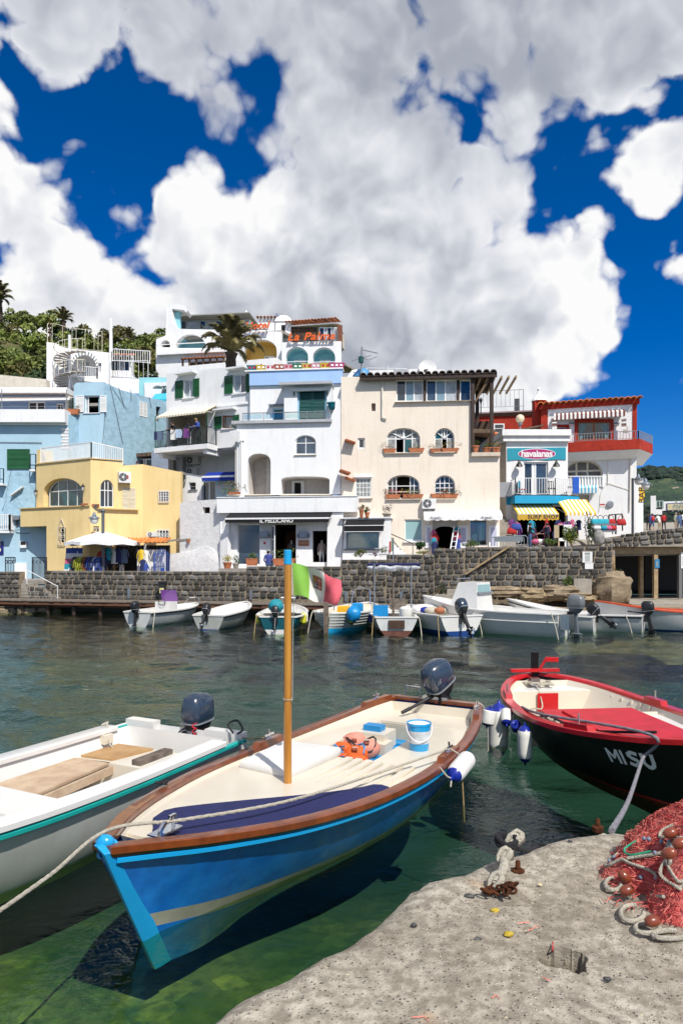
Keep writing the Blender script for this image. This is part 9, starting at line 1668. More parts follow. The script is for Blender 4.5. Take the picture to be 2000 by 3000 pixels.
ppt('terracotta pot with reddish succulents on the corner ledge of the shop house',SW.uv(*c4(527,583),.05),.2,.14,0,.42,240,square=(.8,.3),flower=3,size=.12)
SKIN=pl_('skin',(.42,.22,.14),.6);HAIRM=[pl_('hair_dark',(.015,.010,.007),.7),pl_('hair_grey',(.28,.26,.23),.7),pl_('hair_brown',(.09,.045,.02),.7)]
CL=lambda nm,c:pl_('cloth_'+nm,c,.85,var=.1,vs=6)
def person(label,loc,rz,top,bot,hair=0,pose='stand',s=1.0,shoes=None,name='person',cat='person',skin=None,sleeve=True,hat=None,shorts=False):
 P_={'pel':(0,0,.95),'sp':(0,.0,1.18),'ch':(0,0,1.36),'nk':(0,-.01,1.50),'hd':(0,-.03,1.60),'tp':(0,-.02,1.70)}
 for q,x in(('l',1),('r',-1)):P_.update({q+'s':(x*.17,0,1.42),q+'e':(x*.23,.03,1.14),q+'w':(x*.24,-.10,.92),q+'h':(x*.24,-.14,.84),q+'i':(x*.09,0,.90),q+'k':(x*.10,-.02,.50),q+'a':(x*.10,.03,.09),q+'t':(x*.11,-.12,.04)})
 if pose=='lean':
  for k in('sp','ch','nk','hd','tp','ls','rs'):x,y,z=P_[k];P_[k]=(x,y-(z-.95)*.35,z-(z-.95)*.06)
  for q,x in(('l',1),('r',-1)):P_.update({q+'e':(x*.26,-.28,1.16),q+'w':(x*.22,-.50,1.12),q+'h':(x*.20,-.58,1.11)})
 if pose=='walk':P_.update({'lk':(.10,-.14,.52),'la':(.10,-.20,.10),'lt':(.10,-.36,.06),'rk':(-.10,.02,.50),'ra':(-.10,.26,.16),'rt':(-.10,.14,.06),'le':(.24,.12,1.16),'lw':(.25,.06,.93),'lh':(.25,.02,.85),'re':(-.23,-.05,1.15),'rw':(-.22,-.24,.96),'rh':(-.22,-.30,.90)})
 if pose=='reach':P_.update({'re':(-.26,-.22,1.25),'rw':(-.20,-.42,1.10),'rh':(-.19,-.50,1.08),'le':(.26,-.15,1.16),'lw':(.20,-.38,1.06),'lh':(.18,-.46,1.05)})
 if pose=='sit':
  for q,x in(('l',1),('r',-1)):P_.update({q+'k':(x*.12,-.42,.93),q+'a':(x*.12,-.44,.52),q+'t':(x*.12,-.58,.48),q+'w':(x*.15,-.26,1.0),q+'h':(x*.13,-.33,.99)})
 E=[('pel','sp'),('sp','ch'),('ch','nk'),('nk','hd'),('hd','tp')]+[(a.replace('*',q),b.replace('*',q))for q in 'lr'for a,b in(('ch','*s'),('*s','*e'),('*e','*w'),('*w','*h'),('pel','*i'),('*i','*k'),('*k','*a'),('*a','*t'))]
 RD={'pel':(.15,.11),'sp':(.135,.10),'ch':(.16,.115),'nk':(.052,.055),'hd':(.085,.10),'tp':(.06,.07),'s':(.062,.062),'e':(.045,.045),'w':(.03,.033),'h':(.035,.022),'i':(.095,.095),'k':(.06,.06),'a':(.042,.045),'t':(.04,.03)}
 ks=list(P_);me=bpy.data.meshes.new('body');me.from_pydata([P_[k]for k in ks],[(ks.index(a),ks.index(b))for a,b in E],[]);o=bpy.data.objects.new('body',me);COL.objects.link(o);o.modifiers.new('skin','SKIN');sv=me.skin_vertices[0].data
 for i,k in enumerate(ks):sv[i].radius=RD.get(k)or RD[k[1:]];sv[i].use_root=k=='pel'
 o.modifiers.new('sub','SUBSURF').levels=1
 m2=bpy.data.meshes.new_from_object(o.evaluated_get(bpy.context.evaluated_depsgraph_get()));bpy.data.objects.remove(o);bpy.data.meshes.remove(me)
 reg=lambda k:0 if k in('nk','hd','tp','lh','rh')or(k[1:]=='w'and not sleeve)else(2 if k in('pel',)or k[1:]in('i','k')else(3 if k[1:]=='t'else(1 if k[1:]!='a'else(0 if shorts else 2))))
 segs=[(V(P_[a]),V(P_[b]),reg(b)if b!='nk'else 1)for a,b in E];mb=MB()
 def near(p):
  best=None
  for a,b,m in segs:
   d=b-a;t=max(0,min(1,(p-a).dot(d)/d.length_squared));q=(p-(a+d*t)).length
   if best is None or q<best[0]:best=(q,m if not(m==0 and shorts and p.z>.5 and p.z<.95)else 2)
  return best[1]
 for f in m2.polygons:b=len(mb.v);mb.v+=[tuple(m2.vertices[i].co)for i in f.vertices];mb.f.append(tuple(range(b,b+len(f.vertices))));mb.m.append(near(f.center))
 bm=bmesh.new();t=th_(name,label,cat,(0,0,0));hd=V(P_['hd'])
 b=len(mb.v);mb.ball(hd+V((0,-.10,-.0)),(.016,.025,.025),6,4,0)
 for q in 'lr':
  w,h=V(P_[q+'w']),V(P_[q+'h']);d=(h-w).normalized();sx=d.orthogonal().normalized()
  for k in range(5):a=h+sx*(.018*(k-2))if k<4 else w+d*.03+sx*.04;mb.tube([a,a+d*(.045 if k<4 else .03)+V((0,-.01,0)),a+d*(.075 if k<4 else .045)+V((0,-.03,0))],.009,4,0)
 body=mb.bd('body',[skin or SKIN,top,bot,shoes or HAIRM[0]],t);bm.from_mesh(body.data);bmesh.ops.remove_doubles(bm,verts=bm.verts,dist=.0005);bm.to_mesh(body.data);bm.free();body.data.polygons.foreach_set('use_smooth',[True]*len(body.data.polygons))
 if hair is not None:
  mb=MB();mb.ball(hd+V((0,.022,.035)),(.098,.105,.105),10,7);mb.bd('hair',HAIRM[hair],t,60);mb=MB();[mb.ball(hd+V((x,-.092,.02)),(.012,.008,.009),5,4)for x in(-.035,.035)];mb.bd('eyes',HAIRM[0],t)
 if hat:mb=MB();mb.lathe([(.11,.05),(.10,.11),(.04,.14)],hd,10);mb.hexa([hd+V((x,y,z))for z in(.05,.06)for x,y in((-.08,-.1),(.08,-.1),(.07,-.2),(-.07,-.2))]);mb.bd('cap',hat,t,50)
 t.location=loc;t.rotation_euler=(0,0,rz);t.scale=(s,)*3;return t
b_=BALF;gp=lambda f,o:b_['W'].pt((lp(b_['s0'],b_['s1'],f),b_['z']),o)
navy,white,blue=CL('navy',(.012,.016,.04)),CL('white',(.7,.7,.68)),CL('mid_blue',(.04,.10,.42));dark=CL('black',(.012,.012,.014));jean=CL('denim',(.06,.12,.25));red=CL('red',(.40,.015,.02));maroon=CL('maroon',(.16,.01,.03));beige=CL('beige',(.40,.32,.22));grey=CL('grey',(.22,.22,.22))
person('dark jacketed man leaning on the left part of the balcony railing',gp(.36,.82),R(-35),dark,dark,0,'lean');person('woman with short brown hair in the middle of the balcony',gp(.62,.82),R(-20),navy,white,2,'reach',.95);person('man in a blue jacket and yellow cap at the right of the balcony',gp(.80,.80),R(-40),blue,dark,1,'lean',1.02,hat=pl_('cap_gold',(.35,.24,.06)))
person('woman in a blue sweater with a dark ponytail sitting on the wall, seen from behind',EW.uv(785,1658,-.1)-V((0,-.1,.83)),R(178),CL('sweater',(.045,.06,.26)),jean,0,'sit',1.0)
W7=lambda x,y,Y:P(1380+x*.39541,1140+y*.39541,Y)
ramp=lambda x,y,Y:(lambda p:V((p.x,p.y,RZ(p.x,p.y))))(W7(x,y,Y))
for x,y,Y,rz,top,bot,hr,po,kw,lab in((1180,1060,62,60,maroon,navy,1,'stand',{},'person in a maroon top standing alone beside the right street lamp'),(1247,1022,66,190,grey,beige,1,'walk',{'shorts':True},'man in grey shirt and beige shorts walking up the ramp'),(1308,1022,66,150,dark,dark,0,'stand',{},'person in black beside the red backpack walker'),(1338,1045,62,175,blue,jean,0,'walk',{'shorts':True},'walker in blue with a red backpack on the ramp'),(1392,1040,62,200,white,beige,1,'lean',{},'person in a white shirt bending forward on the ramp'),(1424,1030,64,170,red,dark,0,'walk',{},'person in red and black walking on the ramp'),(1512,1020,64,30,CL('sage',(.30,.32,.24)),beige,1,'stand',{},'person in pale green near the right image edge'),(1538,1030,62,160,jean,jean,2,'walk',{},'person in denim near the right image edge'),(1566,1020,65,200,white,navy,0,'stand',{},'person in white at the very right edge on the ramp')):
 p=ramp(x,y,Y);t=person(lab,p,R(rz),top,bot,hr,po,**kw)
 if 'backpack'in lab and 'with'in lab:mb=MB();mb.ball((0,.19,1.25),(.17,.12,.24),10,8);o=mb.bd('backpack',M.label_red,t,60)
for x,y,Y,rz,top,bot,po,lab in((560,1150,41.5,-70,navy,dark,'reach','shop keeper in dark blue reaching among goods before the beach shop'),(432,1150,41.2,90,dark,jean,'reach','customer in black with denim trousers before the beach shop'),(455,1130,43,20,CL('plum',(.12,.03,.09)),dark,'stand','person in plum standing inside the beach shop entrance')):p=W7(x,y,Y);person(lab,(p.x,p.y,3.65),R(rz),top,bot,0,po)
for W_,x,y,o,kw,lab in((YB,912,1240,1.2,dict(top=dark,bot=dark),'woman in black with a pale scarf at the clothes racks'),(YB,1000,1240,1.0,dict(top=navy,bot=white),'person in navy and white trousers beside the clothes racks')):
 p=W_.uv(*c2(x,1200),o);person(lab,(p.x,p.y,1.86),R(-10),kw['top'],kw['bot'],0,'stand')
mq=pl_('mannequin_skin',(.55,.50,.45),.5)
for p,lab,tp,bt_ in((AX.uv(*c6(282,560),-.6),'mannequin in a pale shirt in the annex display window',CL('linen',(.55,.52,.46)),mq),(S3.uv(*c4(990,1100),-1.0),'mannequin in dark clothes just inside the shop door',CL('taupe',(.16,.13,.11)),dark),(S3.uv(*c4(1238,1130),-.7),'mannequin in pale top and white trousers in the right shop window',CL('rose_beige',(.50,.38,.33)),white)):
 p.z=3.0 if 'annex'in lab else 2.66;person(lab,(p.x,p.y,p.z-(.25 if 'annex'in lab else 0)),R(10),tp,bt_,None,'stand',1.02,mq,'mannequin','mannequin',mq)
def lamp_head(t,p):
 mb=MB();mb.lathe([(.03,.42),(.06,.34),(.10,.30),(.12,.16),(.33,.05),(.35,0),(.30,.0)],p,16);mb.bd('shade',pl_('lamp_blue_grey',(.16,.20,.25),.4),t,40);mb=MB();mb.lathe([(.27,.0),(.25,-.18),(.16,-.32),(.05,-.36)],p,16);mb.bd('lamp_glass',M.milk_glass,t,50)
p=rk(c2,847,1215,42.6);p.z=1.85;top=rk(c2,847,712,42.6).z;t=th_('street_lamp','grey street lamp with one bell lantern in front of the yellow house','street lamp',p,'bell shaped street lamps');mb=MB();mb.tube([p,V((p.x,p.y,top))],.10,8);mb.lathe([(.13,0),(.15,.05),(.05,.2)],V((p.x,p.y,top-.1)),8);h=rk(c2,775,722,42.6);mb.tube(spl([V((p.x,p.y,top-.15)),V((p.x-.5,p.y,top+.05)),h+V((.15,0,.40)),h+V((0,0,.35))],5),.04,6);mb.bd('post',pl_('lamp_grey',(.10,.11,.12),.5),t);lamp_head(t,h+V((0,0,-.45)))
p=W7(1193,1065,45);p.z=3.9;top=W7(1193,660,45).z;t=th_('street_lamp','tall dark street lamp with two bell lanterns at the right ramp','street lamp',p,'bell shaped street lamps');mb=MB();mb.tube([p,V((p.x,p.y,top))],.085,8);mb.tube([V((p.x,p.y,top-.1)),W7(1285,665,45)+V((0,0,.1)),W7(1290,680,45)],.035,6);mb.tube([V((p.x,p.y,top-.2)),W7(1232,640,46.5),W7(1232,655,46.5)],.03,6);mb.bd('post',M.grey_iron,t);lamp_head(t,W7(1288,705,45));lamp_head(t,W7(1236,672,46.5))
q=rk(c2,858,1215,42.9);q.z=1.85;ap=rk(c2,845,884,42.9);t=th_('parasol','large white market parasol in front of the yellow house','parasol',q);mb=MB();n=8;rim=[ap+V((2.35*cos(a),1.5*sin(a),-.72))for a in[2*pi*(k+.5)/n for k in range(n)]];rim=[r_ for r_ in rim];fine=[]
for i in range(n):
 a,b=rim[i],rim[(i+1)%n];m_=(a+b)/2+V((0,0,.06));mb.add([ap,lp(ap,a,.5)+V((0,0,.04)),lp(ap,m_,.5),lp(ap,b,.5)+V((0,0,.04)),a,m_,b],[(0,1,2),(0,2,3),(1,4,5,2),(2,5,6,3)]);mb.add([a,m_,b,b-V((0,0,.22)),m_-V((0,0,.19)),a-V((0,0,.22))],[(0,5,4,1),(1,4,3,2)])
mb.bd('canopy',M.cloth_bright,t);mb=MB();mb.tube([V((q.x,q.y,1.85)),ap+V((0,0,.1))],.045,8);[mb.bar(ap-V((0,0,.12)),r_-V((0,0,.05)),.03)for r_ in rim];mb.bd('pole_and_ribs',M.varnish,t)
t=th_('shop_porch','small tiled porch with dark shop opening under the yellow house','porch',rk(c2,1050,1215,43.6));PW=Wall(c2(880,0)[:1]+(43.7,),c2(1345,0)[:1]+(43.5,));q0,q1=PW.sz(*c2(900,985),.3),PW.sz(*c2(1350,975),.3);mb=MB();PW.box(mb,q0[0],q1[0],1.85,q0[1]-.1,-.9,-.75);mb.bd('dark_back',M.dark_room,t);tst(t,PW,q0[0],q1[0]+.2,q0[1]+.30,-.5,.75,.3,pitch=.26,m=M.orange_tile);
for s_ in(q0[0],lp(q0[0],q1[0],.62)):mb=MB();PW.box(mb,s_,s_+.12,1.85,q0[1]-.05,.1,.22);mb.bd('white_post',M.white_paint,t)
mb=MB();PW.box(mb,q1[0]-1.9,q1[0]-.1,1.85,q0[1]-.4,-.3,-.1);mb.bd('white_wall',M.white_paint,t)
def garment_mesh(seed,w=.42,L=.95,d=.09):
 r_=random.Random(seed);mb=MB();rings=[]
 for z,k,dd in((0,.16,.6),(-.05,.55,1),(-.10,1.0,1.1),(-.32,.86,1.2),(-.6,.92,1.4),(-1,1.05,1.6)):rings.append([V((w/2*k*cos(a),d/2*dd*sin(a)*(1+.35*sin(a*3+seed)),z*L))for a in[2*pi*i/10 for i in range(10)]])
 mb.loft(rings);[mb.loft([[V((s_*(w*.42+x),y,z))for y,z in((-.04,zz+.05),(.04,zz+.05),(.04,zz-.07),(-.04,zz-.07))]for x,zz in((0,-.14),(.10,-.34),(.13,-.52))])for s_ in(1,-1)]
 o=mb.bd('garment',M.paper,None,60,origin=(0,0,0));me=o.data;bpy.data.objects.remove(o);return me
GM=[garment_mesh(i,w=.40+.05*i,L=.85+.1*i)for i in range(3)];GC={}
def gmt(label,p,rz,col,k=0,s=1.0,group=None):
 key=(k,col)
 if key not in GC:m=GM[k].copy();m.materials.clear();m.materials.append(CL('g%d%d%d'%tuple(int(c*99)for c in col),col));GC[key]=m
 o=bpy.data.objects.new('garment',GC[key]);COL.objects.link(o);o.location=p;o.rotation_euler=(0,0,rz);o.scale=(s,)*3;return tag(o,label,'garment',group)
CN=[('black',(.012,.012,.014)),('olive',(.22,.22,.03)),('lime',(.36,.40,.03)),('rust',(.20,.07,.03)),('navy',(.012,.02,.09)),('blue',(.03,.07,.30)),('slate',(.10,.14,.22)),('pink',(.50,.10,.20)),('white',(.68,.67,.64)),('red',(.42,.02,.02)),('yellow',(.70,.48,.02)),('teal',(.01,.26,.36)),('purple',(.16,.04,.20)),('pale_blue',(.38,.48,.62))]
for(xa,xb,cols,lab,side)in((608,722,(0,0,1,2,2,1,3,3),'left clothes rack with black, green and brown garments by the parasol','left'),(726,858,(4,5,4,6,8,5,6,5,4),'right clothes rack with blue garments by the parasol','right')):
 a,b=rk(c2,xa,1092,42.7),rk(c2,xb,1092,42.7);t=th_('clothes_rack',lab,'clothes rack',((a.x+b.x)/2,a.y,1.86),'clothes racks outside the yellow house');mb=MB();mb.tube([V((a.x,a.y,1.86)),a,b,V((b.x,b.y,1.86))],.022,6);mb.bd('rail',M.dull_steel,t)
 for i,c_ in enumerate(cols):gmt(CN[c_][0]+' garment on the '+side+' clothes rack by the parasol',lp(a,b,(i+.6)/len(cols))-V((0,.02,.03)),R(62+rng.uniform(-14,14)),CN[c_][1],i%3,1.15,'garments on the racks by the parasol')
a,b=rk(c2,555,1210,42.8),rk(c2,640,1015,43.0);a.z=1.86;t=th_('display_stand','slanted display ladder with colourful folded scarves at the yellow house','stand',a);mb=MB();mb.bar(a,V((a.x+.25,b.y,b.z)),.05);mb.bar(V((b.x,a.y,1.86)),b,.05);[mb.bar(lp(a,V((a.x+.25,b.y,b.z)),f),lp(V((b.x,a.y,1.86)),b,f),.03)for f in(.2,.45,.7,.97)];mb.bd('ladder',M.white_paint,t)
for k,c_ in enumerate((5,8,7,11,8,9)):p=lp(lp(a,V((a.x+.25,b.y,b.z)),.97-.16*k),lp(V((b.x,a.y,1.86)),b,.97-.16*k),.5)+V((0,-.06,0));mb=MB();mb.loft([[p+V((x,.03*sin(x*11+z*3),z))for x in(-.55,-.3,-.1,.1,.3,.5)]for z in(0,-.2,-.42)],closed=False);tag(mb.bd('scarf',CL('s'+CN[c_][0],CN[c_][1]),None,80),CN[c_][0]+' scarf number '[:7]+('top','second','third','fourth','fifth','bottom')[k]+' row of the slanted display ladder','scarf')
for x,y,Y,c_,k,lab in((832,1045,42.9,9,0,'red garment hung high under the parasol'),(885,1015,43.0,11,0,'teal garment hung high beside the parasol pole'),(940,1030,43.2,8,1,'white garment hung in the porch opening'),(975,1020,43.2,4,1,'navy garment hung in the middle of the porch'),(1020,1025,43.2,6,1,'slate garment hung in the right of the porch'),(1160,1035,42.9,10,0,'yellow garment hung right of the porch'),(1195,1040,42.9,8,0,'white shirt hung beside the yellow one'),(1175,1115,42.8,4,0,'navy and white garment hung below the yellow one'),(1192,1150,42.8,5,0,'blue garment lowest on the right post of the porch')):gmt(lab,rk(c2,x,y,Y),R(rng.uniform(-15,15)),CN[c_][1],k,1.0)
p0,p1=rk(c2,1266,1212,43.0),rk(c2,1390,1070,43.0);t=th_('iron_gate','blue arched iron gate beside the rough white mound','gate',V((p0.x,p0.y,1.86)));mb=MB();n=9;[mb.bar(V((lp(p0.x,p1.x,k/n),p0.y,1.86)),V((lp(p0.x,p1.x,k/n),p0.y,p1.z+.35*sin(pi*(k/n)))),.03)for k in range(n+1)];[mb.bar(V((p0.x,p0.y,z)),V((p1.x,p0.y,z)),.035)for z in(2.1,p1.z)];mb.bar(V((p0.x,p0.y,1.86)),V((p0.x,p0.y,p1.z)),.08);mb.cbox(V((lp(p0.x,p1.x,.55),p0.y-.02,2.5)),(.2,.05,.25));mb.bd('bars',M.blue_iron,t)
gi=0
for i in range(46):
 x=rng.uniform(300,760)if i<34 else rng.uniform(640,800);y=rng.uniform(960,1060);c_=rng.choice((0,4,7,7,9,11,12,5,8,12,4));Y=rng.uniform(41.6,44.2)
 if 455<x<545:continue
 gmt(CN[c_][0]+' garment among the beach shop goods, '+('far left'if x<380 else 'left'if x<480 else 'right'if x<650 else 'far right')+(' top'if y<985 else ' upper'if y<1010 else ' lower'if y<1035 else ' bottom')+' part',W7(x,y,Y),R(rng.uniform(-70,70)),CN[c_][1],i%3,rng.uniform(.55,.9),'garments hanging outside the beach shop')
for x,y,c_,lab in((330,1010,5,'large blue bag hanging left of the beach shop entrance'),(300,1040,9,'red orange bag at the left corner of the beach shop'),(1108,975,9,'bright red handbag hanging on the black frame'),(915,975,11,'turquoise bag on the rack before the white wall'),(955,975,11,'pale turquoise bag in the middle of the rack'),(995,975,11,'light blue bag on the right of the rack'),(1032,975,9,'orange bag at the right end of the rack')):
 p=W7(x,y,41.0);t=th_('bag',lab,'bag',p-V((0,0,.3)),'bags on sale at the beach shop');mb=MB();mb.loft([[p+V((w_*cos(a),.12*sin(a)*k_,z))for a in[2*pi*i/10 for i in range(10)]]for w_,k_,z in((.26,.5,-.28),(.32,1,-.22),(.28,.9,.0),(.22,.4,.10))]);mb.bd('pouch',CL('bag_'+CN[c_][0],(.02,.36,.45)if c_==11 else(.62,.03,.015)if 'handbag'in lab else CN[c_][1]),t,60);mb=MB();mb.tube([p+V((.17*cos(a),0,.09+.24*sin(a)))for a in[pi*k/8 for k in range(9)]],.018,5);mb.bd('handle',M.motor_black if c_!=9 else CL('bag_red',CN[9][1]),t)
t=th_('display_rack','black metal display frame and tables before the white wall','display rack',W7(1060,1075,41));mb=MB();A=[W7(1015,1000,41),W7(1018,932,41),W7(1115,925,41),W7(1118,1050,41)];[mb.bar(a,b,.06)for a,b in zip(A,A[1:])];mb.bar(W7(1068,1075,41),W7(1066,930,41),.08);[mb.bar(W7(x,1075,41),W7(x,1000,41),.05)for x in(880,960,1045)];mb.bd('frame',M.black_iron,t);mb=MB();a=W7(870,1000,41);b=W7(1060,995,41);mb.box(a.x,b.x,a.y-.4,a.y+.4,a.z-.06,a.z);a=W7(900,1050,40.6);b=W7(1060,1045,40.6);mb.box(a.x,b.x,a.y-.4,a.y+.3,a.z-.06,a.z);mb.bd('table_top',M.dull_steel,t)
for k,(x,c_)in enumerate(((925,8),(975,11),(1015,7),(1040,9),(480,7),(505,8),(530,12))):p=W7(x,1046 if x>800 else 1145,40.5);mb=MB();mb.ball(p+V((0,0,.12)),(.3,.25,.16),10,6,jit=.12);tag(mb.bd('folded_towel',CL('t'+CN[c_][0],CN[c_][1]),None,60),CN[c_][0]+' folded towel '+('on the low table before the white wall'if x>800 else 'heaped at the beach shop fence'),'towel')
t=th_('barrier','grey fabric covered metal barrier above the sloping handrail','barrier',W7(280,1160,37.6));a,b=W7(172,1130,37.6),W7(382,1092,37.6);mb=MB();mb.box(a.x,b.x,a.y-.02,a.y+.02,a.z,b.z);mb.bd('panel',pl_('fabric_grey',(.16,.19,.21),.8),t);mb=MB();mb.tube([W7(148,1165,37.6),W7(148,1098,37.6),W7(400,1085,37.6),W7(415,1100,37.6),W7(415,1165,37.6)],.03,6);[mb.bar(W7(x,1165,37.6),W7(x,1100,37.6),.025)for x in range(170,400,22)];mb.bd('tube_frame',M.dull_steel,t)
for x,y,w,h,m_,lab in((648,1055,.55,.75,pl_('board_tan',(.42,.33,.20)),'tan stacked sign board before the beach shop'),(697,1065,.75,.95,M.paper,'white poster board before the beach shop')):p=W7(x,y,39.5);mb=MB();mb.box(p.x-w/2,p.x+w/2,p.y,p.y+.05,p.z-h/2,p.z+h/2);mb.bar(p-V((0,-.06,h/2)),p-V((0,-.06,h/2+.8)),.08);tag(mb.bd('sign_board',m_),lab,'sign')
for x,y,cols in((812,425,(7,9,11,4)),(1000,400,(11,9,7,5))):
 for k,c_ in enumerate(cols):gmt(CN[c_][0]+' scarf hanging '+('left'if x<900 else 'right')+' of the clothes shop arch',BH.uv(*c6(x+rng.uniform(-8,12),y+k*32),.25+.05*k),R(rng.uniform(-30,30)),CN[c_][1],k%2,.75,'scarves beside the clothes shop arch')
for k,(x,c_)in enumerate(((1130,9),(1155,8),(1205,9),(1215,8))):gmt(('red dress left','pale shirt','red dress right','white dress')[k]+' in the clothes shop window',BH.uv(*c6(x,365 if k!=1 else 455),-.7),R(rng.uniform(-20,20)),CN[c_][1],2,1.1)
t=th_('shop_ladder','slanted white ladder rack beside the clothes shop arch','ladder',BH.uv(*c6(975,600),.9));mb=MB();[mb.bar(BH.uv(*c6(x,605),.9),BH.uv(*c6(x+35,395),.3),.06)for x in(945,985)];[mb.bar(BH.uv(*c6(945+35*f,605-210*f),.9-.6*f),BH.uv(*c6(985+35*f,605-210*f),.9-.6*f),.04)for f in(.2,.4,.6,.8)];mb.bd('rack',M.white_paint,t)
for k,(f,c_,lab)in enumerate(((.06,4,'dark navy cloth'),(.12,6,'slate cloth'),(.38,8,'white sheet'),(.48,13,'pale blue sheet'),(.62,12,'checked plum shirt'),(.80,0,'black trousers'))):p=gp(f,BALF['o']-.02)+V((0,0,1.10));mb=MB();mb.loft([[p+V((x,.025*sin(x*17+k)-.03,z))for x in(-.22,-.1,0,.1,.22)]for z in(.02,-.25,-.55-.05*(k%3))],closed=False);tag(mb.bd('laundry',CL('l'+CN[c_][0],CN[c_][1]),None,80),lab+' drying over the balcony railing','laundry')
def net_pile():
 c=qtop(1925,2600);t=th_('fishing_net','heap of pink red fishing net with ropes and floats on the quay','fishing net',c);r_=random.Random(3)
 def surf(a,f,k=1.0):
  R0=.44*(1+.16*sin(a*3+1)+.10*sin(a*7));r=R0*(1-f)**.75;z=.40*(f**.8)*(1+.12*sin(a*4));q=V((c.x+.26+cos(a)*r*1.05*k,c.y-.02+sin(a)*r*.95*k,c.z+.0+z*k));n=mn.noise(q*9)*.04+mn.noise(q*22)*.018;return q+V((n,-n,n*1.2*min(1,f*6)))
 mb=MB();mb.loft([[surf(2*pi*i/60,j/22)for i in range(60)]for j in range(22)]);mb.bd('net_body',M.netting,t,80)
 mb=MB()
 for k in range(2300):
  a=r_.uniform(0,6.28);f=r_.uniform(-.02,.92);p=[];da=r_.uniform(-.22,.22);df=r_.uniform(-.13,.13)
  for i in range(5):q=surf(a+da*i/4+r_.uniform(-.02,.02),max(0,min(.97,f+df*i/4)),1.02+.03*sin(i*1.6));q.z=max(q.z,c.z-.005);p.append(q)
  mb.tube(p,.0018,3,r_.choice((0,0,1,2)),caps=False)
 stuff(mb.bd('net_strands',[M.netting,pl_('strand_pink',(.66,.20,.15),.8),pl_('strand_red',(.42,.03,.03),.8)],t))
 for k in range(15):
  a=r_.uniform(2.0,5.9);f=r_.uniform(.02,.7);p=[surf(a+.16*i+.06*sin(i*2+k),max(.0,f+.10*sin(i*1.1+k)),1.05)for i in range(r_.randint(4,9))];mb=MB();mb.tube(spl(p,5),.0085 if k%3 else .006,6);mb.bd('rope',M.rope_white if k%3 else pl_('rope_green',(.02,.30,.17),.7),t,60)
 for u,v in((1828,2568),(1835,2608),(1910,2698),(1962,2440),(1958,2500),(1990,2470)):
  d=V((r_.uniform(-1,1),r_.uniform(-.4,.4),r_.uniform(.0,.4))).normalized();p=PZ(u,v,QZ+.06 if v>2550 else QZ+.30);q=d.to_track_quat('Z','Y').to_matrix();mb=MB();mb.lathe([(.005,-.034),(.014,-.031),(.024,-.013),(.025,.007),(.019,.026),(.005,.034)],p,14,M=q);mb.bd('float',M.float_red,t,60)
 for k in range(16):a=r_.uniform(2.2,5.6);f=r_.uniform(.02,.6);p=surf(a,f,1.06);mb=MB();mb.ball(p,.011,8,6);mb.bd('lead_bead',pl_('bead_blue',(.16,.19,.27),.5),t,60)
 for k,(u,v,ru,rv)in enumerate(((1850,2675,34,24),(1895,2718,36,16),(1960,2738,50,12),(1795,2590,24,18))):
  mb=MB();mb.tube([PZ(u+ru*cos(a),v+rv*sin(a),QZ+.018)for a in[2*pi*i/16 for i in range(14)]],.011,6);mb.bd('rope',M.rope_white,t,60)
 mb=MB();[mb.tube([PZ(u+r_.uniform(-30,30),v+r_.uniform(-14,14),QZ+.008+.012*r_.random())for i in range(4)],.0018,3,caps=False)for u,v in[(r_.uniform(1770,2000),r_.uniform(2560,2770))for k in range(140)]if(u-1750)*.45+2560>v-60];stuff(mb.bd('loose_strands',M.netting,t))
net_pile()
a,b=PZ(1512,2478,1.58),PZ(1452,2588,1.53);L_=[b,lp(b,a,.25)+V((.01,0,.03)),lp(b,a,.5)+V((-.01,0,.03)),lp(b,a,.8)+V((.0,0,.05)),a+V((0,0,.03))]
rope('thick knotted white rope end lying at the quay edge',L_,.022);mb=MB();[mb.tube([p+V((.034*cos(q),.034*sin(q)*.8,.03*sin(q*1.3)+.01*k))for q in[2*pi*i/10 for i in range(10)]],.014,6,closed=True)for p in(L_[0],L_[2],L_[3],L_[4])for k in range(2)];tag(mb.bd('rope_knot',M.rope_white,None,60),'row of whipped knots on the thick white quay rope','rope')
rope('black rope wrapped round the white rope at the quay edge',[L_[3]+V((.05*cos(k*1.2)-.03,.05*sin(k*1.2),.01*(k%4)))for k in range(14)]+[PZ(1540,2492,1.5),PZ(1570,2480,1.40)],.014,M.rope_black)
t=th_('chain','short heap of rusty chain links tied to the white rope','chain',b);mb=MB()
for k in range(13):c=PZ(1442+rng.uniform(-20,62),2600+rng.uniform(-10,16),QZ+.022+.012*(k%3));q=Matrix.Rotation(rng.uniform(0,3),3,'Z')@Matrix.Rotation(rng.uniform(-.9,.9),3,'X');mb=MB();mb.tube([c+q@V((.028*cos(a),.016*sin(a),0))for a in[2*pi*i/12 for i in range(12)]],.0065,6,closed=True);mb.bd('link',M.rust,t,60)
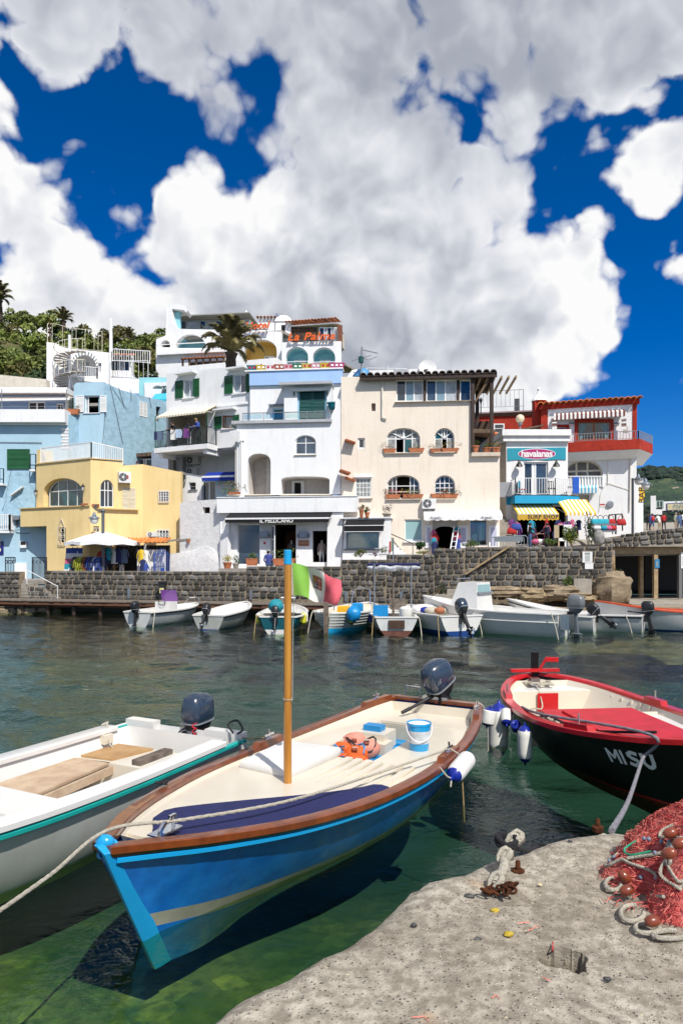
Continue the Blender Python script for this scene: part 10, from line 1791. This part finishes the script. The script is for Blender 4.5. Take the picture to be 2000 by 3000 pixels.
for u,v,lab in((1516,2553,'rusty bolt with a black nut set in the quay near the rope'),(1750,2425,'rusty iron pin standing at the far quay edge')):p=PZ(u,v,QZ);mb=MB();mb.lathe([(.035,-.02),(.035,.008),(.014,.012),(.013,.05),(.010,.055)],p,8);tag(mb.bd('bolt',M.rust,None,40),lab,'bolt')
t=th_('rag','knotted red cord in the square hole of the quay','cord',PZ(1640,2820,1.4));p=PZ(1615,2805,QZ-.10);mb=MB();[mb.tube(spl([p+V((rng.uniform(-.03,.03),rng.uniform(-.02,.02),rng.uniform(0,.05)))for i in range(5)],4),.004,4)for k in range(5)];mb.tube([p,PZ(1618,2782,QZ-.0),PZ(1618,2760,QZ+.012)],.0035,4);mb.tube([p,PZ(1660,2822,QZ-.14),PZ(1690,2832,QZ-.14)],.003,4);mb.bd('cord',pl_('cord_red2',(.42,.03,.03),.7),t)
mb=MB();[mb.tube(spl([PZ(u+12*i,v+rng.uniform(-9,9),QZ+.012)for i in range(n_)],3),.002,3)for u,v,n_ in((1515,2705,4),(1545,2718,4),(1760,2638,4),(1588,2862,3),(1206,2985,5),(1440,2922,3))];stuff(mb.bd('thread_scraps',pl_('strand_pink',(.66,.20,.15)),None))
for u,v,r0,m_,lab in((1375,2626,.024,pl_('chip_dark',(.05,.05,.05)),'dark stone chip near the quay rope'),(1212,2710,.016,M.chip_dark,'small dark stone chip at the left of the quay top'),(1450,2668,.02,pl_('peel_yellow',(.45,.32,.02)),'yellow peel scrap on the quay'),(1488,2736,.02,M.peel_yellow,'curved yellow peel scrap on the quay'),(1398,2752,.018,M.chip_dark,'grey stone chip in the middle of the quay'),(1580,2592,.012,pl_('shell',(.6,.5,.3)),'pale shell fragment on the quay'),(1668,2465,.016,M.chip_dark,'black pebble near the far quay edge'),(1778,2868,.016,M.chip_dark,'grey pebble right of the square hole')):
 mb=MB();mb.ball(PZ(u,v,QZ+.008),(r0,r0*.7,r0*.55),7,5,jit=.25);tag(mb.bd('debris',m_),lab,'debris')
